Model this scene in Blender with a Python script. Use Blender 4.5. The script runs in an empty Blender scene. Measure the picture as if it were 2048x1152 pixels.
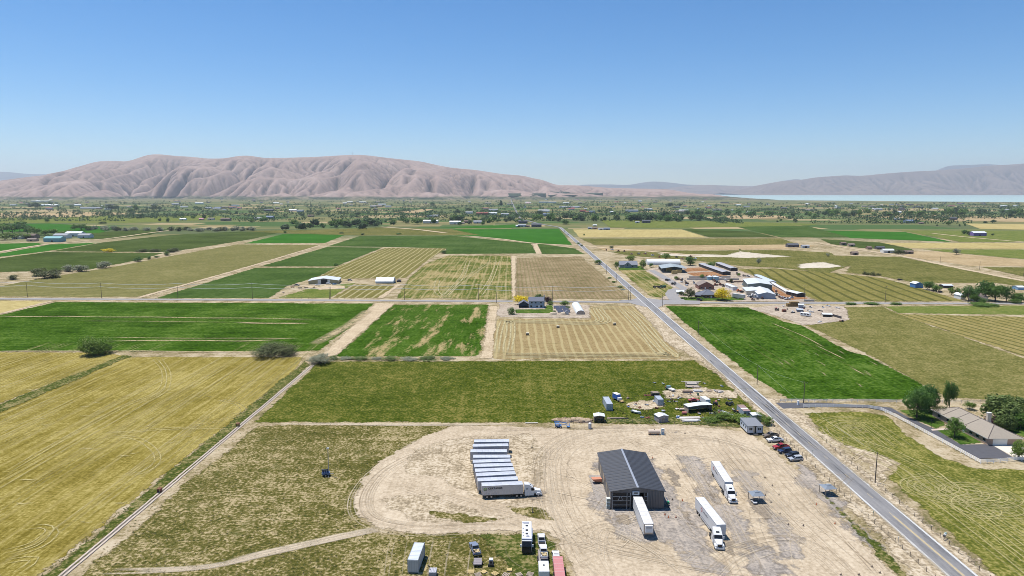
import bpy, bmesh, math, random
import numpy as np
from mathutils import Vector, Matrix

R = math.radians
C = bpy.context.scene.collection
SC = bpy.context.scene
# ------------------------------------------------------------------ camera
H = 90.0; F = 1365.0; CX, CY, HY = 1024.0, 576.0, 384.0     # metres, pixels of the 2048x1152 photograph
PITCH = math.atan((CY - HY) / F); CP, SP = math.cos(PITCH), math.sin(PITCH)
cam = bpy.data.objects.new('camera', bpy.data.cameras.new('camera')); C.objects.link(cam)
cam.data.sensor_width = 36; cam.data.lens = 36 * F / 2048
cam.data.clip_start = 1; cam.data.clip_end = 150000
cam.location = (0, 0, H); cam.rotation_euler = (math.pi / 2 - PITCH, 0, 0)
SC.camera = cam
# ------------------------------------------------------------------ sky, sun, exposure
SUNV = Vector((-0.28, 0.15, 1.0)).normalized()               # towards the sun
ELEV = math.asin(SUNV.z); AZ = math.atan2(SUNV.x, SUNV.y)
W = bpy.data.worlds.new('World'); SC.world = W; W.use_nodes = True
wn = W.node_tree.nodes; wl = W.node_tree.links
sky = wn.new('ShaderNodeTexSky'); sky.sky_type = 'NISHITA'; sky.sun_disc = False
sky.sun_elevation = ELEV; sky.sun_rotation = AZ
sky.altitude = 1400; sky.air_density = 1.0; sky.dust_density = 0.35; sky.ozone_density = 5.0
wn['Background'].inputs[1].default_value = 0.09
hs = wn.new('ShaderNodeHueSaturation'); hs.inputs['Saturation'].default_value = 1.28
wl.new(sky.outputs[0], hs.inputs['Color']); wl.new(hs.outputs[0], wn['Background'].inputs[0])
sun = bpy.data.objects.new('sun', bpy.data.lights.new('sun', 'SUN')); C.objects.link(sun)
sun.data.energy = 4.4; sun.data.angle = R(0.53); sun.data.color = (1.0, 0.955, 0.89)
sun.rotation_euler = SUNV.to_track_quat('Z', 'Y').to_euler(); sun.location = (0, 0, 400)
SC.view_settings.view_transform = 'Standard'; SC.view_settings.look = 'None'
SC.view_settings.exposure = 0.6; SC.view_settings.gamma = 1.0
try: SC.view_settings.use_curve_mapping = False
except Exception: pass
SC.cycles.max_bounces = 5; SC.cycles.diffuse_bounces = 2; SC.cycles.glossy_bounces = 2
SC.cycles.transparent_max_bounces = 40; SC.cycles.volume_bounces = 0
SC.cycles.use_denoising = True; SC.cycles.filter_width = 0.9

# ------------------------------------------------------------------ pixel of the photograph -> point in the place
def G(px, py, z=0.0):
    d = (py - CY) * CP + F * SP
    k = (H - z) / d
    return Vector(((px - CX) * k, (F * CP - (py - CY) * SP) * k, z))
def PXM(py):                      # pixels per metre for a thing standing on the ground at row py
    return ((py - CY) * CP + F * SP) / H
# ------------------------------------------------------------------ materials
class NT:
    def __init__(s, name):
        s.m = bpy.data.materials.new(name); s.m.use_nodes = True
        s.t = s.m.node_tree; s.t.nodes.clear()
        s.out = s.t.nodes.new('ShaderNodeOutputMaterial')
    def n(s, ty, ins=None, **kw):
        nd = s.t.nodes.new('ShaderNode' + ty)
        for k, v in kw.items(): setattr(nd, k, v)
        for k, v in (ins or {}).items():
            sk = nd.inputs[k]
            if isinstance(v, bpy.types.NodeSocket): s.t.links.new(v, sk)
            elif v is not None: sk.default_value = v
        return nd
    def mth(s, op, a, b=None, c=None, clamp=False):
        nd = s.n('Math', {0: a, 1: b, 2: c}, operation=op, use_clamp=clamp)
        return nd.outputs[0]
    def mix(s, f, a, b, bt='MIX'):
        nd = s.t.nodes.new('ShaderNodeMix'); nd.data_type = 'RGBA'; nd.blend_type = bt
        for i, v in ((0, f), (6, a), (7, b)):
            if isinstance(v, bpy.types.NodeSocket): s.t.links.new(v, nd.inputs[i])
            elif i == 0: nd.inputs[0].default_value = v
            else: nd.inputs[i].default_value = (v[0], v[1], v[2], 1)
        return nd.outputs[2]
    def ramp(s, f, stops, interp='LINEAR'):
        nd = s.n('ValToRGB', {0: f}); cr = nd.color_ramp; cr.interpolation = interp
        while len(cr.elements) < len(stops): cr.elements.new(0.5)
        for e, (p, c) in zip(cr.elements, stops): e.position = p; e.color = (c[0], c[1], c[2], 1)
        return nd.outputs[0]
    def noise(s, vec, scale, detail=3, rough=0.55, dist=0.0):
        return s.n('TexNoise', {'Vector': vec, 'Scale': scale, 'Detail': detail, 'Roughness': rough, 'Distortion': dist}).outputs[0]
    def obj(s): return s.n('TexCoord').outputs['Object']
    def map(s, vec, rot=0, sc=(1, 1, 1)):
        a = s.n('Mapping', {'Vector': vec, 'Rotation': (0, 0, rot)}).outputs[0]
        return s.n('Mapping', {'Vector': a, 'Scale': sc}).outputs[0]
    def bsdf(s, col, rough=0.8, metal=0.0, **kw):
        b = s.n('BsdfPrincipled', {'Base Color': (col[0], col[1], col[2], 1) if isinstance(col, tuple) else col, 'Roughness': rough, 'Metallic': metal})
        for k, v in kw.items():
            if k in b.inputs: b.inputs[k].default_value = v
        return b
    def bump(s, b, hgt, strength=0.3, dist=0.1):
        bp = s.n('Bump', {'Height': hgt, 'Strength': strength, 'Distance': dist})
        s.t.links.new(bp.outputs[0], b.inputs['Normal'])
    def done(s, sh):
        s.t.links.new(sh.outputs[0], s.out.inputs[0]); return s.m
MATS = {}
def M(name, col, rough=0.55, metal=0.0, var=0.12, scale=1.5, spec=0.4, stretch=None, alpha=None):
    """paint, metal, wood ...: a base colour with uneven wear"""
    if name in MATS: return MATS[name]
    t = NT(name); v = t.obj()
    if stretch: v = t.map(v, 0, stretch)
    n1 = t.noise(v, scale, 4, 0.6); n2 = t.noise(v, scale * 7, 2)
    f = t.mth('MULTIPLY_ADD', t.mth('SUBTRACT', n1, 0.5), 2.2, t.mth('MULTIPLY', t.mth('SUBTRACT', n2, 0.5), 0.9))
    f = t.mth('MULTIPLY_ADD', f, var, 1.0)
    rnd = t.n('ObjectInfo').outputs['Random']
    f = t.mth('MULTIPLY', f, t.mth('MULTIPLY_ADD', rnd, var * 0.5, 1 - var * 0.25))
    nd = t.n('VectorMath', {0: (col[0], col[1], col[2]), 3: f}, operation='SCALE')
    b = t.bsdf(nd.outputs[0], rough, metal)
    b.inputs['Specular IOR Level'].default_value = spec
    MATS[name] = t.done(b); return MATS[name]
def MG(name='dark_glass', col=(0.012, 0.015, 0.02)):
    if name in MATS: return MATS[name]
    t = NT(name); n = t.noise(t.obj(), 0.8, 2)
    b = t.bsdf(t.mix(n, tuple(c * 0.7 for c in col), tuple(c * 1.5 for c in col)), 0.12)
    b.inputs['Specular IOR Level'].default_value = .22
    MATS[name] = t.done(b); return MATS[name]
def ribbed(name, col, pitch=0.3, axis=0, rough=0.45, metal=0.0, var=0.1, depth=0.5):
    """corrugated or standing-seam sheet: fine relief as bump"""
    if name in MATS: return MATS[name]
    t = NT(name); v = t.obj(); sx = t.n('SeparateXYZ', {0: v})
    n1 = t.noise(v, 0.5, 4); n2 = t.noise(v, 6.0, 3)
    w = t.mth('SINE', t.mth('MULTIPLY', sx.outputs[axis], 2 * math.pi / pitch))
    f = t.mth('MULTIPLY_ADD', t.mth('SUBTRACT', n1, 0.5), var * 2.4, 1.0)
    f = t.mth('ADD', f, t.mth('MULTIPLY', t.mth('SUBTRACT', n2, 0.5), var))
    nd = t.n('VectorMath', {0: col, 3: f}, operation='SCALE')
    b = t.bsdf(nd.outputs[0], rough, metal)
    t.bump(b, w, depth, 0.04)
    MATS[name] = t.done(b); return MATS[name]

def field_mat(name, cols, ang=0.0, big=45., bigk=.5, fine=1.2, finek=.5, streak=None, streakk=.4, row=None, rowk=0., rowcol=None,
              roww=.3, rowvar=.5, edge=1.0, rough=.95, patch=None, patchc=None, patchs=30., patcht=.58, soft=True, bump=.25):
    """crop, grass, soil: three colours ramped by large patches, fine clumps, streaks along the rows, windrows"""
    t = NT(name); v = t.obj()
    vr = t.map(v, ang)
    c = lambda n, k: t.mth('MULTIPLY', t.mth('SUBTRACT', n, 0.5), k)
    nb = t.noise(v, 1 / big, 4, 0.6); nf = t.noise(v, .75 / fine, 3, 0.6)
    nm = t.noise(v, 1 / (fine * 6), 3, 0.6)
    finek *= 1.7; fine = fine
    f = t.mth('ADD', c(nb, bigk * 3), c(nf, finek * 3))
    f = t.mth('ADD', f, c(nm, finek * 1.6))
    if streak:
        ns = t.noise(t.map(v, ang, (1 / streak, 1 / (streak * 28), 1)), 1.0, 4, 0.7)
        f = t.mth('ADD', f, c(ns, streakk * 3))
    f = t.mth('ADD', f, 0.5, clamp=True)
    col = t.ramp(f, [(0.08, cols[0]), (0.5, cols[1]), (0.92, cols[2])])
    if patch:
        np_ = t.noise(t.map(v, ang, (1 / patchs, 1 / (patchs * patch), 1)), 1.0, 6, 0.7)
        pf = t.mth('MULTIPLY', t.mth('SUBTRACT', t.mth('ADD', np_, c(nf, .25)), patcht), 9.0, clamp=True)
        col = t.mix(pf, col, patchc)
    if row:
        wob = t.mth('MULTIPLY', t.noise(t.map(v, ang, (1 / 30., 1 / 70., 1)), 1.0, 2), row * rowvar * 1.5)
        sx = t.n('SeparateXYZ', {0: vr}).outputs[0]
        ph = t.mth('FRACT', t.mth('DIVIDE', t.mth('ADD', sx, wob), row))
        dist = t.mth('ABSOLUTE', t.mth('SUBTRACT', ph, 0.5))
        nn = t.noise(v, 1 / (fine * .9), 3, .7)
        rk = t.mth('SUBTRACT', roww * .5, t.mth('ADD', dist, c(nn, .22)))
        rk = t.mth('MULTIPLY', rk, 14.0, clamp=True)
        col = t.mix(t.mth('MULTIPLY', rk, rowk), col, rowcol)
    b = t.bsdf(col, rough); b.inputs['Specular IOR Level'].default_value = 0.0
    if bump: t.bump(b, t.mth('ADD', nf, t.mth('MULTIPLY', nm, .6)), bump, fine * .5)
    if not soft: return t.done(b)
    sd = t.n('Attribute', attribute_name='sd').outputs['Fac']
    edge *= 1.35; ne = t.noise(v, 1 / max(edge * 1.6, .35), 5, .7)
    a = t.mth('ADD', t.mth('DIVIDE', sd, max(edge, .05)), t.mth('MULTIPLY', t.mth('SUBTRACT', ne, .5), 3.2))
    a = t.mth('ADD', a, t.mth('MULTIPLY', t.mth('SUBTRACT', t.noise(v, 1 / max(edge * 11, 2.), 3, .6), .5), 3.0))      # ragged margins
    a = t.mth('MULTIPLY', a, 3.0, clamp=True)
    tr = t.n('BsdfTransparent')
    mx = t.n('MixShader', {0: a, 1: tr.outputs[0], 2: b.outputs[0]})
    return t.done(mx)
def track_mat(name, col, col2, cover=.5, fine=.8):
    t = NT(name); v = t.obj()
    e = t.n('Attribute', attribute_name='edge').outputs['Fac']
    k = t.n('Attribute', attribute_name='k').outputs['Fac']
    n = t.noise(v, 1 / fine, 4, .7); n2 = t.noise(v, 1 / (fine * 9), 3, .6)
    a = t.mth('ADD', t.mth('MULTIPLY', t.mth('SUBTRACT', n, .5), 2.0), t.mth('MULTIPLY', t.mth('SUBTRACT', n2, .5), 2.2))
    a = t.mth('ADD', a, cover + .2, clamp=True)
    a = t.mth('MULTIPLY', a, t.mth('MULTIPLY', t.mth('POWER', e, .6), k), clamp=True)
    b = t.bsdf(t.mix(n, col, col2), .95); b.inputs['Specular IOR Level'].default_value = .0
    tr = t.n('BsdfTransparent')
    return t.done(t.n('MixShader', {0: a, 1: tr.outputs[0], 2: b.outputs[0]}))
# ------------------------------------------------------------------ object helpers
def tag(o, label=None, cat=None, group=None, kind=None):
    if label: o['label'] = label
    if cat: o['category'] = cat
    if group: o['group'] = group
    if kind: o['kind'] = kind
    return o
def thing(name, label, cat, loc=(0, 0, 0), rz=0., group=None):
    o = bpy.data.objects.new(name, None); C.objects.link(o)
    o.empty_display_size = .3; o.location = loc; o.rotation_euler = (0, 0, rz)
    return tag(o, label, cat, group)
def dup(root, loc=None, rz=None, label=None, group=None, sc=None, mats=None):
    def cp(o, par):
        c = o.copy(); C.objects.link(c); c.parent = par
        for ch in o.children: cp(ch, c)
        return c
    r = cp(root, None)
    if loc is not None: r.location = loc
    if rz is not None: r.rotation_euler = (0, 0, rz)
    if sc is not None: r.scale = sc
    if label: r['label'] = label
    if group: r['group'] = group
    return r
class MB:
    def __init__(s): s.v = []; s.f = []; s.mi = []; s.sm = []
    def add(s, vs, fs, m=0, sm=False):
        o = len(s.v); s.v += [tuple(q) for q in vs]
        for f in fs: s.f.append([i + o for i in f]); s.mi.append(m); s.sm.append(sm)
        return s
    def box(s, x0, x1, y0, y1, z0, z1, m=0):
        return s.add([(x0, y0, z0), (x1, y0, z0), (x1, y1, z0), (x0, y1, z0), (x0, y0, z1), (x1, y0, z1), (x1, y1, z1), (x0, y1, z1)],
                     [(0, 3, 2, 1), (4, 5, 6, 7), (0, 1, 5, 4), (1, 2, 6, 5), (2, 3, 7, 6), (3, 0, 4, 7)], m)
    def hexa(s, b, t, m=0):       # 4 bottom + 4 top points
        return s.add(list(b) + list(t), [(0, 3, 2, 1), (4, 5, 6, 7), (0, 1, 5, 4), (1, 2, 6, 5), (2, 3, 7, 6), (3, 0, 4, 7)], m)
    def rbox(s, c, size, rz=0, rx=0, ry=0, m=0):
        mt = Matrix.Translation(c) @ Matrix.Rotation(rz, 4, 'Z') @ Matrix.Rotation(ry, 4, 'Y') @ Matrix.Rotation(rx, 4, 'X')
        x, y, z = (q / 2 for q in size)
        vs = [mt @ Vector(p) for p in [(-x, -y, -z), (x, -y, -z), (x, y, -z), (-x, y, -z), (-x, -y, z), (x, -y, z), (x, y, z), (-x, y, z)]]
        return s.hexa(vs[:4], vs[4:], m)
    def prism(s, prof, y0, y1, m=0, tap=None):
        """side profile (x,z) counter-clockwise seen from -y, extruded over y; tap(z)->inset of the half width"""
        n = len(prof); a = []; b = []
        for x, z in prof:
            i = tap(x, z) if tap else 0
            a.append((x, y0 + i, z)); b.append((x, y1 - i, z))
        fs = [tuple(range(n)), tuple(range(2 * n - 1, n - 1, -1))]
        for i in range(n):
            j = (i + 1) % n; fs.append((j, i, n + i, n + j))
        return s.add(a + b, fs, m)
    def prismz(s, poly, z0, z1, m=0):
        n = len(poly)
        vs = [(p[0], p[1], z0) for p in poly] + [(p[0], p[1], z1) for p in poly]
        fs = [tuple(range(n - 1, -1, -1)), tuple(range(n, 2 * n))]
        for i in range(n): j = (i + 1) % n; fs.append((i, j, n + j, n + i))
        return s.add(vs, fs, m)
    def tube(s, p0, p1, r, r1=None, n=8, m=0, cap=True):
        p0, p1 = Vector(p0), Vector(p1); d = (p1 - p0).normalized()
        u = d.orthogonal().normalized(); w = d.cross(u); r1 = r if r1 is None else r1
        vs = []
        for p, q in ((p0, r), (p1, r1)):
            for i in range(n):
                a = 2 * math.pi * i / n; vs.append(p + u * math.cos(a) * q + w * math.sin(a) * q)
        fs = [(i, (i + 1) % n, n + (i + 1) % n, n + i) for i in range(n)]
        if cap: fs += [tuple(range(n - 1, -1, -1)), tuple(range(n, 2 * n))]
        return s.add(vs, fs, m)
    def path(s, pts, r, n=6, m=0):
        for a, b in zip(pts[:-1], pts[1:]): s.tube(a, b, r, n=n, m=m)
        return s
    def quad(s, a, b, c, d, m=0): return s.add([a, b, c, d], [(0, 1, 2, 3)], m)
    def dome(s, c, rx, ry, rz, m=0, nu=12, nv=5, full=False, jit=0, rnd=None):
        vs = []; fs = []; lo = -math.pi / 2 if full else 0
        for j in range(nv + 1):
            b = lo + (math.pi / 2 - lo) * j / nv
            for i in range(nu):
                a = 2 * math.pi * i / nu; k = 1 + (rnd.uniform(-jit, jit) if rnd else 0)
                vs.append((c[0] + rx * k * math.cos(b) * math.cos(a), c[1] + ry * k * math.cos(b) * math.sin(a), c[2] + rz * k * math.sin(b)))
        for j in range(nv):
            for i in range(nu): fs.append((j * nu + i, j * nu + (i + 1) % nu, (j + 1) * nu + (i + 1) % nu, (j + 1) * nu + i))
        return s.add(vs, fs, m, True)
    def build(s, name, mats, parent=None, loc=None, rz=None, bevel=0):
        me = bpy.data.meshes.new(name); me.from_pydata(s.v, [], s.f)
        for q in (mats if isinstance(mats, (list, tuple)) else [mats]): me.materials.append(q)
        me.polygons.foreach_set('material_index', s.mi); me.polygons.foreach_set('use_smooth', s.sm)
        me.update()
        if bevel:
            bm = bmesh.new(); bm.from_mesh(me); bmesh.ops.recalc_face_normals(bm, faces=bm.faces)
            es = [e for e in bm.edges if len(e.link_faces) == 2 and e.calc_face_angle(0) > .5]
            bmesh.ops.bevel(bm, geom=es, offset=bevel, segments=1, affect='EDGES', clamp_overlap=True)
            bm.to_mesh(me); bm.free()
        o = bpy.data.objects.new(name, me); C.objects.link(o); o.parent = parent
        if loc is not None: o.location = loc
        if rz is not None: o.rotation_euler = (0, 0, rz)
        return o
def raw_mesh(name, V, Fq, mats, attrs=None, smooth=False):
    """numpy verts (n,3) and faces (m,3|4)"""
    V = np.asarray(V, dtype=np.float32); Fq = np.asarray(Fq, dtype=np.int32)
    me = bpy.data.meshes.new(name); k = Fq.shape[1]
    me.vertices.add(len(V)); me.vertices.foreach_set('co', V.ravel())
    me.loops.add(Fq.size); me.loops.foreach_set('vertex_index', Fq.ravel())
    me.polygons.add(len(Fq)); me.polygons.foreach_set('loop_start', np.arange(len(Fq), dtype=np.int32) * k)
    me.polygons.foreach_set('loop_total', np.full(len(Fq), k, dtype=np.int32))
    if smooth: me.polygons.foreach_set('use_smooth', np.ones(len(Fq), dtype=bool))
    for a, vals in (attrs or {}).items():
        at = me.attributes.new(a, 'FLOAT', 'POINT'); at.data.foreach_set('value', np.asarray(vals, dtype=np.float32))
    for q in (mats if isinstance(mats, (list, tuple)) else [mats]): me.materials.append(q)
    me.update(calc_edges=True); me.validate()
    return me
def raw_obj(name, V, Fq, mats, attrs=None, smooth=False, parent=None):
    o = bpy.data.objects.new(name, raw_mesh(name, V, Fq, mats, attrs, smooth)); C.objects.link(o); o.parent = parent
    return o
def poly_sd(P, poly):
    """signed distance, positive inside; P (n,2)"""
    poly = np.asarray(poly); n = len(poly); d = np.full(len(P), 1e9); ins = np.zeros(len(P), bool)
    for i in range(n):
        a = poly[i]; b = poly[(i + 1) % n]; e = b - a; w = P - a
        t = np.clip((w @ e) / max(e @ e, 1e-9), 0, 1)
        d = np.minimum(d, np.hypot(*(w - t[:, None] * e).T))
        c = ((a[1] <= P[:, 1]) & (b[1] > P[:, 1])) | ((b[1] <= P[:, 1]) & (a[1] > P[:, 1]))
        if abs(e[1]) > 1e-9: ins ^= c & (P[:, 0] < a[0] + (P[:, 1] - a[1]) / e[1] * e[0])
    return np.where(ins, d, -d)
ZC = 0.0
def sheet(name, pts, mat, z, edge=1.0, px=True, res=None, kind='structure', parent=None, label=None):
    """one field / patch of ground: a fine grid clipped to its outline with the distance to the outline on it"""
    global ZC; ZC += .0008
    poly = np.array([(G(*p).x, G(*p).y) if px else p for p in pts], dtype=float)
    z += ZC * max(1.0, poly[:, 1].mean() / 250.)      # each sheet a little above the one before, more so far away
    lo = poly.min(0) - edge * 2.4; hi = poly.max(0) + edge * 2.4; sz = hi - lo
    r = res or max(.5, math.sqrt(sz[0] * sz[1]) / 110)
    r = max(r, math.sqrt(sz[0] * sz[1]) / 300)
    nx, ny = int(sz[0] / r) + 2, int(sz[1] / r) + 2
    X, Y = np.meshgrid(lo[0] + np.arange(nx) * r, lo[1] + np.arange(ny) * r)
    P = np.stack([X.ravel(), Y.ravel()], 1); sd = poly_sd(P, poly)
    i = np.arange((ny - 1) * nx).reshape(ny - 1, nx)[:, :-1].ravel()
    q = np.stack([i, i + 1, i + nx + 1, i + nx], 1)
    q = q[(sd[q].max(1) > -edge * 2.2)]
    use = np.unique(q); rm = np.full(len(P), -1); rm[use] = np.arange(len(use))
    V = np.concatenate([P[use], np.full((len(use), 1), z)], 1)
    o = raw_obj(name, V, rm[q], mat, {'sd': sd[use]}, parent=parent)
    o['kind'] = kind
    if label: o['label'] = label
    return o
def spline(pts, step):
    """Catmull-Rom through world points (n,2), resampled"""
    P = np.array(pts, dtype=float)
    P = np.concatenate([[2 * P[0] - P[1]], P, [2 * P[-1] - P[-2]]]); out = []
    for i in range(1, len(P) - 2):
        n = max(2, int(np.hypot(*(P[i + 1] - P[i])) / step)); t = np.linspace(0, 1, n, endpoint=False)[:, None]
        a, b, c, d = P[i - 1], P[i], P[i + 1], P[i + 2]
        out.append(.5 * ((2 * b) + (-a + c) * t + (2 * a - 5 * b + 4 * c - d) * t ** 2 + (-a + 3 * b - 3 * c + d) * t ** 3))
    out.append(P[-2:-1]); return np.concatenate(out)
class Ribbons:
    def __init__(s, z): s.V = []; s.F = []; s.e = []; s.k = []; s.z = z; s.n = 0
    def add(s, pts, w, k=1.0, px=True, step=3.0, off=0.0, wob=0.0, rnd=None, t0=0., t1=1.):
        W_ = [(G(*p).x, G(*p).y) if px else p for p in pts]
        L = spline(W_, step); n = len(L)
        L = L[int(t0 * n):max(int(t1 * n), int(t0 * n) + 3)]
        if len(L) < 2: return
        T = np.gradient(L, axis=0); T /= np.maximum(np.hypot(*T.T)[:, None], 1e-6); Nn = np.stack([-T[:, 1], T[:, 0]], 1)
        o = off
        if wob and rnd:
            ph = rnd.uniform(0, 6.3); fr = rnd.uniform(.04, .1)
            o = off + wob * np.sin(np.arange(len(L)) * fr * step + ph)[:, None]
        L = L + Nn * o; b = len(s.V); s.z += .0006; s.n += 1
        for c, e in ((-.5, 0), (0, 1), (.5, 0)):
            for p in L + Nn * (c * w): s.V.append((p[0], p[1], s.z)); s.e.append(e)
        m = len(L); fade = np.minimum(1, np.minimum(np.arange(m), np.arange(m)[::-1]) / max(2, m * .08))
        s.k += list(np.tile(k * fade, 3))
        for j in range(2):
            for i in range(m - 1): s.F.append((b + j * m + i, b + j * m + i + 1, b + (j + 1) * m + i + 1, b + (j + 1) * m + i))
    def build(s, name, mat, label=None):
        o = raw_obj(name, s.V, s.F, mat, {'edge': s.e, 'k': s.k}); o['kind'] = 'structure'
        if label: o['label'] = label
        return o
def ordn(n):
    if n < 20: return ORD[n]
    t_ = ['twenti', 'thirti', 'forti', 'fifti', 'sixti', 'seventi', 'eighti', 'nineti'][(n + 1) // 10 - 2]; u = (n + 1) % 10
    return t_ + 'eth' if u == 0 else t_[:-1] + 'y-' + ORD[u - 1]
ORD = 'first second third fourth fifth sixth seventh eighth ninth tenth eleventh twelfth thirteenth fourteenth fifteenth sixteenth seventeenth eighteenth nineteenth twentieth'.split()
# ================================================================== the land
rnd = random.Random(7)
def vnoise(X, Y, seed):
    """smooth value noise on numpy arrays"""
    rs = np.random.RandomState(seed); T = rs.rand(256, 256)
    xi = np.floor(X).astype(int); yi = np.floor(Y).astype(int); fx = X - xi; fy = Y - yi
    fx = fx * fx * (3 - 2 * fx); fy = fy * fy * (3 - 2 * fy)
    a = T[xi % 256, yi % 256]; b = T[(xi + 1) % 256, yi % 256]; c = T[xi % 256, (yi + 1) % 256]; d = T[(xi + 1) % 256, (yi + 1) % 256]
    return (a * (1 - fx) + b * fx) * (1 - fy) + (c * (1 - fx) + d * fx) * fy
# ---- ground sheet to the horizon: dry grass near by, a patchwork of far fields
t = NT('ground_dry_grass'); v = t.obj()
nf = t.noise(v, .9, 4, .7); nm = t.noise(v, .12, 4, .6); nb = t.noise(v, .02, 3)
f = t.mth('ADD', t.mth('MULTIPLY', t.mth('SUBTRACT', nf, .5), 1.5), t.mth('MULTIPLY', t.mth('SUBTRACT', nm, .5), 1.6))
f = t.mth('ADD', t.mth('ADD', f, t.mth('SUBTRACT', nb, .5)), .5, clamp=True)
near = t.ramp(f, [(.05, (.10, .095, .035)), (.38, (.225, .18, .10)), (.6, (.33, .27, .175)), (.95, (.41, .35, .25))])
sx = t.n('SeparateXYZ', {0: v}); X_, Y_ = sx.outputs[0], sx.outputs[1]
def cells(cw, ch, sd):
    r_ = t.mth('FLOOR', t.mth('DIVIDE', Y_, ch))
    off = t.n('TexWhiteNoise', {'W': t.mth('ADD', r_, sd)}, noise_dimensions='1D').outputs[0]
    c_ = t.mth('FLOOR', t.mth('ADD', t.mth('DIVIDE', X_, cw), t.mth('MULTIPLY', off, 7.0)))
    return t.n('TexWhiteNoise', {'Vector': t.n('CombineXYZ', {0: c_, 1: r_, 2: sd}).outputs[0]}, noise_dimensions='3D').outputs[0]
pal = [(.0, (.05, .085, .03)), (.14, (.085, .10, .04)), (.28, (.035, .075, .022)), (.42, (.12, .115, .05)), (.56, (.06, .08, .035)),
       (.68, (.25, .195, .11)), (.76, (.09, .105, .04)), (.88, (.16, .135, .065)), (.95, (.045, .075, .03))]
farc = t.ramp(cells(330., 210., 3.0), pal, 'CONSTANT')
far2 = t.ramp(cells(140., 95., 9.0), pal, 'CONSTANT')
farc = t.mix(t.mth('GREATER_THAN', cells(700., 420., 5.0), .55), farc, far2)
farc = t.mix(t.mth('MULTIPLY', nm, .35), farc, (.09, .085, .045))
far3 = t.mix(t.noise(v, .004, 3), (.07, .075, .04), (.17, .145, .08))
farc = t.mix(t.mth('MULTIPLY', t.mth('SUBTRACT', Y_, 4500.), 1 / 5000., clamp=True), farc, far3)
farc = t.n('VectorMath', {0: farc, 3: 1.3}, operation='SCALE').outputs[0]
col = t.mix(t.mth('MULTIPLY', t.mth('SUBTRACT', t.mth('ADD', Y_, t.mth('MULTIPLY', t.mth('ABSOLUTE', X_), .15)), 1300.), 1 / 250., clamp=True), near, farc)
b = t.bsdf(col, .95); b.inputs['Specular IOR Level'].default_value = .0
t.bump(b, nf, .25, .4)
ground_m = t.done(b)
gx = np.concatenate([[-58000, -30000, -12000], np.linspace(-6000, 6000, 25), [12000, 30000, 58000]])
gy = np.concatenate([[-300], np.linspace(0, 9000, 31), [14000, 25000, 35500]])
GX, GY = np.meshgrid(gx, gy); nx = len(gx); i = np.arange((len(gy) - 1) * nx).reshape(len(gy) - 1, nx)[:, :-1].ravel()
o = raw_obj('ground', np.stack([GX.ravel(), GY.ravel(), 0 * GX.ravel()], 1), np.stack([i, i + 1, i + nx + 1, i + nx], 1), ground_m)
tag(o, 'dry straw-coloured ground between the fields', None, kind='structure')

# ---- field materials (base colours of the crops themselves)
ALF = ((.013, .034, .002), (.034, .077, .006), (.085, .135, .024))
BLU = ((.026, .052, .011), (.047, .082, .018), (.075, .11, .034))
DKG = ((.028, .043, .010), (.048, .070, .017), (.072, .096, .03))
OLV = ((.065, .072, .018), (.105, .105, .03), (.17, .15, .055))
TANG = ((.10, .10, .032), (.145, .135, .05), (.20, .18, .075))
GLD = ((.115, .092, .016), (.192, .155, .036), (.31, .258, .09))
WHT = ((.26, .21, .085), (.33, .27, .115), (.40, .33, .15))
TAN = ((.23, .17, .09), (.31, .235, .13), (.40, .31, .19))
BRN = ((.11, .09, .04), (.20, .15, .085), (.28, .22, .13))
fm = field_mat
m_gold = fm('mown_golden_stubble', GLD, big=38, bigk=.42, fine=.7, finek=.34, streak=1.3, streakk=.55, row=9.5, rowk=.3, rowcol=(.31, .255, .105), roww=.2, rowvar=.6, edge=1.2)
m_weed = fm('weedy_dry_grass', ((.05, .054, .012), (.11, .097, .028), (.32, .26, .145)), big=30, bigk=.4, fine=.7, finek=.5, edge=1.6, patch=1.2, patchc=(.065, .072, .018), patchs=14, patcht=.60, bump=.5)
m_past = fm('green_pasture', ((.026, .042, .005), (.06, .077, .01), (.165, .145, .04)), big=40, bigk=.25, fine=.8, finek=.42, edge=1.2, streak=2.5, streakk=.14, patch=1.5, patchc=(.17, .145, .055), patchs=14, patcht=.66, bump=.4)
m_lawnf = fm('mown_pasture', ((.055, .07, .013), (.105, .11, .02), (.25, .22, .075)), big=24, bigk=.35, fine=.7, finek=.45, edge=1.4, streak=1.5, streakk=.3, patch=2, patchc=(.27, .22, .10), patchs=12, patcht=.68, bump=.4)
m_alf = fm('alfalfa', ALF, big=45, bigk=.45, fine=1.5, finek=.35, streak=2.2, streakk=.25, edge=1.2, patch=7, patchc=(.19, .17, .065), patchs=3.2, patcht=.82)
m_alfp = fm('alfalfa_patchy', ALF, ang=.03, big=40, bigk=.3, fine=1.2, finek=.3, streak=2.0, streakk=.2, edge=1.4, patch=6, patchc=(.29, .225, .11), patchs=10, patcht=.53)
m_alfl = fm('alfalfa_strips', ALF, ang=R(90), big=40, bigk=.45, fine=1.4, finek=.3, streak=2.5, streakk=.3, edge=1.5, patch=9, patchc=(.30, .245, .12), patchs=6, patcht=.79)
m_swath = fm('cut_hay_swaths', ((.17, .125, .055), (.235, .175, .085), (.30, .235, .12)), big=30, bigk=.3, fine=.9, finek=.35, edge=1.0, row=5.0, rowk=.55, rowcol=(.36, .305, .16), roww=.38, rowvar=.55)
m_blue = fm('grain_field_blue_green', BLU, big=90, bigk=.5, fine=3, finek=.25, streak=4, streakk=.2, edge=1.5)
m_dkg = fm('grain_field_dark_green', DKG, ang=R(80), big=80, bigk=.5, fine=3, finek=.25, streak=6, streakk=.25, edge=2)
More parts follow.
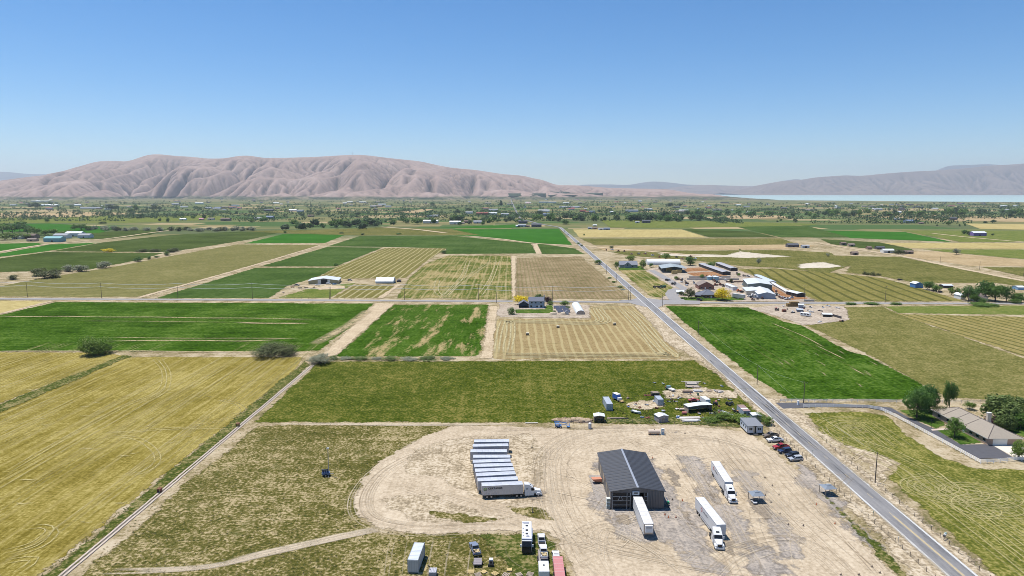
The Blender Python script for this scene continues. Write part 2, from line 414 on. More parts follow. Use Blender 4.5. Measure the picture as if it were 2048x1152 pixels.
m_brg = fm('grain_field_bright_green', ((.022, .085, .008), (.03, .105, .012), (.042, .13, .018)), big=70, bigk=.5, fine=3, finek=.25, edge=2)
m_tanr = fm('tan_green_rows', TANG, ang=R(-82), big=90, bigk=.25, fine=2.5, finek=.35, edge=2, row=8.5, rowk=.55, rowcol=(.095, .095, .03), roww=.4, rowvar=.2)
m_wind = fm('mown_hay_windrows', ((.10, .09, .025), (.14, .125, .04), (.19, .165, .06)), big=50, bigk=.3, fine=1.8, finek=.3, edge=1.5, row=7.5, rowk=.75, rowcol=(.33, .29, .16), roww=.3, rowvar=.5)
m_stk = fm('half_cut_hay', ((.06, .085, .015), (.125, .125, .035), (.27, .215, .10)), big=55, bigk=1.0, fine=1.8, finek=.4, streak=1.8, streakk=.75, edge=1.5, row=8, rowk=.32, rowcol=(.36, .30, .165), roww=.3, rowvar=.35)
m_brown = fm('young_row_crop', BRN, big=45, bigk=.5, fine=1.8, finek=.4, edge=1.5, row=4.2, rowk=.45, rowcol=(.105, .105, .035), roww=.4, rowvar=.1)
m_wheat = fm('ripe_wheat', WHT, ang=R(14), big=80, bigk=.25, fine=3, finek=.3, edge=2, streak=5, streakk=.4)
m_tan = fm('bare_tan_field', TAN, ang=R(75), big=80, bigk=.35, fine=3, finek=.3, edge=2.5, streak=6, streakk=.3)
m_olv = fm('olive_meadow', OLV, ang=R(20), big=60, bigk=.4, fine=1.8, finek=.45, edge=2, streak=3, streakk=.3)
m_olvr = fm('olive_pasture', ((.075, .082, .02), (.125, .118, .036), (.20, .175, .07)), ang=R(10), big=45, bigk=.35, fine=1.0, finek=.5, edge=1.5, streak=2, streakk=.25)
m_rowr = fm('mown_stripes', ((.105, .105, .028), (.15, .135, .04), (.21, .18, .065)), ang=R(10), big=60, bigk=.3, fine=2, finek=.35, edge=1.5, row=13, rowk=.8, rowcol=(.055, .06, .016), roww=.34, rowvar=.35)
m_rows3 = fm('raked_hay_rows', ((.13, .115, .035), (.20, .17, .06), (.28, .225, .10)), ang=R(-4), big=60, bigk=.25, fine=1.5, finek=.35, edge=1.5, row=7.5, rowk=.8, rowcol=(.07, .072, .02), roww=.34, rowvar=.3)
m_salt = fm('salt_crust', ((.33, .28, .20), (.44, .39, .31), (.52, .47, .39)), big=40, bigk=.3, fine=3, finek=.3, edge=5)
m_sandy = fm('sandy_track', ((.30, .235, .15), (.40, .32, .215), (.47, .385, .27)), big=20, bigk=.3, fine=.8, finek=.4, edge=1.2, streak=.7, streakk=.3)
m_green_lawn = fm('watered_lawn', ((.032, .07, .01), (.055, .10, .016), (.11, .14, .035)), big=8, bigk=.5, fine=.6, finek=.4, edge=.7)
m_ltgreen = fm('paddock_grass', ((.07, .10, .02), (.11, .135, .03), (.17, .17, .06)), big=25, bigk=.4, fine=1.5, finek=.4, edge=1.5)
m_manure = fm('brown_corral_soil', ((.17, .085, .04), (.25, .13, .065), (.31, .19, .11)), big=20, bigk=.4, fine=2, finek=.4, edge=1.2)
m_dirtyard = fm('packed_farmyard', ((.22, .18, .14), (.33, .275, .215), (.42, .36, .29)), big=15, bigk=.4, fine=1.4, finek=.4, edge=1.5)
m_straw = fm('straw_litter', ((.20, .16, .105), (.345, .28, .19), (.46, .39, .29)), big=12, bigk=.35, fine=.8, finek=.6, edge=2.2, streak=.8, streakk=.3)
m_gravel = fm('grey_gravel', ((.175, .155, .135), (.265, .235, .205), (.36, .31, .255)), big=10, bigk=.5, fine=.6, finek=.45, edge=4.5, patch=2.5, patchc=(.41, .335, .235), patchs=5, patcht=.62, streak=1.2, streakk=.4)
m_yard = fm('tan_yard_dirt', ((.29, .233, .16), (.39, .319, .228), (.475, .40, .295)), big=22, bigk=.4, fine=.8, finek=.36, edge=1.3, streak=1.1, streakk=.22, bump=.3)
m_weedg = fm('green_weeds', ((.035, .052, .01), (.07, .083, .018), (.20, .17, .075)), big=8, bigk=.4, fine=.8, finek=.6, edge=1.4, bump=.5)

Z1, Z2, Z3 = .02, .05, .08
def FLD(name, pts, m, label, z=Z1, edge=1.2, res=None): return sheet(name, pts, m, z, edge, res=res, label=label)
# near, below the cross road
FLD('stubble_field', [(-160, 815), (0, 815), (255, 714), (607, 714), (590, 742), (75, 1152), (10, 1210), (-160, 1210)], m_gold, 'mown golden stubble field beside the concrete ditch', edge=1.2)
FLD('stubble_field', [(-160, 704), (215, 705), (252, 713), (0, 806), (-160, 870)], m_gold, 'smaller golden stubble field behind the dark weed strip', edge=1.2)
FLD('weed_field', [(512, 850), (900, 850), (860, 880), (760, 925), (715, 985), (712, 1030), (760, 1062), (1000, 1070), (1075, 1062), (1120, 1100), (1145, 1160), (1150, 1220), (60, 1220), (160, 1152)], m_weed, 'weedy brown-green lot west of the truck yard', edge=1.6)
FLD('pasture', [(640, 723), (1390, 721), (1428, 745), (1470, 782), (1520, 828), (1480, 852), (1200, 846), (508, 845), (570, 785)], m_past, 'green pasture behind the truck yard', edge=1.2)
FLD('hay_field', [(981, 705), (995, 637), (1181, 639), (1170, 613), (1268, 612), (1296, 640), (1350, 700), (1366, 718), (988, 718)], m_swath, 'tan hay field with pale cut swaths', edge=.9)
FLD('alfalfa_field', [(786, 609), (978, 609), (962, 702), (955, 713), (672, 713)], m_alfp, 'patchy green alfalfa field with bare tan streaks', edge=1.4)
FLD('alfalfa_field', [(112, 604), (748, 607), (700, 655), (640, 700), (600, 703), (-80, 703), (-80, 640), (0, 630)], m_alfl, 'long green alfalfa field crossed by thin tan strips', edge=1.5)
FLD('hay_field', [(-80, 600), (100, 603), (0, 627), (-80, 645)], m_wheat, 'small yellow corner field by the cross road', edge=1.2)
FLD('alfalfa_field', [(1330, 612), (1498, 615), (1572, 644), (1604, 651), (1698, 703), (1733, 711), (1821, 755), (1885, 795), (1808, 799), (1580, 799), (1512, 758), (1420, 688)], m_alf, 'bright green alfalfa field beside the main road', edge=1.0)
FLD('pasture', [(1644, 615), (1767, 613), (1794, 627), (2048, 716), (2130, 745), (2130, 812), (2048, 801), (1892, 796), (1730, 706), (1610, 650), (1690, 640)], m_olvr, 'olive pasture right of the alfalfa field', edge=1.5)
FLD('hay_field', [(1794, 628), (2048, 634), (2150, 640), (2150, 755), (2048, 714)], m_rows3, 'raked hay field with straight dark rows', edge=1.5)
FLD('grass_strip', [(1767, 613), (2130, 610), (2130, 632), (2048, 630), (1796, 626)], m_ltgreen, 'green grass strip along the cross road', edge=1.5)
FLD('mown_pasture', [(1610, 826), (1720, 823), (1772, 831), (1835, 885), (1880, 912), (1950, 937), (2060, 940), (2160, 940), (2160, 1220), (2065, 1205), (1990, 1150), (1940, 1102), (1880, 1052), (1790, 966), (1772, 955), (1790, 940), (1798, 925), (1740, 906), (1690, 890), (1640, 865)], m_lawnf, 'mown pasture inside the white fence with curved mower marks', edge=1.6)
# beyond the cross road, left
FLD('grain_field', [(-120, 593), (-120, 590), (0, 573), (63, 560), (225, 534), (342, 512), (474, 489), (640, 490), (500, 533), (276, 594)], m_tanr, 'tan-green grain field with fine oblique rows', edge=2)
FLD('grain_field', [(-80, 545), (60, 543), (180, 539), (268, 522), (328, 506), (93, 504), (0, 517), (-80, 526)], m_dkg, 'dark green grain field below the shrub-dotted ditch', edge=2)
FLD('grain_field', [(100, 503), (205, 485), (342, 470), (480, 463), (557, 466), (500, 479), (400, 495), (340, 504)], m_dkg, 'dark green field behind the two dark shrub clumps', edge=2)
FLD('grain_field', [(-80, 521), (0, 507), (100, 489), (200, 485), (117, 499), (90, 503), (0, 514), (-80, 527)], m_brg, 'bright green strip field beside the pale lane', edge=2)
FLD('grain_field', [(-80, 489), (70, 486), (90, 488), (0, 502), (-80, 511)], m_brg, 'bright green field by the sheds of the wooded farm', edge=2)
FLD('grain_field', [(520, 533), (654, 494), (766, 495), (672, 533)], m_blue, 'blue-green field above the thin pale path', edge=1.5)
FLD('grain_field', [(308, 597), (510, 536), (672, 535), (640, 552), (575, 572), (540, 596)], m_blue, 'blue-green field left of the tan metal barn', edge=1.5)
FLD('grain_field', [(488, 487), (568, 468), (695, 468), (650, 486)], m_brg, 'bright green oblong field before the grey shrub row', edge=2)
FLD('grain_field', [(654, 493), (720, 472), (900, 471), (1062, 487), (1074, 507), (888, 508), (893, 497), (770, 494)], m_blue, 'wide blue-green field with a bare tan spot', edge=2)
FLD('hay_field', [(770, 496), (893, 497), (850, 525), (812, 556), (665, 558), (642, 552), (674, 534)], m_wind, 'hay field with bold pale windrows behind the white barn', edge=1.5)
FLD('hay_field', [(664, 596), (715, 568), (790, 572), (763, 597)], m_wind, 'small hay field with windrows in front of the white barn', edge=1.5)
FLD('hay_field', [(897, 511), (1022, 512), (1025, 598), (792, 597), (818, 556), (852, 527)], m_stk, 'half-cut hay field streaked tan and green', edge=1.5)
FLD('row_crop_field', [(1033, 516), (1162, 513), (1250, 587), (1258, 598), (1030, 598)], m_brown, 'brown field of young row crops beside the main road', edge=1.5)
FLD('grain_field', [(820, 459), (1118, 458), (1145, 490), (1060, 486), (960, 473), (830, 468)], m_brg, 'vivid green field at the bend of the main road', edge=2)
FLD('grain_field', [(880, 455), (1030, 449), (1042, 455), (980, 457)], m_brg, 'thin vivid green field behind the one at the bend', edge=2)
FLD('grain_field', [(1074, 487), (1150, 497), (1168, 508), (1082, 508)], m_blue, 'blue-green corner field by the culvert of the main road', edge=1.5)
FLD('paddock', [(556, 596), (660, 596), (712, 566), (646, 571), (600, 582)], m_ltgreen, 'light green paddock in front of the tan metal barn', edge=1.5)
FLD('grain_field', [(-80, 462), (200, 466), (240, 455), (100, 447), (-80, 449)], m_brg, 'green field behind the wooded farm', edge=3)
FLD('grain_field', [(150, 466), (340, 458), (300, 470), (220, 478), (160, 478)], m_dkg, 'dark green field beside the pale sheds', edge=3)
FLD('grain_field', [(-80, 436), (420, 430), (480, 438), (260, 446), (-80, 447)], m_ltgreen, 'light green meadow far beyond the wooded farm', edge=4)
FLD('bare_field', [(-80, 427), (200, 424), (290, 427), (150, 434), (-80, 436)], m_tan, 'pale tan bare field in the far plain', edge=5)
FLD('meadow', [(480, 462), (620, 460), (760, 455), (900, 458), (960, 470), (720, 471), (570, 467)], m_olv, 'olive meadow in front of the grey shrub row', edge=3)
FLD('bare_field', [(782, 425), (850, 418), (870, 418), (830, 427)], m_tan, 'small tan bare field near the far road', edge=4)
# beyond the cross road, right
FLD('hay_field', [(1238, 540), (1293, 541), (1356, 576), (1337, 597), (1302, 594)], m_stk, 'small striped hay field inside the farm lane', edge=1.2)
FLD('wheat_field', [(1145, 459), (1364, 459), (1414, 475), (1158, 475)], m_wheat, 'ripe yellow wheat field beside the main road', edge=2)
FLD('grain_field', [(1160, 477), (1562, 477), (1600, 490), (1190, 491)], m_olv, 'olive fallow field in front of the wheat', edge=2)
FLD('grain_field', [(1366, 458), (1503, 463), (1556, 475), (1418, 475)], m_dkg, 'dark green field next to the ripe wheat', edge=2)
FLD('grain_field', [(1467, 452), (1615, 452), (1700, 475), (1562, 475), (1506, 462)], m_blue, 'blue-green field behind the dark green one', edge=2)
FLD('grain_field', [(1628, 461), (1810, 464), (1905, 484), (1700, 476)], m_brg, 'bright green wedge field in the right-hand plain', edge=3)
FLD('grain_field', [(1200, 440), (1440, 443), (1640, 448), (1620, 451), (1350, 456), (1220, 455)], m_ltgreen, 'light green meadow behind the wheat field', edge=3)
FLD('bare_field', [(1185, 493), (1600, 489), (1640, 492), (1560, 499), (1210, 502)], m_tan, 'long bare tan strip behind the farmyard', edge=3)
FLD('meadow', [(1215, 503), (1560, 500), (1660, 505), (1700, 530), (1660, 546), (1560, 536), (1480, 532), (1380, 520), (1260, 512)], m_olv, 'rough olive meadow around the white salt patches', edge=3)
FLD('salt_flat', [(1590, 532), (1600, 527), (1648, 524), (1690, 533), (1660, 536), (1598, 537)], m_salt, 'white salt crust in the meadow by the striped field', z=Z2, edge=2.5)
FLD('salt_flat', [(1310, 507), (1450, 510), (1480, 503), (1560, 511), (1585, 513), (1500, 516), (1400, 514), (1320, 511)], m_salt, 'long white salt streak behind the farmyard', z=Z2, edge=3)
FLD('hay_field', [(1476, 539), (1548, 537), (1668, 546), (1763, 556), (1829, 573), (1930, 603), (1642, 603)], m_rowr, 'mown field of light and dark stripes behind the cross road', edge=1.5)
FLD('meadow', [(1640, 511), (1800, 514), (2020, 556), (2130, 577), (2130, 585), (1990, 566), (1830, 566), (1763, 553), (1690, 545), (1700, 533)], m_olv, 'olive green meadow behind the striped field', edge=3)
FLD('bare_field', [(1826, 503), (1870, 503), (2130, 528), (2130, 534), (1939, 532), (1804, 512)], m_tan, 'wide tan bare field along the pale farm lane', edge=2.5)
FLD('wheat_field', [(1763, 486), (2130, 486), (2130, 498), (1824, 497)], m_wheat, 'pale yellow strip field in the right-hand plain', edge=2.5)
FLD('grain_field', [(1640, 478), (1760, 485), (1822, 498), (1830, 502), (1720, 496), (1660, 488)], m_dkg, 'dark green sliver field beside the farm lane', edge=3)
FLD('grain_field', [(1845, 499), (2130, 499), (2130, 526), (1900, 505)], m_ltgreen, 'light green field with a pale solitary tree', edge=3)
FLD('meadow', [(1960, 534), (2130, 536), (2130, 560), (2060, 556)], m_olv, 'olive meadow below the tan field', edge=3)
FLD('grain_field', [(1800, 461), (2130, 462), (2130, 485), (1920, 484)], m_ltgreen, 'light green field in front of the purple-roofed farm', edge=3)
FLD('bare_field', [(1690, 432), (1900, 430), (2130, 440), (2130, 446), (1850, 440)], m_tan, 'straw-yellow far field by the blue barn', edge=5)
FLD('bare_field', [(1450, 431), (1560, 431), (1590, 437), (1460, 438)], m_tan, 'far straw-yellow field before the tree belt', edge=5)
FLD('bare_field', [(1930, 447), (2130, 450), (2130, 461), (1960, 458)], m_wheat, 'yellow field at the far edge by the poles', edge=4)
# farmyard grounds
FLD('farmyard', [(1320, 599), (1345, 575), (1290, 541), (1330, 530), (1420, 533), (1475, 540), (1636, 604), (1480, 603)], m_dirtyard, 'packed pale earth of the dairy farmyard', z=Z2, edge=1.5)
FLD('corral', [(1370, 546), (1445, 543), (1455, 552), (1390, 553)], m_manure, 'brown corral in front of the long open sheds', z=Z3, edge=1.2)
FLD('corral', [(1366, 537), (1400, 535), (1430, 541), (1372, 544)], m_manure, 'brown corral behind the hay barn', z=Z3, edge=1.2)
FLD('corral', [(1538, 572), (1562, 577), (1618, 598), (1572, 601), (1545, 588)], m_manure, 'rust-brown corral beside the low white-roofed shelter', z=Z3, edge=1.2)
FLD('storage_yard', [(1497, 617), (1560, 609), (1690, 613), (1700, 640), (1640, 648), (1604, 650), (1545, 630)], m_dirtyard, 'bare storage lot south of the cross road', z=Z2, edge=2)
FLD('barn_yard', [(560, 597), (640, 573), (590, 570), (640, 580), (690, 577), (690, 572), (650, 570), (610, 582)], m_sandy, 'bare earth in front of the tan metal barn', z=Z2, edge=1.2)
# truck yard
FLD('truck_yard', [(905, 853), (850, 872), (770, 915), (722, 962), (706, 1005), (714, 1035), (760, 1058), (860, 1072), (980, 1063), (1085, 1062), (1115, 1082), (1140, 1125), (1160, 1220), (1860, 1220), (1790, 1152), (1690, 1045), (1600, 945), (1540, 893), (1490, 862), (1330, 849), (1230, 850), (1180, 860), (1000, 852)], m_yard, 'tan dirt of the truck yard with its turning loop', z=Z2, edge=1.3)
FLD('straw_patch', [(880, 880), (1060, 868), (1090, 905), (1085, 960), (1080, 1005), (1030, 1018), (930, 990), (890, 960), (800, 945), (820, 905)], m_straw, 'straw-littered earth around the parked silver trailers', z=Z2 + .012, edge=3)
FLD('straw_patch', [(760, 1000), (850, 985), (960, 1018), (1050, 1037), (960, 1048), (830, 1045)], m_straw, 'straw and weeds inside the turning loop', z=Z2 + .013, edge=2.5)
FLD('weed_patch', [(860, 1022), (920, 1025), (1000, 1040), (950, 1046), (870, 1040)], m_weed, 'low weeds inside the turning loop', z=Z2 + .018, edge=3)
FLD('weed_patch', [(1020, 1015), (1085, 1022), (1110, 1042), (1050, 1032)], m_weed, 'sparse weeds beside the dark cone', z=Z2 + .018, edge=3.5)
FLD('gravel_patch', [(1185, 925), (1205, 900), (1320, 915), (1345, 960), (1420, 1040), (1470, 1152), (1400, 1152), (1330, 1090), (1230, 1080), (1200, 1020)], m_gravel, 'grey gravel apron around the metal workshop', z=Z2 + .014, edge=3)
FLD('gravel_patch', [(1345, 905), (1400, 915), (1450, 980), (1520, 1070), (1590, 1152), (1500, 1152), (1420, 1040), (1370, 960)], m_gravel, 'grey gravel strip under the two white lorries', z=Z2 + .015, edge=3)
FLD('gravel_patch', [(1470, 940), (1500, 950), (1560, 1030), (1600, 1100), (1570, 1110), (1510, 1030)], m_gravel, 'grey gravel strip around the canopy in mid yard', z=Z2 + .016, edge=2.5)
FLD('gravel_patch', [(1240, 868), (1300, 860), (1400, 864), (1330, 873)], m_gravel, 'grey gravel around the fuel tank', z=Z2 + .016, edge=2)
FLD('gravel_patch', [(1600, 930), (1660, 985), (1760, 1090), (1720, 1080), (1640, 1010)], m_gravel, 'pale gravel edge along the roadside fence', z=Z2 + .016, edge=2)
FLD('weed_strip', [(1640, 985), (1660, 1000), (1760, 1090), (1830, 1160), (1800, 1160), (1720, 1075)], m_weedg, 'green weed strip along the roadside fence', z=Z2 + .02, edge=2)
FLD('lawn_strip', [(950, 1068), (1080, 1066), (1108, 1090), (1110, 1152), (1115, 1200), (1020, 1200), (1015, 1130), (990, 1100)], m_weedg, 'greener weeds around the motorhome', z=Z2 + .02, edge=3)
FLD('weed_strip', [(1180, 836), (1290, 832), (1400, 838), (1480, 845), (1480, 855), (1330, 848), (1180, 847)], m_weedg, 'green weeds along the edge of the junk lot', z=Z2 + .02, edge=2)
FLD('bare_patch', [(1320, 781), (1400, 776), (1470, 784), (1480, 797), (1420, 798), (1330, 796)], m_straw, 'bare tan ground between the lumber stacks and the red car', z=Z2 + .02, edge=2.5)
FLD('bare_patch', [(1255, 806), (1310, 800), (1330, 812), (1290, 820), (1262, 818)], m_straw, 'bare ground beside the small grey container', z=Z2 + .02, edge=2.5)
FLD('bare_patch', [(1695, 893), (1740, 902), (1800, 925), (1768, 957), (1745, 945)], m_straw, 'bare earth by the leaning utility pole', z=Z2, edge=2)
# house grounds
FLD('front_lawn', [(1797, 821), (1872, 819), (1890, 840), (1893, 851), (1872, 858), (1840, 843)], m_green_lawn, 'mown lawn under the big ash trees', z=Z2, edge=.4)
FLD('front_lawn', [(1873, 861), (1900, 857), (1925, 862), (1966, 886), (1922, 889)], m_green_lawn, 'mown lawn beside the long brick house', z=Z2, edge=.4)
FLD('garden', [(1990, 830), (2130, 830), (2130, 880), (2045, 874), (1990, 850)], m_green_lawn, 'shaded garden lawn behind the long brick house', z=Z2, edge=.5)
FLD('front_lawn', [(1030, 619), (1106, 619), (1108, 627), (1032, 627)], m_green_lawn, 'bright lawn in front of the blue two-storey house', z=Z2, edge=.4)
FLD('lawn_strip', [(1092, 611), (1106, 611), (1106, 619), (1090, 619)], m_green_lawn, 'small lawn beside the blue two-storey house', z=Z2, edge=.4)
FLD('gravel_drive', [(993, 630), (998, 607), (1180, 610), (1181, 637), (1000, 634)], m_dirtyard, 'pale gravel court around the blue two-storey house', z=Z2 - .015, edge=.8)
FLD('front_lawn', [(1236, 533), (1282, 532), (1290, 540), (1238, 541)], m_green_lawn, 'lawn in front of the grey gabled farmhouse', z=Z2, edge=.5)
FLD('front_lawn', [(1355, 597), (1400, 593), (1490, 594), (1488, 601), (1360, 602)], m_green_lawn, 'lawn in front of the slate-roofed farmhouse', z=Z2 + .03, edge=.4)
# earth tracks
FLD('dirt_track', [(752, 606), (790, 607), (668, 714), (640, 714)], m_sandy, 'tan earth track between the two alfalfa fields', z=Z1 + .01, edge=1.5)
FLD('dirt_track', [(979, 612), (996, 612), (984, 718), (960, 716), (966, 700)], m_sandy, 'pale rutted track beside the tan hay field', z=Z1 + .01, edge=1.2)
FLD('dirt_track', [(1022, 512), (1032, 512), (1030, 598), (1024, 598)], m_sandy, 'tan track between the half-cut hay and the row crops', z=Z1 + .01, edge=1.5)
for nm, pts, w, lb in (('farm_track', [(276, 596), (500, 533), (640, 491)], 5, 'pale earth track beside the blue-green field'),
                   ('farm_track', [(0, 628), (105, 602)], 4, 'pale earth track from the cross road to the corner field'),
                   ('farm_lane', [(-60, 512), (0, 504), (95, 489), (220, 477), (300, 466), (350, 460)], 9, 'pale lane passing the wooded farm'),
                   ('farm_lane', [(1630, 485), (1700, 497), (1800, 512), (1900, 533), (2010, 555), (2130, 577)], 8, 'pale farm lane running past the tan field'),
                   ('farm_track', [(760, 597), (790, 575), (800, 568)], 5, 'grey track up to the white barn'),
                   ('farm_track', [(1070, 488), (1078, 508)], 9, 'short earth track crossing the blue-green field'),
                   ('farm_track', [(930, 472), (1000, 478), (1060, 486), (1140, 492)], 9, 'pale track along the vivid green field'),
                   ('farm_track', [(760, 454), (830, 459), (890, 466)], 14, 'pale far track between the green fields'),
                   ('canal_lane', [(1150, 490), (1220, 497), (1300, 503), (1400, 512)], 12, 'grey lane of old machinery behind the grey farmhouse'),
                   ('farm_lane', [(1865, 467), (1960, 477), (2130, 491)], 9, 'pale lane by the purple-roofed farm')):
    L = spline([(G(*p).x, G(*p).y) for p in pts], 15.); T = np.gradient(L, axis=0); T /= np.hypot(*T.T)[:, None]; Nn = np.stack([-T[:, 1], T[:, 0]], 1)
    sheet(nm, [tuple(q) for q in L + Nn * w / 2] + [tuple(q) for q in (L - Nn * w / 2)[::-1]], m_sandy, Z2 - .01, .8, px=False, label=lb)

# ---- roads
t = NT('worn_asphalt'); v = t.obj(); n1 = t.noise(t.map(v, 0, (.8, .012, 1)), 1, 4, .6); n2 = t.noise(v, 1.5, 4, .7); n3 = t.noise(t.map(v, 0, (.35, .04, 1)), 1, 5, .7)
f = t.mth('ADD', t.mth('MULTIPLY', t.mth('SUBTRACT', n1, .5), 1.4), t.mth('MULTIPLY', t.mth('SUBTRACT', n2, .5), .7))
f = t.mth('ADD', t.mth('ADD', f, t.mth('MULTIPLY', t.mth('SUBTRACT', n3, .5), 1.6)), .5, clamp=True)
asph = t.done(t.bsdf(t.ramp(f, [(0, (.085, .085, .088)), (.45, (.165, .162, .162)), (1, (.225, .218, .212))]), .85))
t = NT('fresh_asphalt'); v = t.obj(); asph2 = t.done(t.bsdf(t.mix(t.noise(v, .6, 5, .65), (.048, .048, .055), (.085, .084, .092)), .8))
t = NT('grey_lane'); v = t.obj(); asph3 = t.done(t.bsdf(t.mix(t.noise(v, .25, 5, .65), (.17, .165, .165), (.28, .265, .25)), .9))
paint = M('white_road_paint', (.42, .42, .41), .8, 0, .3, 2.0); ypaint = M('yellow_road_paint', (.38, .31, .19), .8, 0, .3, 2.0)
def strip(name, pts, w, z, mat, step=12., side=0., parent=None, label=None, th=.14):
    L = spline(pts, step); T = np.gradient(L, axis=0); T /= np.hypot(*T.T)[:, None]; Nn = np.stack([-T[:, 1], T[:, 0]], 1)
    L = L + Nn * side; n = len(L); z = z + np.maximum(0, L[:, 1] - 300) * .0004
    V = np.concatenate([np.c_[L + Nn * w / 2, z], np.c_[L - Nn * w / 2, z], np.c_[L + Nn * (w / 2 + .25), z - th], np.c_[L - Nn * (w / 2 + .25), z - th]])
    i = np.arange(n - 1)
    Fq = np.concatenate([np.stack([n + i, n + i + 1, i + 1, i], 1), np.stack([i, i + 1, 2 * n + i + 1, 2 * n + i], 1), np.stack([3 * n + i, 3 * n + i + 1, n + i + 1, n + i], 1)])
    o = raw_obj(name, V, Fq, mat, parent=parent)
    if not parent: o['kind'] = 'structure'
    if label: o['label'] = label
    return o
RX = lambda py: 1292 + 1.153 * (py - 604)
RP = [(G(RX(y), y).x, G(RX(y), y).y) for y in (1300, 1152, 900, 700, 604, 540, 490, 462)] + [(G(*p).x, G(*p).y) for p in ((1120, 455.5), (1102, 452), (1080, 448), (1056, 442), (1040, 436), (1034, 426), (1028, 414), (1023, 403), (1021, 398))]
FLD('road_verge', [(1258, 600), (1318, 600), (1400, 690), (1520, 792), (1570, 800), (1640, 860), (1760, 965), (1880, 1062), (2070, 1230), (1950, 1230), (1840, 1160), (1700, 1020), (1600, 925), (1530, 850), (1470, 780), (1400, 722), (1340, 690)], m_straw, 'dry straw verges of the main road', z=Z1 + .015, edge=1.0)
road = strip('main_road', RP, 7.3, .2, asph, step=20, label='straight asphalt main road running to the plain')
CR = [(G(*p).x, G(*p).y) for p in ((-300, 596.7), (0, 598), (600, 600.6), (1200, 604), (1292, 604.5), (1500, 606), (2048, 607.5), (2400, 608))]
cross = strip('cross_road', CR, 7.0, .19, asph3, step=20, label='grey cross road passing the farms')
for x0, z_, lb, pts in ((0, .275, 'asphalt flare of the junction', [(1238, 601), (1262, 607), (1290, 614), (1312, 618), (1330, 609), (1400, 609), (1400, 602), (1320, 600), (1296, 597), (1280, 595), (1262, 600)]),
                   (0, .165, 'asphalt driveway of the long brick house', [(1551, 806), (1640, 806), (1745, 812), (1782, 816), (1818, 836), (1872, 860), (1921, 890), (1981, 889), (2027, 916), (1960, 918), (1900, 886), (1790, 826), (1735, 816), (1640, 814), (1566, 818)]),
                   (0, .30, 'curved asphalt entrance of the dairy farm', [(1338, 600), (1330, 588), (1336, 580), (1352, 577), (1372, 583), (1360, 587), (1356, 593), (1372, 602)]),
                   (0, .31, 'grey lane between hay field and hay barn', [(1297, 541), (1310, 541), (1375, 577), (1368, 584), (1356, 576)])):
    mb = MB(); mb.prismz([G(*p)[:2] for p in pts][::-1], z_ - .2, z_)
    o = mb.build('driveway' if 'drive' in lb or 'entrance' in lb else 'road_flare', asph2 if 'brick' in lb else asph3); tag(o, lb, kind='structure')
mb = MB(); mb.prismz([G(*p)[:2] for p in ((1984, 891), (2030, 890.5), (2075, 905), (2075, 916), (2029, 915))][::-1], .0, .17)
tag(mb.build('concrete_apron', M('pale_concrete', (.55, .50, .42), .85, 0, .12, .8)), 'pale concrete apron at the garage door', kind='structure')
for sd in (-1, 1):
    strip('edge_line', RP[:9], .12, .206, paint, step=25, side=sd * 3.35, parent=road, th=.001)
L = spline(RP[:8], 1.0); seg = 0; acc = 0; dash = None
T = np.gradient(L, axis=0); ang = np.arctan2(T[:, 1], T[:, 0])
i = 4; k = 0
while i < len(L) - 13 and k < 90:
    if dash is None:
        dash = MB().box(-1.6, 1.6, -.075, .075, 0, .004).build('centre_dash', ypaint, road)
        q = dash
    else:
        q = dash.copy(); C.objects.link(q)
    q.location = (L[i][0], L[i][1], .2045 + max(0, L[i][1] - 300) * .0004); q.rotation_euler = (0, 0, ang[i]); k += 1; i += 12
strip('centre_line', RP[:2] + [(RP[1][0], RP[1][1] + 30)], .14, .2062, ypaint, step=10, side=-.28, parent=road, th=.001)
# tar snakes and worn wheel paths on the main road
rb = Ribbons(.210)
for k in range(26):
    y0 = rnd.uniform(150, 520); o_ = rnd.choice([-1.9, -1.7, -.5, .4, .1, 1.6, 1.9]) + rnd.uniform(-.3, .3); ln = rnd.uniform(15, 60)
    P = [(G(RX(700), 700).x + (G(RX(1152), 1152).x - G(RX(700), 700).x) * (G(0, 700).y - yy) / (G(0, 700).y - G(0, 1152).y), yy) for yy in (y0, y0 + ln * .5, y0 + ln)]
    rb.add(P, rnd.uniform(.25, .8), rnd.uniform(.5, 1), px=False, off=o_, wob=.15, rnd=rnd)
rb.build('road_repairs', track_mat('tar_repairs', (.05, .05, .052), (.10, .10, .10), .45, 1.2), 'dark tar repairs along the main road')

sh = Ribbons(.214)          # sand washed over the asphalt edges
for k in range(60):
    y0 = rnd.uniform(140, 900); ln = rnd.uniform(20, 90); sd = rnd.choice((-1, 1)); yy0, yy1 = np.array(RP[1]), np.array(RP[4]); f0 = lambda y: tuple(yy0 + (yy1 - yy0) * (y - yy0[1]) / (yy1[1] - yy0[1]))
    sh.add([f0(y0), f0(y0 + ln / 2), f0(y0 + ln)], rnd.uniform(.5, 1.5), rnd.uniform(.5, 1), px=False, step=4, off=sd * rnd.uniform(3.55, 4.2), wob=.15, rnd=rnd)
sh.build('road_shoulder_sand', track_mat('shoulder_sand', (.33, .275, .19), (.42, .36, .26), .45, .9), 'sand washed over the edges of the main road')
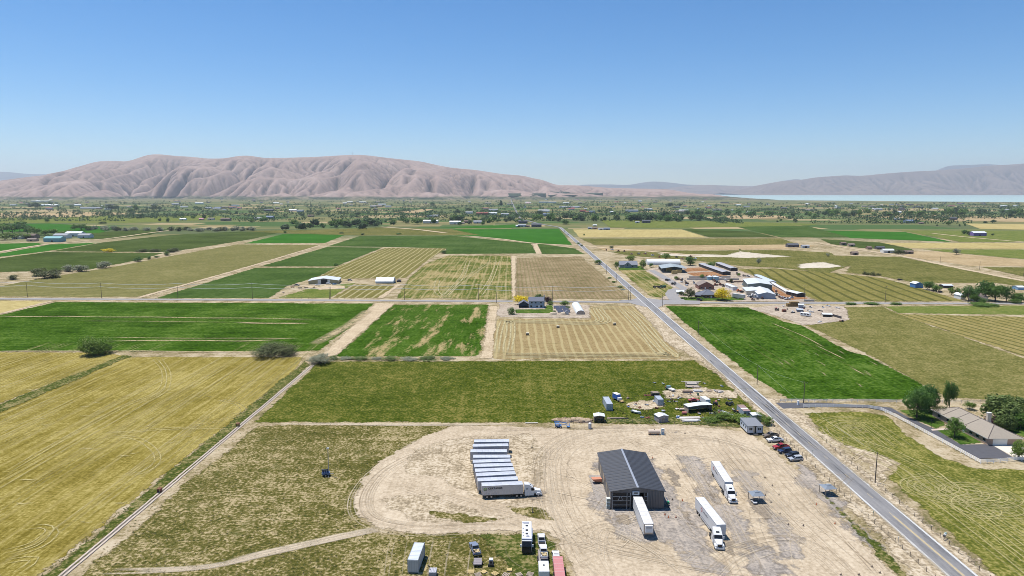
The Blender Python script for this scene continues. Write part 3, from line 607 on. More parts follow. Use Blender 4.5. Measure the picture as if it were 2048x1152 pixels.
# ---- tyre tracks, mower lines (wear with a shape of its own)
lt = track_mat('pale_tyre_tracks', (.46, .385, .28), (.54, .46, .345), .62, .7)
dk = track_mat('dark_tyre_tracks', (.25, .195, .13), (.33, .265, .185), .35, .8)
A = Ribbons(.125); B = Ribbons(.1253)
fam = [([(1130, 872), (1000, 872), (880, 888), (780, 930), (728, 985), (735, 1035), (820, 1058), (960, 1055), (1080, 1053)], 3.6, 22),
       ([(770, 962), (850, 990), (930, 1015), (1010, 1036), (1090, 1055)], 3.5, 16),
       ([(1480, 868), (1330, 858), (1180, 868), (1110, 905), (1100, 970), (1130, 1040), (1190, 1100), (1270, 1160)], 7.5, 34),
       ([(1100, 880), (1095, 960), (1110, 1040), (1150, 1110), (1200, 1170)], 4.0, 24),
       ([(1080, 1058), (1140, 1080), (1240, 1110), (1400, 1140), (1560, 1165)], 5.5, 24),
       ([(1250, 872), (1345, 900), (1385, 950), (1440, 1040), (1500, 1160)], 3.5, 20),
       ([(1420, 868), (1460, 920), (1540, 1010), (1620, 1090), (1700, 1165)], 7.0, 44),
       ([(1500, 880), (1560, 930), (1640, 1020), (1770, 1160)], 3.0, 18),
       ([(1400, 1165), (1460, 1110), (1560, 1080), (1640, 1100), (1700, 1160)], 5.0, 18),
       ([(1290, 882), (1400, 878), (1500, 905), (1530, 950)], 4.0, 16),
       ([(1230, 1160), (1200, 1100), (1215, 1060), (1300, 1100), (1380, 1160)], 3.0, 14),
       ([(900, 866), (1000, 862), (1200, 856), (1400, 856)], 2.0, 12)]
for pts, sp, n in fam:
    for k in range(n):
        of = rnd.gauss(0, sp * .55); a0 = rnd.uniform(0, .6); a1 = min(1, a0 + rnd.uniform(.2, .7)); dd = rnd.random() < .5
        (B if dd else A).add(pts, rnd.uniform(.22, .5), rnd.uniform(.2, .75), step=2.0, off=of, wob=.35, rnd=rnd, t0=a0, t1=a1)
        if rnd.random() < .6: (B if dd else A).add(pts, rnd.uniform(.22, .45), rnd.uniform(.2, .6), step=2.0, off=of + 1.9, wob=.35, rnd=rnd, t0=a0, t1=a1)
for k in range(40):
    c = G(rnd.uniform(1100, 1720), rnd.uniform(890, 1140)); r0 = rnd.uniform(5, 14); a = rnd.uniform(0, 6.3); P = [(c.x + r0 * math.cos(a + u), c.y + r0 * math.sin(a + u)) for u in (0, .4, .8, 1.2, 1.6)]
    (B if k % 2 else A).add(P, rnd.uniform(.2, .4), rnd.uniform(.3, .8), px=False, step=1.5)
for k in range(90):          # short crossing ruts
    c = G(rnd.uniform(1090, 1720), rnd.uniform(875, 1145)); a = rnd.gauss(1.57, .7); l_ = rnd.uniform(6, 26); bd = rnd.uniform(-.25, .25)
    for o_ in (0, 1.9): (B if k % 2 else A).add([(c.x + math.cos(a + bd * u) * l_ * u, c.y + math.sin(a + bd * u) * l_ * u) for u in (0, .35, .7, 1)], rnd.uniform(.25, .5), rnd.uniform(.2, .7), px=False, step=1.5, off=o_, wob=.15, rnd=rnd)
A.build('tyre_tracks', lt, 'pale tyre tracks swirling over the truck yard'); B.build('tyre_tracks', dk, 'darker tyre tracks swirling over the truck yard')
S = Ribbons(.12)       # sandy path from the loop to the ditch
for k in range(16): S.add([(760, 1058), (690, 1072), (600, 1092), (520, 1110), (420, 1132), (300, 1140), (170, 1142)], rnd.uniform(.4, 1.6), rnd.uniform(.5, 1), off=rnd.gauss(0, .9), wob=.3, rnd=rnd, t1=rnd.uniform(.5, 1))
for k in range(10):
    x_ = rnd.uniform(780, 960); S.add([(x_, 1072), (x_ - 8, 1110), (x_ - 16, 1170)], .35, .3, wob=.2, rnd=rnd)
for k in range(9): S.add([(500, 850), (640, 848), (860, 850), (1060, 849)], rnd.uniform(.4, 1.0), .9, off=rnd.gauss(0, .8), wob=.3, rnd=rnd, t0=rnd.uniform(0, .4), t1=rnd.uniform(.6, 1))
S.build('sandy_path', lt, 'sandy wheel path across the weedy lot')
gl = track_mat('flattened_stubble', (.38, .32, .14), (.46, .40, .20), .5, .6)
Gd = Ribbons(.12)
for k in range(70):          # pairs of wheel lines parallel to the ditch
    x = rnd.uniform(-285, -112); y0 = rnd.uniform(130, 330); y1 = min(405, y0 + rnd.uniform(50, 200))
    for o_ in (0, 1.9): Gd.add([(x + o_, y0), (x + o_ + rnd.uniform(-1.5, 1.5), (y0 + y1) / 2), (x + o_, y1)], rnd.uniform(.25, .55), rnd.uniform(.4, .9), px=False, wob=.3, rnd=rnd)
for pts in ([(303, 717), (322, 740), (322, 770), (300, 790), (240, 815), (120, 880), (0, 950)], [(315, 717), (332, 745), (330, 775), (312, 792), (270, 812)], [(200, 875), (262, 878), (300, 900), (308, 925), (280, 945), (240, 948)],
            [(430, 800), (470, 810), (480, 825), (440, 840), (330, 862)], [(0, 1110), (70, 1090), (108, 1060), (90, 1050), (40, 1056)], [(10, 1120), (85, 1095), (118, 1066), (105, 1052)], [(0, 1130), (60, 1122), (20, 1150)], [(210, 872), (330, 860), (480, 858)], [(48, 740), (60, 735), (70, 738)]):
    for o_ in (0, 1.9): Gd.add(pts, .5, 1.0, off=o_, step=2)
for k in range(46):          # short pale scuffs
    p = (rnd.uniform(20, 560), rnd.uniform(728, 1060))
    if p[0] > 600 - (p[1] - 720) * 1.2: continue
    w = G(*p); Gd.add([(w.x, w.y), (w.x + rnd.uniform(1, 3), w.y + rnd.uniform(-1, 1)), (w.x + rnd.uniform(3, 6), w.y + rnd.uniform(-1, 2))], rnd.uniform(.5, 1.1), 1.0, px=False, step=1)
Gd.build('wheel_lines', gl, 'pale wheel lines and turning arcs in the golden stubble')
ml = track_mat('mower_lines', (.32, .285, .115), (.42, .37, .19), .7, .6)
Ml = Ribbons(.12)
cA = [(1625, 850), (1650, 836), (1700, 833), (1745, 842), (1790, 870), (1830, 900)]
for k in range(12): Ml.add(cA, rnd.uniform(.3, .7), rnd.uniform(.5, 1), off=-1.6 * k + rnd.uniform(-.4, .4), wob=.4, rnd=rnd)
cB = [(1640, 850), (1690, 880), (1760, 905), (1830, 940), (1900, 985), (2048, 1010)]
for k in range(9): Ml.add(cB, rnd.uniform(.3, .7), rnd.uniform(.5, 1), off=-1.7 * k + 6 + rnd.uniform(-.4, .4), wob=.5, rnd=rnd)
cC = [(1780, 958), (1840, 1000), (1910, 1055), (1990, 1120), (2060, 1180)]
for k in range(18): Ml.add(cC, rnd.uniform(.3, .7), rnd.uniform(.5, 1), off=1.0 + 1.7 * k + rnd.uniform(-.4, .4), wob=.5, rnd=rnd)
for cx, cy, n in ((1838, 968, 6), (1895, 980, 7), (1960, 990, 6), (1990, 1015, 6), (1960, 1020, 4)):
    w = G(cx, cy)
    for k in range(n):
        r0 = 1.2 + 1.5 * k; a = rnd.uniform(0, 6.3); Ml.add([(w.x + r0 * 1.3 * math.cos(a + u), w.y + r0 * math.sin(a + u)) for u in np.linspace(0, rnd.uniform(3, 6), 9)], rnd.uniform(.3, .6), rnd.uniform(.5, 1), px=False, step=1.2)
Ml.build('mower_lines', ml, 'pale curved mower lines in the fenced pasture')
hl = track_mat('hay_swath_lines', (.37, .32, .18), (.44, .39, .23), .65, .7); HL = Ribbons(.28)
for k in range(5):
    o_ = k * 2.6
    HL.add([(983, 712), (990, 680), (998, 645), (1010, 641), (1100, 641), (1185, 643), (1180, 625), (1178, 617), (1200, 614), (1262, 615)], 1.5, 1, off=-o_ - 1, wob=.4, rnd=rnd)
    HL.add([(1262, 615), (1295, 645), (1340, 695), (1358, 712), (1330, 716), (1150, 716), (1000, 716), (985, 708)], 1.5, 1, off=-o_ - 1, wob=.4, rnd=rnd)
for pts in ([(872, 560), (868, 580), (880, 594), (900, 597)], [(890, 598), (920, 570), (960, 540), (990, 520)], [(885, 598), (905, 580), (930, 550), (940, 520)], [(960, 597), (985, 560), (1000, 520)]):
    for o_ in (0, 4): HL.add(pts, 1.2, 1, off=o_)
HL.build('swath_lines', hl, 'pale hay swaths looping round the tan hay field')
kt = track_mat('bare_strips', (.33, .26, .15), (.42, .34, .21), .55, 1.5); KS = Ribbons(.26)
for pts, w in (([(-20, 633), (200, 634), (400, 636), (640, 639)], 3.2), ([(150, 643), (300, 643), (470, 645)], 1.2), ([(470, 645), (540, 647), (620, 648)], 4.5), ([(220, 675), (400, 677), (600, 678)], 2.0), ([(220, 682), (380, 682), (480, 683), (560, 680)], 3.0), ([(630, 690), (680, 660), (740, 620)], 9), ([(0, 702), (300, 703), (600, 705)], 2.5)): KS.add(pts, w, 1, step=5, wob=.8, rnd=rnd)
for pts in ([(1543, 646), (1600, 670), (1650, 696)], [(1630, 690), (1690, 720)], [(1700, 735), (1730, 752)]): KS.add(pts, 1.1, 1, step=3, wob=.3, rnd=rnd)
for k in range(14):
    p = G(rnd.uniform(1560, 1800), rnd.uniform(700, 796)); KS.add([(p.x, p.y), (p.x + 1, p.y + rnd.uniform(2, 8)), (p.x + 1, p.y + rnd.uniform(8, 14))], rnd.uniform(.5, 1.2), .8, px=False)
KS.build('bare_strips', kt, 'thin bare tan strips in the green fields')

tl = track_mat('tramlines', (.10, .12, .03), (.16, .165, .055), .45, 1.0); TLs = Ribbons(.27)
for k in range(34):
    x = rnd.uniform(118, 300); y0 = rnd.uniform(262, 480); y1 = min(535, y0 + rnd.uniform(40, 220)); x_ = x
    if poly_sd(np.array([(x, y0), (x, y1)]), np.array([tuple(G(*p))[:2] for p in [(1330, 612), (1498, 615), (1604, 651), (1733, 711), (1885, 795), (1580, 799), (1512, 758), (1420, 688)]])).min() < 3: continue
    TLs.add([(x, y0), (x + rnd.uniform(-1, 1), (y0 + y1) / 2), (x, y1)], rnd.uniform(.5, 1.0), rnd.uniform(.3, .8), px=False, wob=.3, rnd=rnd)
for k in range(40):
    x = rnd.uniform(-95, 85); y = rnd.uniform(300, 400); TLs.add([(x, y), (x + rnd.uniform(4, 12), y + rnd.uniform(-2, 2)), (x + rnd.uniform(14, 40), y + rnd.uniform(-4, 4))], rnd.uniform(.4, 1.0), rnd.uniform(.2, .6), px=False, wob=.5, rnd=rnd)
for k in range(24):
    x = rnd.uniform(-330, -20); y = rnd.uniform(455, 540); TLs.add([(x, y), (x + rnd.uniform(10, 40), y + rnd.uniform(-1, 1)), (x + rnd.uniform(50, 140), y + rnd.uniform(-2, 2))], rnd.uniform(.5, 1.2), rnd.uniform(.2, .6), px=False, wob=.4, rnd=rnd)
TLs.build('tramlines', tl, 'faint pale lines in the green crops')
FLD('weed_strip', [(608, 724), (622, 730), (108, 1166), (70, 1166)], m_weedg, 'green weed bank beside the concrete ditch', z=.06, edge=.9)
FLD('weed_strip', [(250, 709), (262, 713), (0, 826), (-80, 862), (-80, 842), (0, 808)], m_weedg, 'dark green weed strip dividing the stubble fields', z=.06, edge=.8)
m_oil = fm('damp_oily_earth', ((.15, .125, .10), (.21, .175, .135), (.30, .25, .185)), big=5, bigk=.5, fine=.5, finek=.4, edge=1.6)
for k, pts in enumerate([[(1225, 1030), (1262, 1028), (1268, 1050), (1232, 1052)], [(1350, 1010), (1380, 1030), (1400, 1060), (1375, 1050)], [(1445, 1080), (1470, 1085), (1465, 1110), (1448, 1105)], [(1490, 1000), (1530, 1010), (1545, 1040), (1515, 1035)], [(1330, 930), (1352, 950), (1362, 975), (1345, 965)], [(1400, 940), (1425, 975), (1440, 1010), (1420, 1000)], [(1060, 985), (1090, 985), (1085, 1000), (1062, 998)]]):
    FLD('stained_ground', pts, m_oil, 'dark stained earth patch in the truck yard', z=.075, edge=2.0)
# ---- concrete irrigation ditch, section by section
conc = M('old_concrete', (.40, .335, .275), .9, 0, .18, .9); dkc = M('damp_channel', (.13, .11, .085), .8, 0, .3, .5)
dA, dB = G(625, 731), G(108, 1166); dd = (dB - dA); Ld = dd.length; n = 24; dr = math.atan2(dd.y, dd.x)
ditch = thing('irrigation_ditch', 'straight concrete irrigation ditch between stubble and weedy lot', 'ditch', dA, dr)
pr = None
for k in range(n):
    if pr is None:
        w_ = Ld / n - .06; pr = MB()
        pr.box(0, w_, -.85, -.3, -.2, .22); pr.box(0, w_, .3, .85, -.2, .22); pr.box(0, w_, -.3, .3, -.2, .08, 1)
        pr = pr.build('concrete_section', [conc, dkc], ditch); q = pr
    else: q = pr.copy(); C.objects.link(q)
    q.location = (k * Ld / n, rnd.uniform(-.05, .05), rnd.uniform(-.03, .03))
rust = M('rusty_steel', (.16, .06, .035), .8, 0, .3, 3)
for p in ((477, 853), (321, 985)):
    g = thing('headgate', 'rusty headgate box on the concrete ditch ' + ('at its branch' if p[0] > 400 else 'half way along'), 'gate', G(*p), dr)
    MB().box(-.6, .6, -.75, -.65, .2, 1.3).build('gate_plate', rust, g); MB().box(-.6, .6, .2, .3, .2, 1.3).build('gate_plate', rust, g)
    MB().box(-.7, .7, -.75, .3, 1.3, 1.38).build('deck', rust, g); MB().tube((0, -.2, 1.38), (0, -.2, 2.0), .05).build('spindle', rust, g)

# ---- lake
t = NT('lake_water'); v = t.obj(); n = t.noise(v, .01, 3)
b = t.bsdf(t.mix(n, (.27, .37, .355), (.32, .42, .395)), .6); t.bump(b, t.noise(v, .2, 3), .1, .3); lake_m = t.done(b)
mb = MB(); mb.prismz([G(*p)[:2] for p in ((1395, 388.6), (1440, 392), (1480, 396), (1560, 400.5), (1700, 401.5), (1850, 403), (2048, 404.5), (2300, 405.5), (2300, 388.8), (1700, 388.4))][::-1], .1, .8)
tag(mb.build('lake', lake_m), 'pale turquoise lake below the hazy hills', kind='structure')

# ---- mountains
def rock(name, c0, c1, c2, sc, fan=0):
    t = NT(name); v = t.obj(); n1 = t.noise(v, sc, 6, .65); n2 = t.noise(v, sc * 9, 5, .7)
    f = t.mth('ADD', t.mth('MULTIPLY', t.mth('SUBTRACT', n1, .5), 1.6), t.mth('MULTIPLY', t.mth('SUBTRACT', n2, .5), 1.1)); f = t.mth('ADD', f, .5, clamp=True)
    gu = t.n('Attribute', attribute_name='gully_shade').outputs['Fac']          # ravine shade painted into the colour: hollows mixed towards a dark scrub tone
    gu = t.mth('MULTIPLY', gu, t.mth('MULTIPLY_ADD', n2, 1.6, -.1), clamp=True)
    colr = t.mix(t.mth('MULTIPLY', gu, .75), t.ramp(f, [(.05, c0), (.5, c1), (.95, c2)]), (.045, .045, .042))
    if fan:        # settled farmland on the fan at the foot
        sz = t.n('SeparateXYZ', {0: v}).outputs[2]; k1 = t.noise(v, .0035, 4, .7); k2 = t.noise(v, .02, 4, .7)
        fc = t.ramp(t.mth('ADD', t.mth('MULTIPLY', t.mth('SUBTRACT', k1, .5), 2.2), t.mth('MULTIPLY', k2, .9), clamp=True), [(.15, (.035, .05, .03)), (.4, (.07, .08, .045)), (.6, (.13, .12, .075)), (.85, (.24, .19, .14))])
        ff = t.mth('MULTIPLY', t.mth('SUBTRACT', t.mth('ADD', fan, t.mth('MULTIPLY', t.mth('SUBTRACT', k1, .5), fan * 1.6)), sz), .06, clamp=True)
        colr = t.mix(ff, colr, fc)
    b = t.bsdf(colr, .95); b.inputs['Specular IOR Level'].default_value = .0
    return t.done(b)
def fluvial(Z, dx, dy, K, seed, nv):
    """streams cut ravines: each cell drains to its lowest neighbour, the more water the deeper the cut"""
    ny, nx = Z.shape; rs_ = np.random.RandomState(seed); Z = Z + rs_.rand(ny, nx) * 6; idx = np.arange(ny * nx).reshape(ny, nx)
    nb = [(-1, 0), (-1, -1), (-1, 1), (0, -1), (0, 1), (1, 0), (1, -1), (1, 1)]
    for it in range(14):
        best = np.zeros((ny, nx)); rec = idx.copy(); dist = np.ones((ny, nx))
        for j, i in nb:
            S = np.full((ny, nx), 1e9); I = idx.copy(); d = math.hypot(i * dx, j * dy)
            ys = slice(max(0, -j), ny - max(0, j)); yt = slice(max(0, j), ny - max(0, -j)); xs_ = slice(max(0, -i), nx - max(0, i)); xt = slice(max(0, i), nx - max(0, -i))
            S[ys, xs_] = Z[yt, xt]; I[ys, xs_] = idx[yt, xt]; g = (Z - S) / d; m = g > best
            best[m] = g[m]; rec[m] = I[m]; dist[m] = d
        order = np.argsort(Z.ravel()); A = np.ones(ny * nx); r = rec.ravel(); rl = r.tolist(); Al = A.tolist()
        for c in order[::-1].tolist():
            if rl[c] != c: Al[rl[c]] += Al[c]
        Zl = Z.ravel().tolist(); dl = dist.ravel().tolist(); cut = (K * np.sqrt(np.array(Al))).tolist()
        for c in order.tolist():
            q = rl[c]
            if q != c: k = cut[c] / dl[c]; Zl[c] = (Zl[c] + k * Zl[q]) / (1 + k)
        Z = np.array(Zl).reshape(ny, nx); Zp = np.pad(Z, 1, mode='edge')
        Z = Z + .014 * (Zp[2:, 1:-1] + Zp[:-2, 1:-1] + Zp[1:-1, 2:] + Zp[1:-1, :-2] - 4 * Z)
    return Z
def ridge(name, label, sil, Y0, depth, mat, base=0., nu=420, nv=110, spur=900., amp=.34, seed=3, ext=None, apron=.35, foot=.5, erode=0):
    """sil: silhouette pixels of the crest, standing Y0 metres away; the slope comes `depth` metres towards the viewer"""
    xs = np.array([(p[0] - CX) / F * Y0 for p in sil]); d_ = np.array([(HY - p[1]) / F * Y0 + H for p in sil])
    U = np.linspace(xs[0], xs[-1], nu); crest = np.interp(U, xs, d_)
    crest = np.convolve(np.pad(crest, 3, mode='edge'), np.ones(7) / 7, 'valid')
    tt = np.concatenate([np.linspace(0, 1, nv), 1 + np.linspace(0.02, .5, 18)])       # 0 foot .. 1 crest .. behind
    UU, TT = np.meshgrid(U, tt)
    wx = UU + 500 * (vnoise(UU / 1500 + 9, TT * 1.6 + 3, seed + 5) - .5) + 260 * (vnoise(UU / 500, TT * 3, seed + 6) - .5)
    vl = lambda n_: np.minimum(1, np.abs(2 * n_ - 1) * 2.2) ** .8          # sharp ravines between rounded spurs
    r1 = vl(vnoise(wx / spur, TT * .8 + 1, seed))
    r2 = vl(vnoise(wx / spur * 2.1 + 31, TT * 1.8, seed + 1))
    r3 = vl(vnoise(wx / spur * 4.7 + 7, TT * 4.5, seed + 2))
    r4 = vnoise(UU / spur * 14, TT * 12, seed + 3)
    val = .55 * r1 + .28 * r2 + .13 * r3 + .05 * r4
    prof = np.where(TT <= 1, apron * TT + (1 - apron) * np.clip((TT - foot * .35) / (1 - foot * .35), 0, 1) ** 1.45, 1 - (TT - 1) * 1.3)
    env = np.where(TT <= 1, np.sin(np.pi * np.clip(TT, 0, 1) ** .8) ** .8 * (1 - TT ** 6), 0)
    Z = np.maximum(crest - base, 2)[None, :] * (prof + amp * env * (val - .62) * 1.5) + base
    if erode:
        Z = fluvial(Z, (xs[-1] - xs[0]) / nu, depth / nv, erode, seed, nv)
        rt = crest / np.maximum(Z[nv - 1], 1); rt = np.convolve(np.pad(rt, 6, mode='edge'), np.ones(13) / 13, 'valid')
        Z = np.where(TT <= 1, Z * (1 + (rt - 1)[None, :] * TT ** 4), Z)
        Z = np.minimum(Z, (crest * 1.0)[None, :] * (.86 + .14 * np.minimum(TT, 1)))
        w_ = np.clip((TT - .86) / .12, 0, 1); Ze = np.pad(Z, ((0, 0), (4, 4)), mode='edge'); Zs = sum(Ze[:, s_:s_ + Z.shape[1]] for s_ in range(9)) / 9; Z = Z * (1 - w_) + Zs * w_       # rounded crests
    Z = np.where(TT < .02, -3, Z)
    YY = Y0 - depth * (1 - TT)
    k = YY / Y0                                    # keep the crest's outline; slope spreads naturally
    n1_ = len(U); V = np.stack([UU.ravel(), YY.ravel(), Z.ravel()], 1)
    i = np.arange((len(tt) - 1) * n1_).reshape(len(tt) - 1, n1_)[:, :-1].ravel()
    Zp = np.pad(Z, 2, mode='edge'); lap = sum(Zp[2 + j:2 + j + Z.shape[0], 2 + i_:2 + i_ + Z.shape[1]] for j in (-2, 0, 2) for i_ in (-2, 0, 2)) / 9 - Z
    o = raw_obj(name, V, np.stack([i, i + 1, i + n1_ + 1, i + n1_], 1), mat, {'gully_shade': np.clip(lap / 10., 0, 1).ravel()}, smooth=True)
    return tag(o, label, kind='structure')
SIL = [(-260, 386), (-120, 372), (0, 364), (68, 355), (116, 350), (167, 336), (212, 324), (239, 323), (270, 325), (308, 312), (330, 310), (359, 313.5), (403, 316), (420, 319), (458, 319), (492, 313.5), (513, 313), (533, 318), (581, 317.6), (632, 316), (670, 314), (700, 312), (724, 311.5), (744, 313), (782, 318), (847, 324.5), (871, 330.5), (905, 337), (953, 341), (1008, 349.4), (1049, 352), (1069, 359), (1083, 358.6), (1096, 364), (1110, 371), (1137, 370.6), (1165, 371.6), (1213, 376), (1281, 377.5), (1332, 378), (1370, 385), (1400, 391)]
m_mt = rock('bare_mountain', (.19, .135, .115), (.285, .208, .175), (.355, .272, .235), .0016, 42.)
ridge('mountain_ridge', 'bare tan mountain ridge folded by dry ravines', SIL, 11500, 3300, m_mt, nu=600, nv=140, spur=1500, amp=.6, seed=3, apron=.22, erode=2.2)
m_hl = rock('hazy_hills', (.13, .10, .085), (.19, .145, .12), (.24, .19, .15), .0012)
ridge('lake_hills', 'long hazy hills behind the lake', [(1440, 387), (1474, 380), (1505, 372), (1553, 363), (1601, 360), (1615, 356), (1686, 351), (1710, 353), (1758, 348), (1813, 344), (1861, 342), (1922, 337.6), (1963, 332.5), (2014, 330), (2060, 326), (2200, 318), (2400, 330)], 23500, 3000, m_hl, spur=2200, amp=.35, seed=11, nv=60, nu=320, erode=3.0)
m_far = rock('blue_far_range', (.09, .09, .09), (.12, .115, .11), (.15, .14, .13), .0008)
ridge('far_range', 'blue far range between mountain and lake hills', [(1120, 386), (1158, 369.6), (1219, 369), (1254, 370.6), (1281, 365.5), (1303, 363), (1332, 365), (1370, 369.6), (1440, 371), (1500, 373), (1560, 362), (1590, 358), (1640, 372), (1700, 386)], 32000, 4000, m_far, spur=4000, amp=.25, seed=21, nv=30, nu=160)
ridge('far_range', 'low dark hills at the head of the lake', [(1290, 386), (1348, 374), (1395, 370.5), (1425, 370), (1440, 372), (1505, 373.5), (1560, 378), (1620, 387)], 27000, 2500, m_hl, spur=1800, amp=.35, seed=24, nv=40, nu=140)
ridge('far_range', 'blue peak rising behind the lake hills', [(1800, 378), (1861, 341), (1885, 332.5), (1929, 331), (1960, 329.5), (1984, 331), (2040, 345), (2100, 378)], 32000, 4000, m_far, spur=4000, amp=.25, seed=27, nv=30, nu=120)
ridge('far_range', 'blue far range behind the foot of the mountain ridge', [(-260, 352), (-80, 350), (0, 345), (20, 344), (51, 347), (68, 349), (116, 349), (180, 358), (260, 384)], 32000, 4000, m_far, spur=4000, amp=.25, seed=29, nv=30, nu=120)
# dark orchards on the fan at the foot of the ridge: their corners rest on its surface
from mathutils.bvhtree import BVHTree
mo = bpy.data.objects['mountain_ridge'].data; bvh = BVHTree.FromPolygons([v.co for v in mo.vertices], [tuple(p.vertices) for p in mo.polygons])
def on_fan(px, py):
    d = Vector(((px - CX) / F, CP + (CY - py) / F * SP, -SP + (CY - py) / F * CP)); h_ = bvh.ray_cast(Vector((0, 0, H)), d)[0]
    return h_ if h_ else G(px, max(py, 392))
m_orch = rock('orchard_rows', (.02, .035, .022), (.035, .05, .032), (.05, .065, .04), .02)
for xs_, ya, yb, lb in (((1016, 1040, 1065, 1092), 387, 393, 'dark orchard block at the end of the straight road'), ((1096, 1125, 1155, 1180, 1206), 386.5, 391, 'dark long orchard block right of the straight road'), ((1100, 1120, 1140), 383.5, 385.5, 'thin dark orchard strip above the long block')):
    V_ = [on_fan(x, y) for x in xs_ for y in (yb, ya)]; n = len(V_); Fs = []
    V_ = [p - Vector((0, 0, 6)) for p in V_] + [p + Vector((0, 0, 2.5)) for p in V_]
    for k in range(0, n - 2, 2): Fs += [(n + k, n + k + 2, n + k + 3, n + k + 1), (k, k + 2, n + k + 2, n + k), (k + 1, n + k + 1, n + k + 3, k + 3)]
    Fs += [(0, n, n + 1, 1), (n - 2, n - 1, 2 * n - 1, 2 * n - 2)]
    tag(MB().add(V_, Fs).build('orchard', m_orch), lb, 'orchard', 'dark orchards below the ridge')
mb = MB(); a0 = Vector(((711 - CX) / F * 11500, 11500, (HY - 312) / F * 11500 + H - 8)); mb.tube(a0, a0 + Vector((0, 0, 52)), 3.0, 1.6, 6)
for k in range(3): mb.tube(a0 + Vector((-4, 0, 22 + 9 * k)), a0 + Vector((4, 0, 22 + 9 * k)), 1.0, n=5)
tag(mb.build('radio_mast', M('grey_steel', (.3, .3, .31), .5, .3)), 'thin radio mast on the mountain crest', 'mast')
# ---- the air
mb = MB(); mb.box(-60000, 60000, -2500, 36000, -6, 1420)
t = NT('valley_haze'); vol = t.n('VolumePrincipled', {'Color': (.84, .93, 1.0, 1), 'Density': 3.4e-5, 'Anisotropy': .2})
t.t.links.new(vol.outputs[0], t.out.inputs['Volume'])
hz = mb.build('haze', t.m); tag(hz, 'thin blue haze over the valley', kind='stuff')
# ================================================================== trees and shrubs
def leaf_mat(name, c0, c1, tr=.38):
    if name in MATS: return MATS[name]
    if tr < .45: c0, c1 = tuple(q * 1.3 for q in c0), tuple(q * 1.3 for q in c1)
    t = NT(name); v = t.obj(); rn = t.n('ObjectInfo').outputs['Random']
    n = t.noise(v, 5.0, 3, .7); f = t.mth('ADD', t.mth('MULTIPLY', t.mth('SUBTRACT', n, .5), 2.4), t.mth('MULTIPLY_ADD', rn, .5, .25), clamp=True)
    col = t.mix(f, c0, c1)
    b = t.bsdf(col, .6); b.inputs['Specular IOR Level'].default_value = .25
    tl = t.n('BsdfTranslucent', {'Color': col})
    MATS[name] = t.done(t.n('MixShader', {0: tr, 1: b.outputs[0], 2: tl.outputs[0]})); return MATS[name]
L_ASH = leaf_mat('leaf_dark_green', (.028, .075, .014), (.085, .16, .03))
L_MID = leaf_mat('leaf_mid_green', (.045, .10, .014), (.12, .19, .035))
L_LIT = leaf_mat('leaf_light_green', (.065, .115, .016), (.14, .20, .035))
L_WIL = leaf_mat('leaf_willow', (.06, .095, .022), (.13, .175, .05))
L_GRY = leaf_mat('leaf_grey_green', (.13, .145, .095), (.26, .27, .19))
L_YEL = leaf_mat('leaf_yellow', (.42, .33, .01), (.62, .50, .02))
L_PUR = leaf_mat('leaf_purple', (.025, .012, .016), (.06, .025, .035))
L_OLV = leaf_mat('leaf_olive', (.045, .06, .02), (.09, .10, .035))
L_FAR = leaf_mat('leaf_far_green', (.028, .058, .02), (.066, .105, .038))
bark = M('bark', (.10, .075, .055), .9, 0, .3, 4)
CROWNS = {}
def crown_mesh(kind, n, leaf, seed, mat):
    """leaf-sized faces in clumps through a unit crown: height 1 above the ground, half width .5"""
    key = (kind, n, seed, mat.name)
    if key in CROWNS: return CROWNS[key]
    rs = np.random.RandomState(seed)
    cz, rz, nc, cr = {'round': (.56, .43, 24, .21), 'tall': (.54, .46, 34, .15), 'shrub': (.42, .48, 20, .24), 'willow': (.58, .40, 30, .19), 'row': (.45, .50, 26, .2)}[kind]
    d = rs.normal(size=(nc, 3)); d /= np.linalg.norm(d, axis=1)[:, None]; rr = rs.uniform(.35, .80, nc)[:, None]
    ctr = d * rr * np.array([.5, .5, rz]); ctr[:, 2] += cz
    if kind == 'tall': ctr[:, :2] *= (1.12 - np.abs(ctr[:, 2:3] - .45) * .9)
    if kind in ('shrub', 'row'): ctr[:, 2] = np.maximum(ctr[:, 2], .16)
    crad = rs.uniform(.7, 1.25, nc) * cr
    ci = rs.randint(0, nc, n); q = rs.normal(size=(n, 3)); q /= np.linalg.norm(q, axis=1)[:, None]
    k = rs.uniform(.55, 1.05, n) ** .6
    P = ctr[ci] + q * (crad[ci] * k)[:, None] * np.array([1, 1, .85])
    if kind == 'willow': P[:, 2] -= np.abs(rs.normal(size=n)) * .13 * (np.hypot(P[:, 0], P[:, 1]) / .5)
    P[:, 2] = np.maximum(P[:, 2], .03)
    nrm = q + rs.normal(size=(n, 3)) * .55 + np.array([0, 0, .35]); nrm /= np.linalg.norm(nrm, axis=1)[:, None]
    a = np.cross(nrm, rs.normal(size=(n, 3))); a /= np.linalg.norm(a, axis=1)[:, None]; b = np.cross(nrm, a)
    s = (leaf * rs.uniform(.6, 1.3, n))[:, None]; s2 = s * (1.7 if kind == 'willow' else .75)
    V = np.stack([P - a * s, P + b * s2 * .8, P + a * s, P - b * s2 * .8], 1).reshape(-1, 3)
    me = raw_mesh('crown', V, np.arange(4 * n).reshape(n, 4), mat)
    CROWNS[key] = (me, ctr); return CROWNS[key]
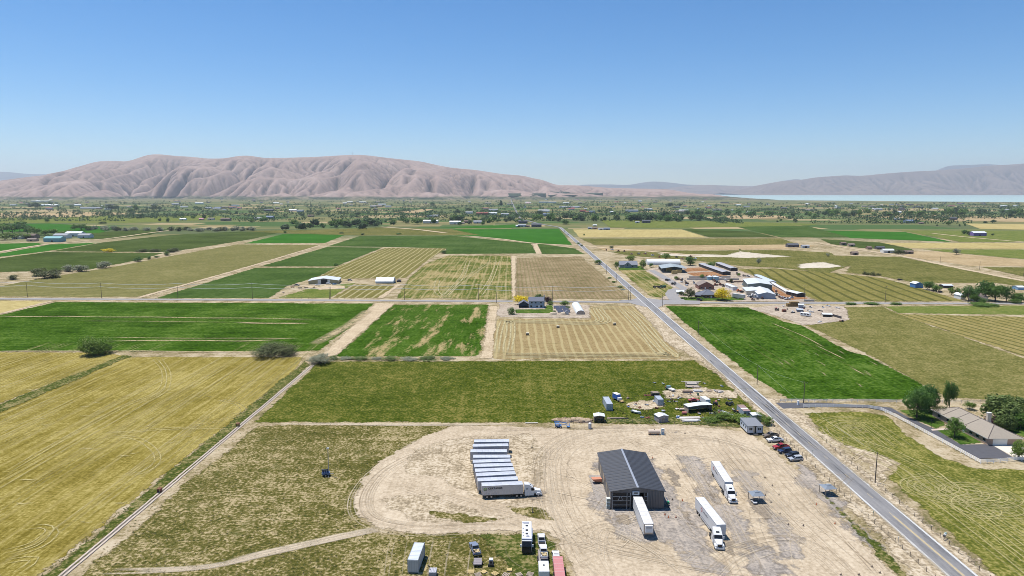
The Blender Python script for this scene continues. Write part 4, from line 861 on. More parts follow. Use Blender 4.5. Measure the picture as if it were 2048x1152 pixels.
def trunk_mesh(kind, seed, ctr):
    rs = random.Random(seed); mb = MB(); top = {'round': .5, 'tall': .8, 'willow': .5}.get(kind, .35)
    mb.tube((0, 0, -.02), (.01, 0, top * .45), .030, .022, 7); mb.tube((.01, 0, top * .45), (0, .01, top), .022, .010, 6)
    for i in range(0, len(ctr), 3):
        c = ctr[i]; z = top * rs.uniform(.4, .75); mb.tube((.005, 0, z), tuple(c), .010, .003, 5)
    me = bpy.data.meshes.new('trunk'); me.from_pydata(mb.v, [], mb.f); me.materials.append(bark); return me
TR = {}
trnd = random.Random(5)
def tree(name, label, px, hpx, wpx, kind='round', mat=None, n=2600, leaf=.03, seed=1, cat='tree', group=None, dpx=None, parts=True, world=None):
    """a tree standing at a pixel of the photograph, as tall and wide as it shows there"""
    mat = mat or L_MID; p = world or G(*px); k = PXM(px[1]); h = hpx / k; w = wpx / k * 1.15
    me, ctr = crown_mesh(kind, n, leaf, seed, mat)
    if parts:
        o = thing(name, label, cat, p, trnd.uniform(0, 6.3), group); o.scale = (w, w, h)
        c = bpy.data.objects.new('crown', me); C.objects.link(c); c.parent = o
        if kind not in ('shrub', 'row'):
            kk = ('t', kind, seed)
            if kk not in TR: TR[kk] = trunk_mesh(kind, seed, ctr)
            t_ = bpy.data.objects.new('trunk', TR[kk]); C.objects.link(t_); t_.parent = o
        else:
            kk = ('s', seed)
            if kk not in TR:
                mb = MB(); r_ = random.Random(seed)
                for i in range(5): a = r_.uniform(0, 6.3); mb.tube((0, 0, -.02), (.25 * math.cos(a), .25 * math.sin(a), .45), .018, .006, 5)
                m2 = bpy.data.meshes.new('stem'); m2.from_pydata(mb.v, [], mb.f); m2.materials.append(bark); TR[kk] = m2
            t_ = bpy.data.objects.new('stem', TR[kk]); C.objects.link(t_); t_.parent = o
    else:
        o = bpy.data.objects.new(name, me); C.objects.link(o); o.location = p; o.scale = (w, w, h); o.rotation_euler = (0, 0, trnd.uniform(0, 6.3)); tag(o, label, cat, group)
    return o
# -- garden of the long brick house
tree('ash_tree', 'big dark green ash tree on the lawn by the asphalt drive', (1833, 836), 66, 52, 'round', L_ASH, 5200, .026, 1)
tree('ash_tree', 'dark ash tree crowded behind the big one on the lawn', (1858, 824), 58, 46, 'round', L_ASH, 4200, .028, 2)
tree('poplar_tree', 'tall narrow dark poplar beside the white fence', (1898, 819), 72, 25, 'tall', L_ASH, 3800, .026, 3)
tree('olive_tree', 'small grey-brown tree at the corner of the long brick house', (1883, 836), 28, 27, 'round', L_OLV, 2200, .032, 4)
tree('maple_tree', 'small round green tree on the lawn before the brick house', (1908, 875), 40, 34, 'round', L_MID, 3000, .03, 5)
tree('fruit_tree', 'little light green tree behind the roof of the brick house', (1939, 819), 17, 22, 'round', L_LIT, 1800, .036, 6)
tree('willow_tree', 'broad drooping willow behind the brick house', (2000, 843), 56, 62, 'willow', L_WIL, 5200, .026, 7)
tree('willow_tree', 'tall willow at the picture edge behind the brick house', (2038, 838), 48, 50, 'willow', L_WIL, 4200, .028, 8)
tree('conifer_tree', 'dark conifer poking out beside the broad willow', (1985, 825), 34, 26, 'tall', L_ASH, 2400, .032, 9)
tree('willow_tree', 'low willow in front of the broad one by the chimney', (2010, 862), 36, 36, 'willow', L_WIL, 3200, .03, 10)
tree('willow_tree', 'low drooping willow at the picture edge near the house roof', (2040, 858), 34, 32, 'willow', L_MID, 3000, .03, 11)
tree('plum_tree', 'dark purple-leaved tree beside the chimney', (1985, 848), 22, 34, 'shrub', L_PUR, 2200, .034, 12)
tree('maple_tree', 'light green tree by the concrete apron', (2036, 918), 38, 34, 'round', L_LIT, 3000, .03, 13)
tree('sapling', 'slender green tree against the eave of the brick house', (2024, 864), 24, 14, 'tall', L_MID, 1600, .036, 14)
# -- field edge trees near by
tree('field_tree', 'lone shaggy tree at the edge of the golden stubble', (190, 709), 42, 56, 'shrub', L_LIT, 4200, .028, 15)
tree('hedge_shrub', 'low broad dark hedge at the stubble field edge', (548, 710), 24, 84, 'row', L_OLV, 5000, .022, 16, cat='hedge')
tree('hedge_shrub', 'grey-green bush where the ditch starts', (640, 727), 22, 46, 'row', L_GRY, 3200, .026, 17, cat='bush')
for k, (x, y, h, w) in enumerate([(668, 719, 9, 20), (692, 718, 5, 26), (720, 719, 7, 30), (752, 718, 4, 24), (780, 719, 7, 30), (818, 719, 4, 34), (856, 719, 5, 38), (893, 718, 3, 30)]):
    tree('weed_bush', 'pale grey weed bush, %s along the field edge from the ditch' % ORD[k], (x, y), h, w, 'row', L_GRY if k % 2 else L_WIL, 900, .045, 18 + k % 3, cat='bush', group='weed bushes along the field edge')
for k, (x, y, h, w) in enumerate([(1448, 838, 14, 40), (1478, 842, 18, 44), (1520, 842, 20, 22), (1535, 850, 18, 26), (1420, 842, 9, 34), (1500, 832, 10, 26)]):
    tree('weed_bush', ['broad green bush in front of the mobile office', 'tall green bush left of the mobile office', 'green bush beside the small white shed', 'ragged green bush between shed and roadside', 'low green bush by the long beam', 'green bush before the old mobile home'][k], (x, y), h, w, 'row', L_LIT, 1700, .035, 21 + k % 3, cat='bush')
# -- blue two-storey house
tree('yellow_tree', 'bright yellow tree behind the blue two-storey house', (1041, 610), 20, 30, 'round', L_YEL, 2200, .036, 24)
tree('garden_tree', 'round green tree at the corner of the bright lawn', (1023, 629), 16, 16, 'shrub', L_MID, 1500, .04, 25)
tree('plum_tree', 'purple tree beside the gable of the blue house', (1095, 608), 17, 16, 'round', L_PUR, 1400, .04, 26)
tree('garden_tree', 'dark tree peeping over the roof of the blue house', (1078, 604), 18, 15, 'round', L_ASH, 1200, .04, 27)
tree('garden_tree', 'round green shrub by the road behind the blue house', (1101, 610), 10, 10, 'shrub', L_MID, 900, .05, 28)
tree('garden_tree', 'leafy green tree beside the solar panels', (1130, 613), 13, 18, 'round', L_MID, 1400, .042, 29)
tree('garden_tree', 'small green tree behind the grey shed by the panels', (1136, 619), 7, 9, 'round', L_LIT, 800, .055, 30)
tree('garden_tree', 'small round bush by the lawn edge and panels', (1109, 627), 8, 7, 'shrub', L_MID, 800, .055, 31)
# -- dairy farm
tree('yellow_tree', 'golden yellow tree before the slate-roofed farmhouse', (1445, 601), 25, 33, 'round', L_YEL, 2600, .034, 32)
tree('farm_tree', 'reddish green tree left of the slate-roofed farmhouse', (1382, 597), 22, 20, 'round', L_OLV, 1800, .036, 33)
tree('farm_tree', 'round green tree beside the asphalt of the main road', (1196, 529), 11, 16, 'round', L_MID, 1300, .042, 34)
tree('farm_tree', 'dark green tree left of the grey gabled farmhouse', (1233, 538), 16, 11, 'tall', L_MID, 1200, .042, 35)
tree('farm_tree', 'slim green tree right of the grey gabled farmhouse', (1286, 538), 20, 13, 'round', L_LIT, 1300, .042, 36)
tree('farm_tree', 'light green tree behind the grey gabled farmhouse', (1262, 524), 14, 20, 'round', L_LIT, 1200, .042, 37)
tree('farm_tree', 'dark round tree behind the white quonset hall', (1331, 519), 12, 20, 'round', L_MID, 1200, .042, 38)
tree('farm_tree', 'small tree against the front of the white quonset hall', (1327, 528), 9, 8, 'round', L_ASH, 800, .05, 39)
tree('farm_tree', 'big dark tree between quonset hall and corrals', (1381, 531), 18, 24, 'round', L_ASH, 1800, .038, 40)
tree('farm_tree', 'round green tree amid the long open sheds', (1422, 536), 14, 18, 'round', L_MID, 1400, .04, 41)
tree('farm_tree', 'thin grey tree in the meadow behind the corrals', (1517, 528), 12, 9, 'round', L_GRY, 900, .05, 42)
for k, (x, y, h, w, lb) in enumerate([(1404, 556, 8, 9, 'by the pale low wall'), (1462, 566, 9, 8, 'behind the long white caravan'), (1492, 570, 8, 8, 'beside the tall hay shed'), (1352, 560, 8, 10, 'at the lane by the hay barn'), (1398, 590, 9, 9, 'at the corner of the slate-roofed house'), (1362, 592, 10, 11, 'beside the small white shed'), (1302, 535, 9, 9, 'between grey farmhouse and quonset'), (1478, 553, 7, 8, 'at the back of the corrals')]):
    tree('farm_tree', 'small farmyard tree ' + lb, (x, y), h, w, 'round', [L_MID, L_OLV, L_ASH, L_LIT][k % 4], 900, .05, 36 + k % 4)
for k, (x, y, h, w) in enumerate([(1368, 598, 5, 14), (1402, 598, 4, 16), (1370, 592, 6, 9)]): tree('garden_shrub', ['low green shrub by the road before the reddish tree', 'clipped shrub before the slate-roofed house wall', 'bushy shrub at the white shed by the farm entrance'][k], (x, y), h, w, 'row', L_MID, 700, .06, 43, cat='shrub')
for k, (x, y, h, w) in enumerate([(1219, 557, 4, 8), (1227, 565, 4, 9), (1240, 575, 5, 11), (1245, 580, 4, 10)]): tree('roadside_bush', 'small roadside bush, %s of four beside the row-crop field' % ORD[k], (x, y), h, w, 'shrub', L_LIT, 500, .07, 44, cat='bush', group='bushes beside the row-crop field')
# -- farmstead at the right edge
for k, (x, y, h, w, kd, m_, lb) in enumerate([(1858, 580, 20, 24, 'round', L_ASH, 'dark tree right of the little blue barn'), (1873, 584, 16, 18, 'round', L_MID, 'mid green tree in front of the blue barn trees'), (1903, 590, 18, 14, 'tall', L_LIT, 'light green fruit tree by the long low shed'), (1914, 590, 17, 11, 'tall', L_LIT, 'slim light green tree beside the white cottage'),
    (1937, 602, 32, 32, 'round', L_ASH, 'large dark tree left of the hidden cottage roof'), (1968, 600, 44, 36, 'round', L_ASH, 'tallest dark tree of the right farmstead'), (1990, 603, 42, 38, 'round', L_MID, 'massive round tree in the right farmstead'), (2012, 604, 36, 26, 'round', L_ASH, 'dark tree at the end of the right farmstead'), (2034, 605, 22, 22, 'willow', L_MID, 'low weeping tree near the bright green plot'), (2030, 607, 12, 20, 'row', L_MID, 'low bush below the weeping tree by the road'), (1962, 606, 14, 18, 'shrub', L_MID, 'rounded shrub before the tallest dark tree'), (1948, 605, 20, 16, 'round', L_MID, 'green tree before the hidden cottage')]):
    tree('farm_tree', lb, (x, y), h, w, kd, m_, 1900, .036, 45 + k % 5)
for k, (x, y, w) in enumerate([(1700, 609, 24), (1745, 609, 30), (1790, 609, 24), (1965, 611, 60)]): tree('roadside_hedge', 'low roadside hedge, %s along the cross road from the corral' % ORD[k], (x, y), 4.5, w, 'row', L_MID, 1100, .045, 50, cat='hedge', group='low hedges along the cross road')
tree('pale_tree', 'pale blossoming tree alone in the light green field', (1913, 509), 13, 15, 'round', L_GRY, 1200, .042, 51)
tree('meadow_tree', 'small dark tree alone in the salt meadow', (1655, 513), 7, 7, 'round', L_GRY, 600, .06, 52)
for k, (x, y, h, w) in enumerate([(1728, 549, 8, 8), (1735, 550, 6, 9), (1746, 551, 9, 11), (1757, 551, 6, 9)]): tree('meadow_bush', 'dark meadow bush, %s of four behind the striped field' % ORD[k], (x, y), h, w, 'shrub', L_OLV, 600, .06, 53, cat='bush', group='bushes behind the striped field')
tree('farm_tree', 'olive tree beside the lane sheds in the right plain', (1799, 508), 10, 26, 'row', L_OLV, 1100, .045, 54)
# -- ditch shrubs, left
for k, (x, y, h, w, m_, lb) in enumerate([(26, 559, 10, 20, L_OLV, 'small olive bush by the pale track end'), (78, 552, 18, 34, L_OLV, 'olive shrub with yellow tips in the left ditch clump'), (95, 556, 16, 44, L_OLV, 'broad low olive shrub of the left ditch clump'), (112, 548, 12, 22, L_OLV, 'dark olive shrub at the end of the left ditch clump'),
    (137, 543, 16, 24, L_GRY, 'grey silvery shrub first after the olive clump'), (162, 543, 15, 28, L_GRY, 'grey silvery shrub second after the olive clump'), (209, 536, 15, 26, L_GRY, 'lone silvery shrub along the field ditch'), (276, 523, 10, 18, L_ASH, 'dark shrub on the diagonal ditch'), (298, 519, 8, 8, L_ASH, 'little dark shrub on the diagonal ditch'), (313, 515, 4, 10, L_ASH, 'tiny dark shrub on the diagonal ditch'),
    (334, 511, 9, 12, L_ASH, 'dark shrub below the paired clumps'), (345, 504, 9, 30, L_OLV, 'dark shrub clump nearest the diagonal ditch'), (310, 504, 7, 22, L_OLV, 'dark shrub clump in the middle of the green fields'), (286, 504, 7, 24, L_OLV, 'dark shrub clump left of the two others'), (217, 504, 8, 22, L_YEL, 'yellow bush in the dark green field'),
    (672, 531, 5, 9, L_ASH, 'dark bush at the corner of the windrow field'), (887, 507, 8, 12, L_ASH, 'round bush at the top corner of the windrow field')]):
    tree('field_shrub', lb, (x, y), h, w, 'row' if w > 1.6 * h else 'shrub', m_, 1300, .042, 55 + k % 4, cat='shrub')
# -- wooded farm, far left
grv = random.Random(3); made = []
for k, (x, y, h, w, m_) in enumerate([(5, 468, 22, 30, L_MID), (25, 466, 24, 28, L_ASH), (40, 463, 22, 22, L_ASH), (55, 468, 20, 22, L_ASH), (70, 470, 16, 20, L_MID), (10, 480, 18, 28, L_LIT), (30, 478, 12, 24, L_LIT), (52, 477, 11, 24, L_LIT), (72, 475, 10, 22, L_LIT), (92, 471, 14, 18, L_MID), (108, 470, 13, 16, L_MID), (122, 471, 9, 18, L_LIT), (150, 462, 15, 15, L_MID), (163, 461, 16, 16, L_ASH), (175, 461, 10, 12, L_MID), (138, 467, 8, 14, L_LIT)]):
    made.append(tree('grove_tree', 'tree of the dense grove around the wooded farm', (x, y), h, w, 'round', m_, 700, .06, 60 + k % 4, group='trees of the grove on the far left'))
MADE_G = made; made = []
for k in range(30):
    x = 182 + k * 11.2 + grv.uniform(-4, 4); y = 461 - (0 if k > 6 else 1) + grv.uniform(-1, 2)
    if 255 < x < 370 and k % 2: continue
    made.append(tree('silver_shrub', 'silvery shrub of the long grey shrub row', (x, y), grv.uniform(7, 11), grv.uniform(11, 17), 'shrub', L_GRY if grv.random() < .75 else L_OLV, 420, .08, 64 + k % 3, cat='shrub', group='long row of silvery shrubs', parts=False))
def relabel(made, label, end='counted from the mountain end'):
    for k, o in enumerate(sorted(made, key=lambda q: q.location.x)): o['label'] = '%s, %s %s' % (label, ordn(k), end)
def scatter(spec, name, label, group, mats, n, sd):
    r_ = random.Random(sd); made = []
    for k in range(n):
        u = r_.random(); x = spec[0] + (spec[2] - spec[0]) * u; y = spec[1] + (spec[3] - spec[1]) * u + r_.gauss(0, spec[4])
        h = r_.uniform(spec[5], spec[6])
        made.append(tree(name, label, (x, y), h, h * r_.uniform(.8, 1.35), r_.choice(['round', 'round', 'shrub', 'willow']) if spec[6] > 8 else 'shrub', r_.choice(mats), 300, .085, 70 + r_.randint(0, 3), group=group, parts=False))
    relabel(made, label)
relabel(MADE_G, 'tree of the dense grove around the wooded farm', 'counted from the picture edge'); relabel(made, 'silvery shrub of the long grey shrub row', 'counted from the grove'); PLT = []
DG = [L_FAR, L_FAR, L_ASH, L_MID]
scatter((565, 456, 800, 452, 2.5, 9, 17), 'field_tree', 'tree of the mixed belt left of the road bend', 'mixed tree belt left of the road bend', DG, 30, 1)
scatter((800, 446, 1045, 444, 2.5, 7, 14), 'field_tree', 'tree among the houses left of the road bend', 'trees among the houses at the road bend', DG, 24, 2)
scatter((1065, 442, 1400, 441, 1.5, 9, 17), 'belt_tree', 'tree of the belt right of the road bend', 'tree belt right of the road bend', DG, 44, 3)
scatter((1370, 430, 1660, 432, 2.0, 6, 11), 'belt_tree', 'tree of the thin belt before the far yellow field', 'thin tree belt in the right plain', DG, 34, 4)
scatter((1650, 432, 2048, 429, 2.0, 8, 14), 'belt_tree', 'tree of the dense belt towards the lake', 'dense tree belt towards the lake', DG, 46, 5)
for k, (x, y, h, w) in enumerate([(60, 416, 10, 10), (73, 417, 13, 16), (99, 410, 8, 8), (143, 414, 6, 7), (220, 420, 12, 20), (232, 420, 10, 14), (263, 426, 10, 12), (272, 423, 14, 14), (308, 421, 12, 14), (320, 420, 8, 9), (249, 408, 6, 5), (94, 445, 9, 11), (205, 447, 5, 16), (320, 444, 8, 6), (335, 445, 10, 8), (387, 438, 7, 10), (408, 438, 10, 9), (405, 425, 4, 6), (524, 444, 10, 20), (504, 446, 8, 10), (605, 432, 6, 7), (715, 432, 8, 11), (815, 447, 9, 13), (745, 452, 11, 11), (915, 428, 11, 14), (938, 423, 8, 16), (866, 411, 7, 13), (1037, 420, 8, 8), (1002, 414, 14, 7), (1080, 430, 10, 17), (1130, 449, 10, 18), (1229, 430, 8, 10), (1340, 414, 9, 16), (1360, 414, 8, 10), (1555, 444, 4, 5), (1561, 442, 6, 6), (1590, 445, 8, 10), (1695, 445, 3, 3), (1733, 446, 3, 3), (1706, 419, 5, 9), (1782, 438, 7, 9), (1803, 440, 5, 7), (1812, 440, 5, 8), (1897, 451, 9, 9), (1874, 452, 4, 4), (1919, 453, 6, 4), (1930, 452, 6, 4), (1928, 470, 11, 14), (1937, 471, 9, 9), (1985, 471, 5, 6), (1885, 441, 5, 12), (1927, 440, 3, 3), (1970, 446, 5, 8), (1986, 447, 8, 10), (1168, 471, 4, 4), (1157, 489, 5, 7), (1164, 493, 5, 6), (1223, 497, 6, 8), (1480, 500, 3, 3), (570, 466, 5, 8), (683, 467, 3, 11), (725, 470, 4, 8), (797, 469, 4, 12), (690, 453, 10, 10), (757, 452, 10, 7), (763, 452, 10, 5), (785, 450, 11, 6), (842, 448, 10, 5)]):
    PLT.append(((x, y), tree('plain_tree', 'solitary dark tree scattered over the open plain', (x, y), h, w, 'round' if h > 6 else 'shrub', DG[k % 4], 420, .075, 74 + k % 4, group='solitary trees on the plain', parts=False)))
# -- everything further off reads as one mass of trees
rs = np.random.RandomState(12); Vs = []; N_ = 0
def clump(x, y, h, w, n):
    q = rs.normal(size=(n, 3)); q /= np.linalg.norm(q, axis=1)[:, None]; q *= rs.uniform(.6, 1.05, n)[:, None]
    P = np.array([x, y, h * .5]) + q * np.array([w / 2, w / 2, h * .52]); P[:, 2] = np.maximum(P[:, 2], .2)
    a = rs.normal(size=(n, 3)); a /= np.linalg.norm(a, axis=1)[:, None]; b = np.cross(a, rs.normal(size=(n, 3))); b /= np.linalg.norm(b, axis=1)[:, None]; s = h * .24
    Vs.append(np.stack([P - a * s, P + b * s * .8, P + a * s, P - b * s * .8], 1).reshape(-1, 3))
for k in range(2600):
    py = 394 + 44 * rs.rand() ** 1.25; px = rs.uniform(-60, 2110)
    if px > 1430 and py < 406: continue
    g_ = G(px, py); m_ = 1 + rs.randint(0, 5)
    if rs.rand() < .6: m_ = 1
    for j in range(m_):
        h = rs.uniform(5, 13); clump(g_.x + j * rs.uniform(6, 20), g_.y + rs.uniform(-15, 15), h, h * rs.uniform(.8, 1.8), 16)
for k in range(120):           # hedgerows
    py = 396 + 52 * rs.rand(); px = rs.uniform(-60, 2000)
    if px > 1400 and py < 407: continue
    g_ = G(px, py); L_ = rs.uniform(80, 420); a = rs.choice([0, 0, 0, 1.5])
    for j in range(int(L_ / 11)): h = rs.uniform(5, 12); clump(g_.x + j * 11 * math.cos(a) + rs.uniform(-3, 3), g_.y + j * 11 * math.sin(a) + rs.uniform(-6, 6), h, h * 1.5, 14)
V = np.concatenate(Vs)
o = raw_obj('far_woodland', V, np.arange(len(V)).reshape(-1, 4), L_FAR); tag(o, 'mass of small far trees over the settled plain', 'trees', kind='stuff')
# -- rough grass on banks (too fine to count)
def tufts(name, label, P, size, mat, hgt):
    n = len(P); a = rs.uniform(0, 2 * np.pi, n); d = np.stack([np.cos(a), np.sin(a), 0 * a], 1); h = rs.uniform(.5, 1.2, n)[:, None] * hgt; s = rs.uniform(.5, 1.3, n)[:, None] * size
    up = np.stack([rs.normal(size=n) * .35, rs.normal(size=n) * .35, np.ones(n)], 1)
    V = np.stack([P - d * s, P + d * s, P + d * s * .5 + up * h, P - d * s * .5 + up * h], 1).reshape(-1, 3)
    o = raw_obj(name, V, np.arange(4 * n).reshape(n, 4), mat); return tag(o, label, 'grass', kind='stuff')
def band(p0, p1, n, w):
    a, b = G(*p0), G(*p1); u = rs.rand(n)[:, None]; d = np.array(b - a); nn = np.array([-d[1], d[0], 0]) / np.hypot(d[0], d[1])
    return np.array(a) + u * d + nn * (rs.normal(size=n) * w)[:, None]
L_WEED = leaf_mat('weed_blades', (.06, .085, .018), (.14, .15, .05), .5); L_STRAW = leaf_mat('straw_blades', (.22, .17, .07), (.42, .33, .18), .5)
tufts('bank_weeds', 'green weeds on the bank beside the concrete ditch', np.concatenate([band((610, 730), (88, 1160), 1400, .9), band((600, 738), (70, 1165), 500, 1.2)]), .25, L_WEED, .2)
tufts('strip_weeds', 'dark weed strip dividing the two stubble fields', band((255, 712), (-60, 840), 700, .7), .3, L_WEED, .2)
P = []
for k in range(8000):
    P.append(tuple(G(rs.uniform(180, 1080), rs.uniform(855, 1160))))
P = np.array(P); yd = np.array([(G(*p).x, G(*p).y) for p in [(905, 853), (850, 872), (770, 915), (722, 962), (706, 1005), (714, 1035), (760, 1058), (860, 1072), (980, 1063), (1085, 1062), (1115, 1082), (1140, 1125), (1160, 1220), (1860, 1220), (1540, 893), (1230, 850)]])
P = P[(poly_sd(P[:, :2], yd) < -.6) & (P[:, 0] > -104)]
tufts('lot_grass', 'green and dry tufts all over the weedy lot', P[::2], .26, L_WEED, .2); tufts('lot_straw', 'dry straw tufts all over the weedy lot', P[1::2], .26, L_STRAW, .18)
P = np.concatenate([band((1550, 850), (1830, 1130), 2200, 1.8), band((1545, 860), (1700, 1010), 700, 1.4), band((1600, 838), (2000, 1180), 1600, 1.6)])
tufts('verge_grass', 'dry roadside grass along the main road', P, .25, L_STRAW, .14)
P = []
while len(P) < 1500:
    x, y = rs.normal(1350, 90), rs.normal(815, 17)
    if vnoise(np.array([x / 14.]), np.array([y / 7.]), 4)[0] > .45 and 780 < y < 848 and x < 1500: P.append(tuple(G(x, y)))
tufts('junk_lot_grass', 'rough green grass in the junk lot', np.array(P), .3, L_WEED, .3)
# ================================================================== vehicles
white_p = M('white_paint', (.60, .61, .62), .3, 0, .06, .6); dark_gl = MG(); rubber = M('tyre_rubber', (.018, .018, .018), .85, 0, .2, 4)
steel = M('rim_steel', (.45, .45, .46), .35, .6, .1, 4); chrome = M('chrome', (.6, .6, .62), .15, .9, .05, 3); black_p = M('black_plastic', (.02, .02, .022), .5, 0, .2, 3)
frame_m = M('chassis_black', (.03, .03, .032), .7, 0, .3, 2); red_l = M('tail_lamp', (.35, .02, .02), .3); lamp = M('headlamp_glass', (.6, .62, .62), .15)
def patch(mb, A, B, C_, D, u0, u1, v0, v1, off=.012, m=0):
    A, B, C_, D = map(Vector, (A, B, C_, D)); n = (B - A).cross(D - A).normalized()
    f = lambda u, v: (A * (1 - u) + B * u) * (1 - v) + (D * (1 - u) + C_ * u) * v + n * off
    mb.quad(f(u0, v0), f(u1, v0), f(u1, v1), f(u0, v1), m); return mb
WH = {}
def wheel(par, x, y, r=.38, w=.26, rim=None):
    key = (r, w)
    if key not in WH:
        t_ = MB().tube((0, -w / 2, 0), (0, w / 2, 0), r, n=16); q = MB().tube((0, -w / 2 - .015, 0), (0, w / 2 + .015, 0), r * .56, n=12)
        a = t_.build('wheel', rubber, par); b = q.build('rim', rim or steel, a); WH[key] = (a.data, b.data); o = a
    else:
        o = bpy.data.objects.new('wheel', WH[key][0]); C.objects.link(o); o.parent = par
        b = bpy.data.objects.new('rim', WH[key][1]); C.objects.link(b); b.parent = o
    o.location = (x, y, r); return o
def car(name, label, cat, loc, rz, kind='pickup', pm=None, roof=None, bed=None, group=None):
    t = thing(name, label, cat, loc, rz, group); pm = pm or white_p
    P = dict(pickup=dict(L=(-2.95, 2.95), W=.98, hood=(1.25, 1.16), cab=[(-.95, 1.12), (1.35, 1.18), (.55, 1.88), (-.72, 1.9)], wx=(1.85, -1.75), r=.40),
             suv=dict(L=(-2.4, 2.4), W=.95, hood=(1.0, 1.1), cab=[(-2.3, 1.08), (1.15, 1.1), (.35, 1.72), (-2.05, 1.76)], wx=(1.5, -1.45), r=.38),
             sedan=dict(L=(-2.35, 2.35), W=.9, hood=(1.0, .95), cab=[(-1.5, .95), (1.0, .95), (.25, 1.42), (-.9, 1.42)], wx=(1.45, -1.4), r=.33))[kind]
    x0, x1 = P['L']; w = P['W']; zb = .45; hx, hz = P['hood']; cab = P['cab']; rear = x0 if kind != 'pickup' else cab[0][0] - .05
    zt = cab[0][1]
    b = MB(); b.prism([(rear, zb), (x1 - .05, zb - .03), (x1, .72), (x1 - .12, hz - .12), (hx, hz + .02), (rear, zt)], -w, w, tap=lambda x, z: .05 if z > .9 else 0)
    if kind == 'pickup':
        b.box(x0, rear, -w, w, zb + .1, .68); b.box(x0, rear, -w, -w + .1, .68, zt - .02); b.box(x0, rear, w - .1, w, .68, zt - .02)
    b.build('body', pm, t, bevel=.06)
    if kind == 'pickup':
        MB().box(x0 - .02, x0 + .09, -w + .1, w - .1, .66, zt - .03).build('tailgate', pm, t)
        MB().box(x0 + .1, rear - .02, -w + .12, w - .12, .684, .70).build('bed_liner', black_p if not bed else bed, t)
        if bed: 
            ld = MB(); r_ = random.Random(4)
            for k in range(9): ld.rbox((x0 + .4 + r_.random() * 1.3, r_.uniform(-.6, .6), .85 + r_.random() * .2), (.6, .4, .3), r_.random() * 3)
            ld.build('cargo', M('cardboard_load', (.42, .33, .18), .8, 0, .5, 4), t)
    cb = MB(); tap = lambda x, z: .04 if z < zt + .15 else .2
    cb.prism(cab, -w, w, tap=tap); cb.build('cabin', pm, t, bevel=.05)
    q = lambda i, s: Vector((cab[i][0], s * (w - tap(*cab[i])), cab[i][1]))
    gl = patch(MB(), q(1, 1), q(1, -1), q(2, -1), q(2, 1), .06, .94, .1, .93, -.014); gl.build('windshield', dark_gl, t)
    gl = patch(MB(), q(0, -1), q(0, 1), q(3, 1), q(3, -1), .08, .92, .15, .9, -.014); gl.build('rear_window', dark_gl, t)
    for s in (-1, 1):
        A, B, C_, D = (q(0, s), q(1, s), q(2, s), q(3, s)) if s < 0 else (q(1, s), q(0, s), q(3, s), q(2, s))
        for u0, u1 in ((.06, .46), (.5, .9)) if kind != 'suv' else ((.05, .32), (.35, .62), (.65, .92)): patch(MB(), A, B, C_, D, u0 if s < 0 else 1 - u1, u1 if s < 0 else 1 - u0, .12, .88, .014).build('side_window', dark_gl, t)
        MB().box(x1 - .1, x1 + .012, s * (w - .35), s * (w - .08), .72, .9).build('headlight', lamp, t)
        MB().box(x0 - .03, x0 + .03, s * (w - .16), s * (w - .03), .75, 1.0).build('tail_light', red_l, t)
        MB().box(cab[1][0] - .35, cab[1][0] - .15, s * w, s * (w + .2), zt + .02, zt + .22).build('mirror', black_p, t)
        for wx in P['wx']: wheel(t, wx, s * (w - .12), P['r'], .25)
    MB().box(x1 - .03, x1 + .08, -w + .05, w - .05, .42, .62).build('bumper', black_p if kind != 'pickup' else chrome, t)
    MB().box(x0 - .08, x0 + .03, -w + .05, w - .05, .45, .62).build('bumper', black_p if kind != 'pickup' else chrome, t)
    MB().box(x1 - .06, x1 + .015, -w + .4, w - .4, .66, .9).build('grille', black_p, t)
    if roof:
        rk = MB(); [rk.box(cab[3][0] + .2 + k * .55, cab[3][0] + .3 + k * .55, -.6, .6, cab[3][1] + .02, cab[3][1] + .06) for k in range(3)]; rk.build('roof_rack', roof, t)
    return t
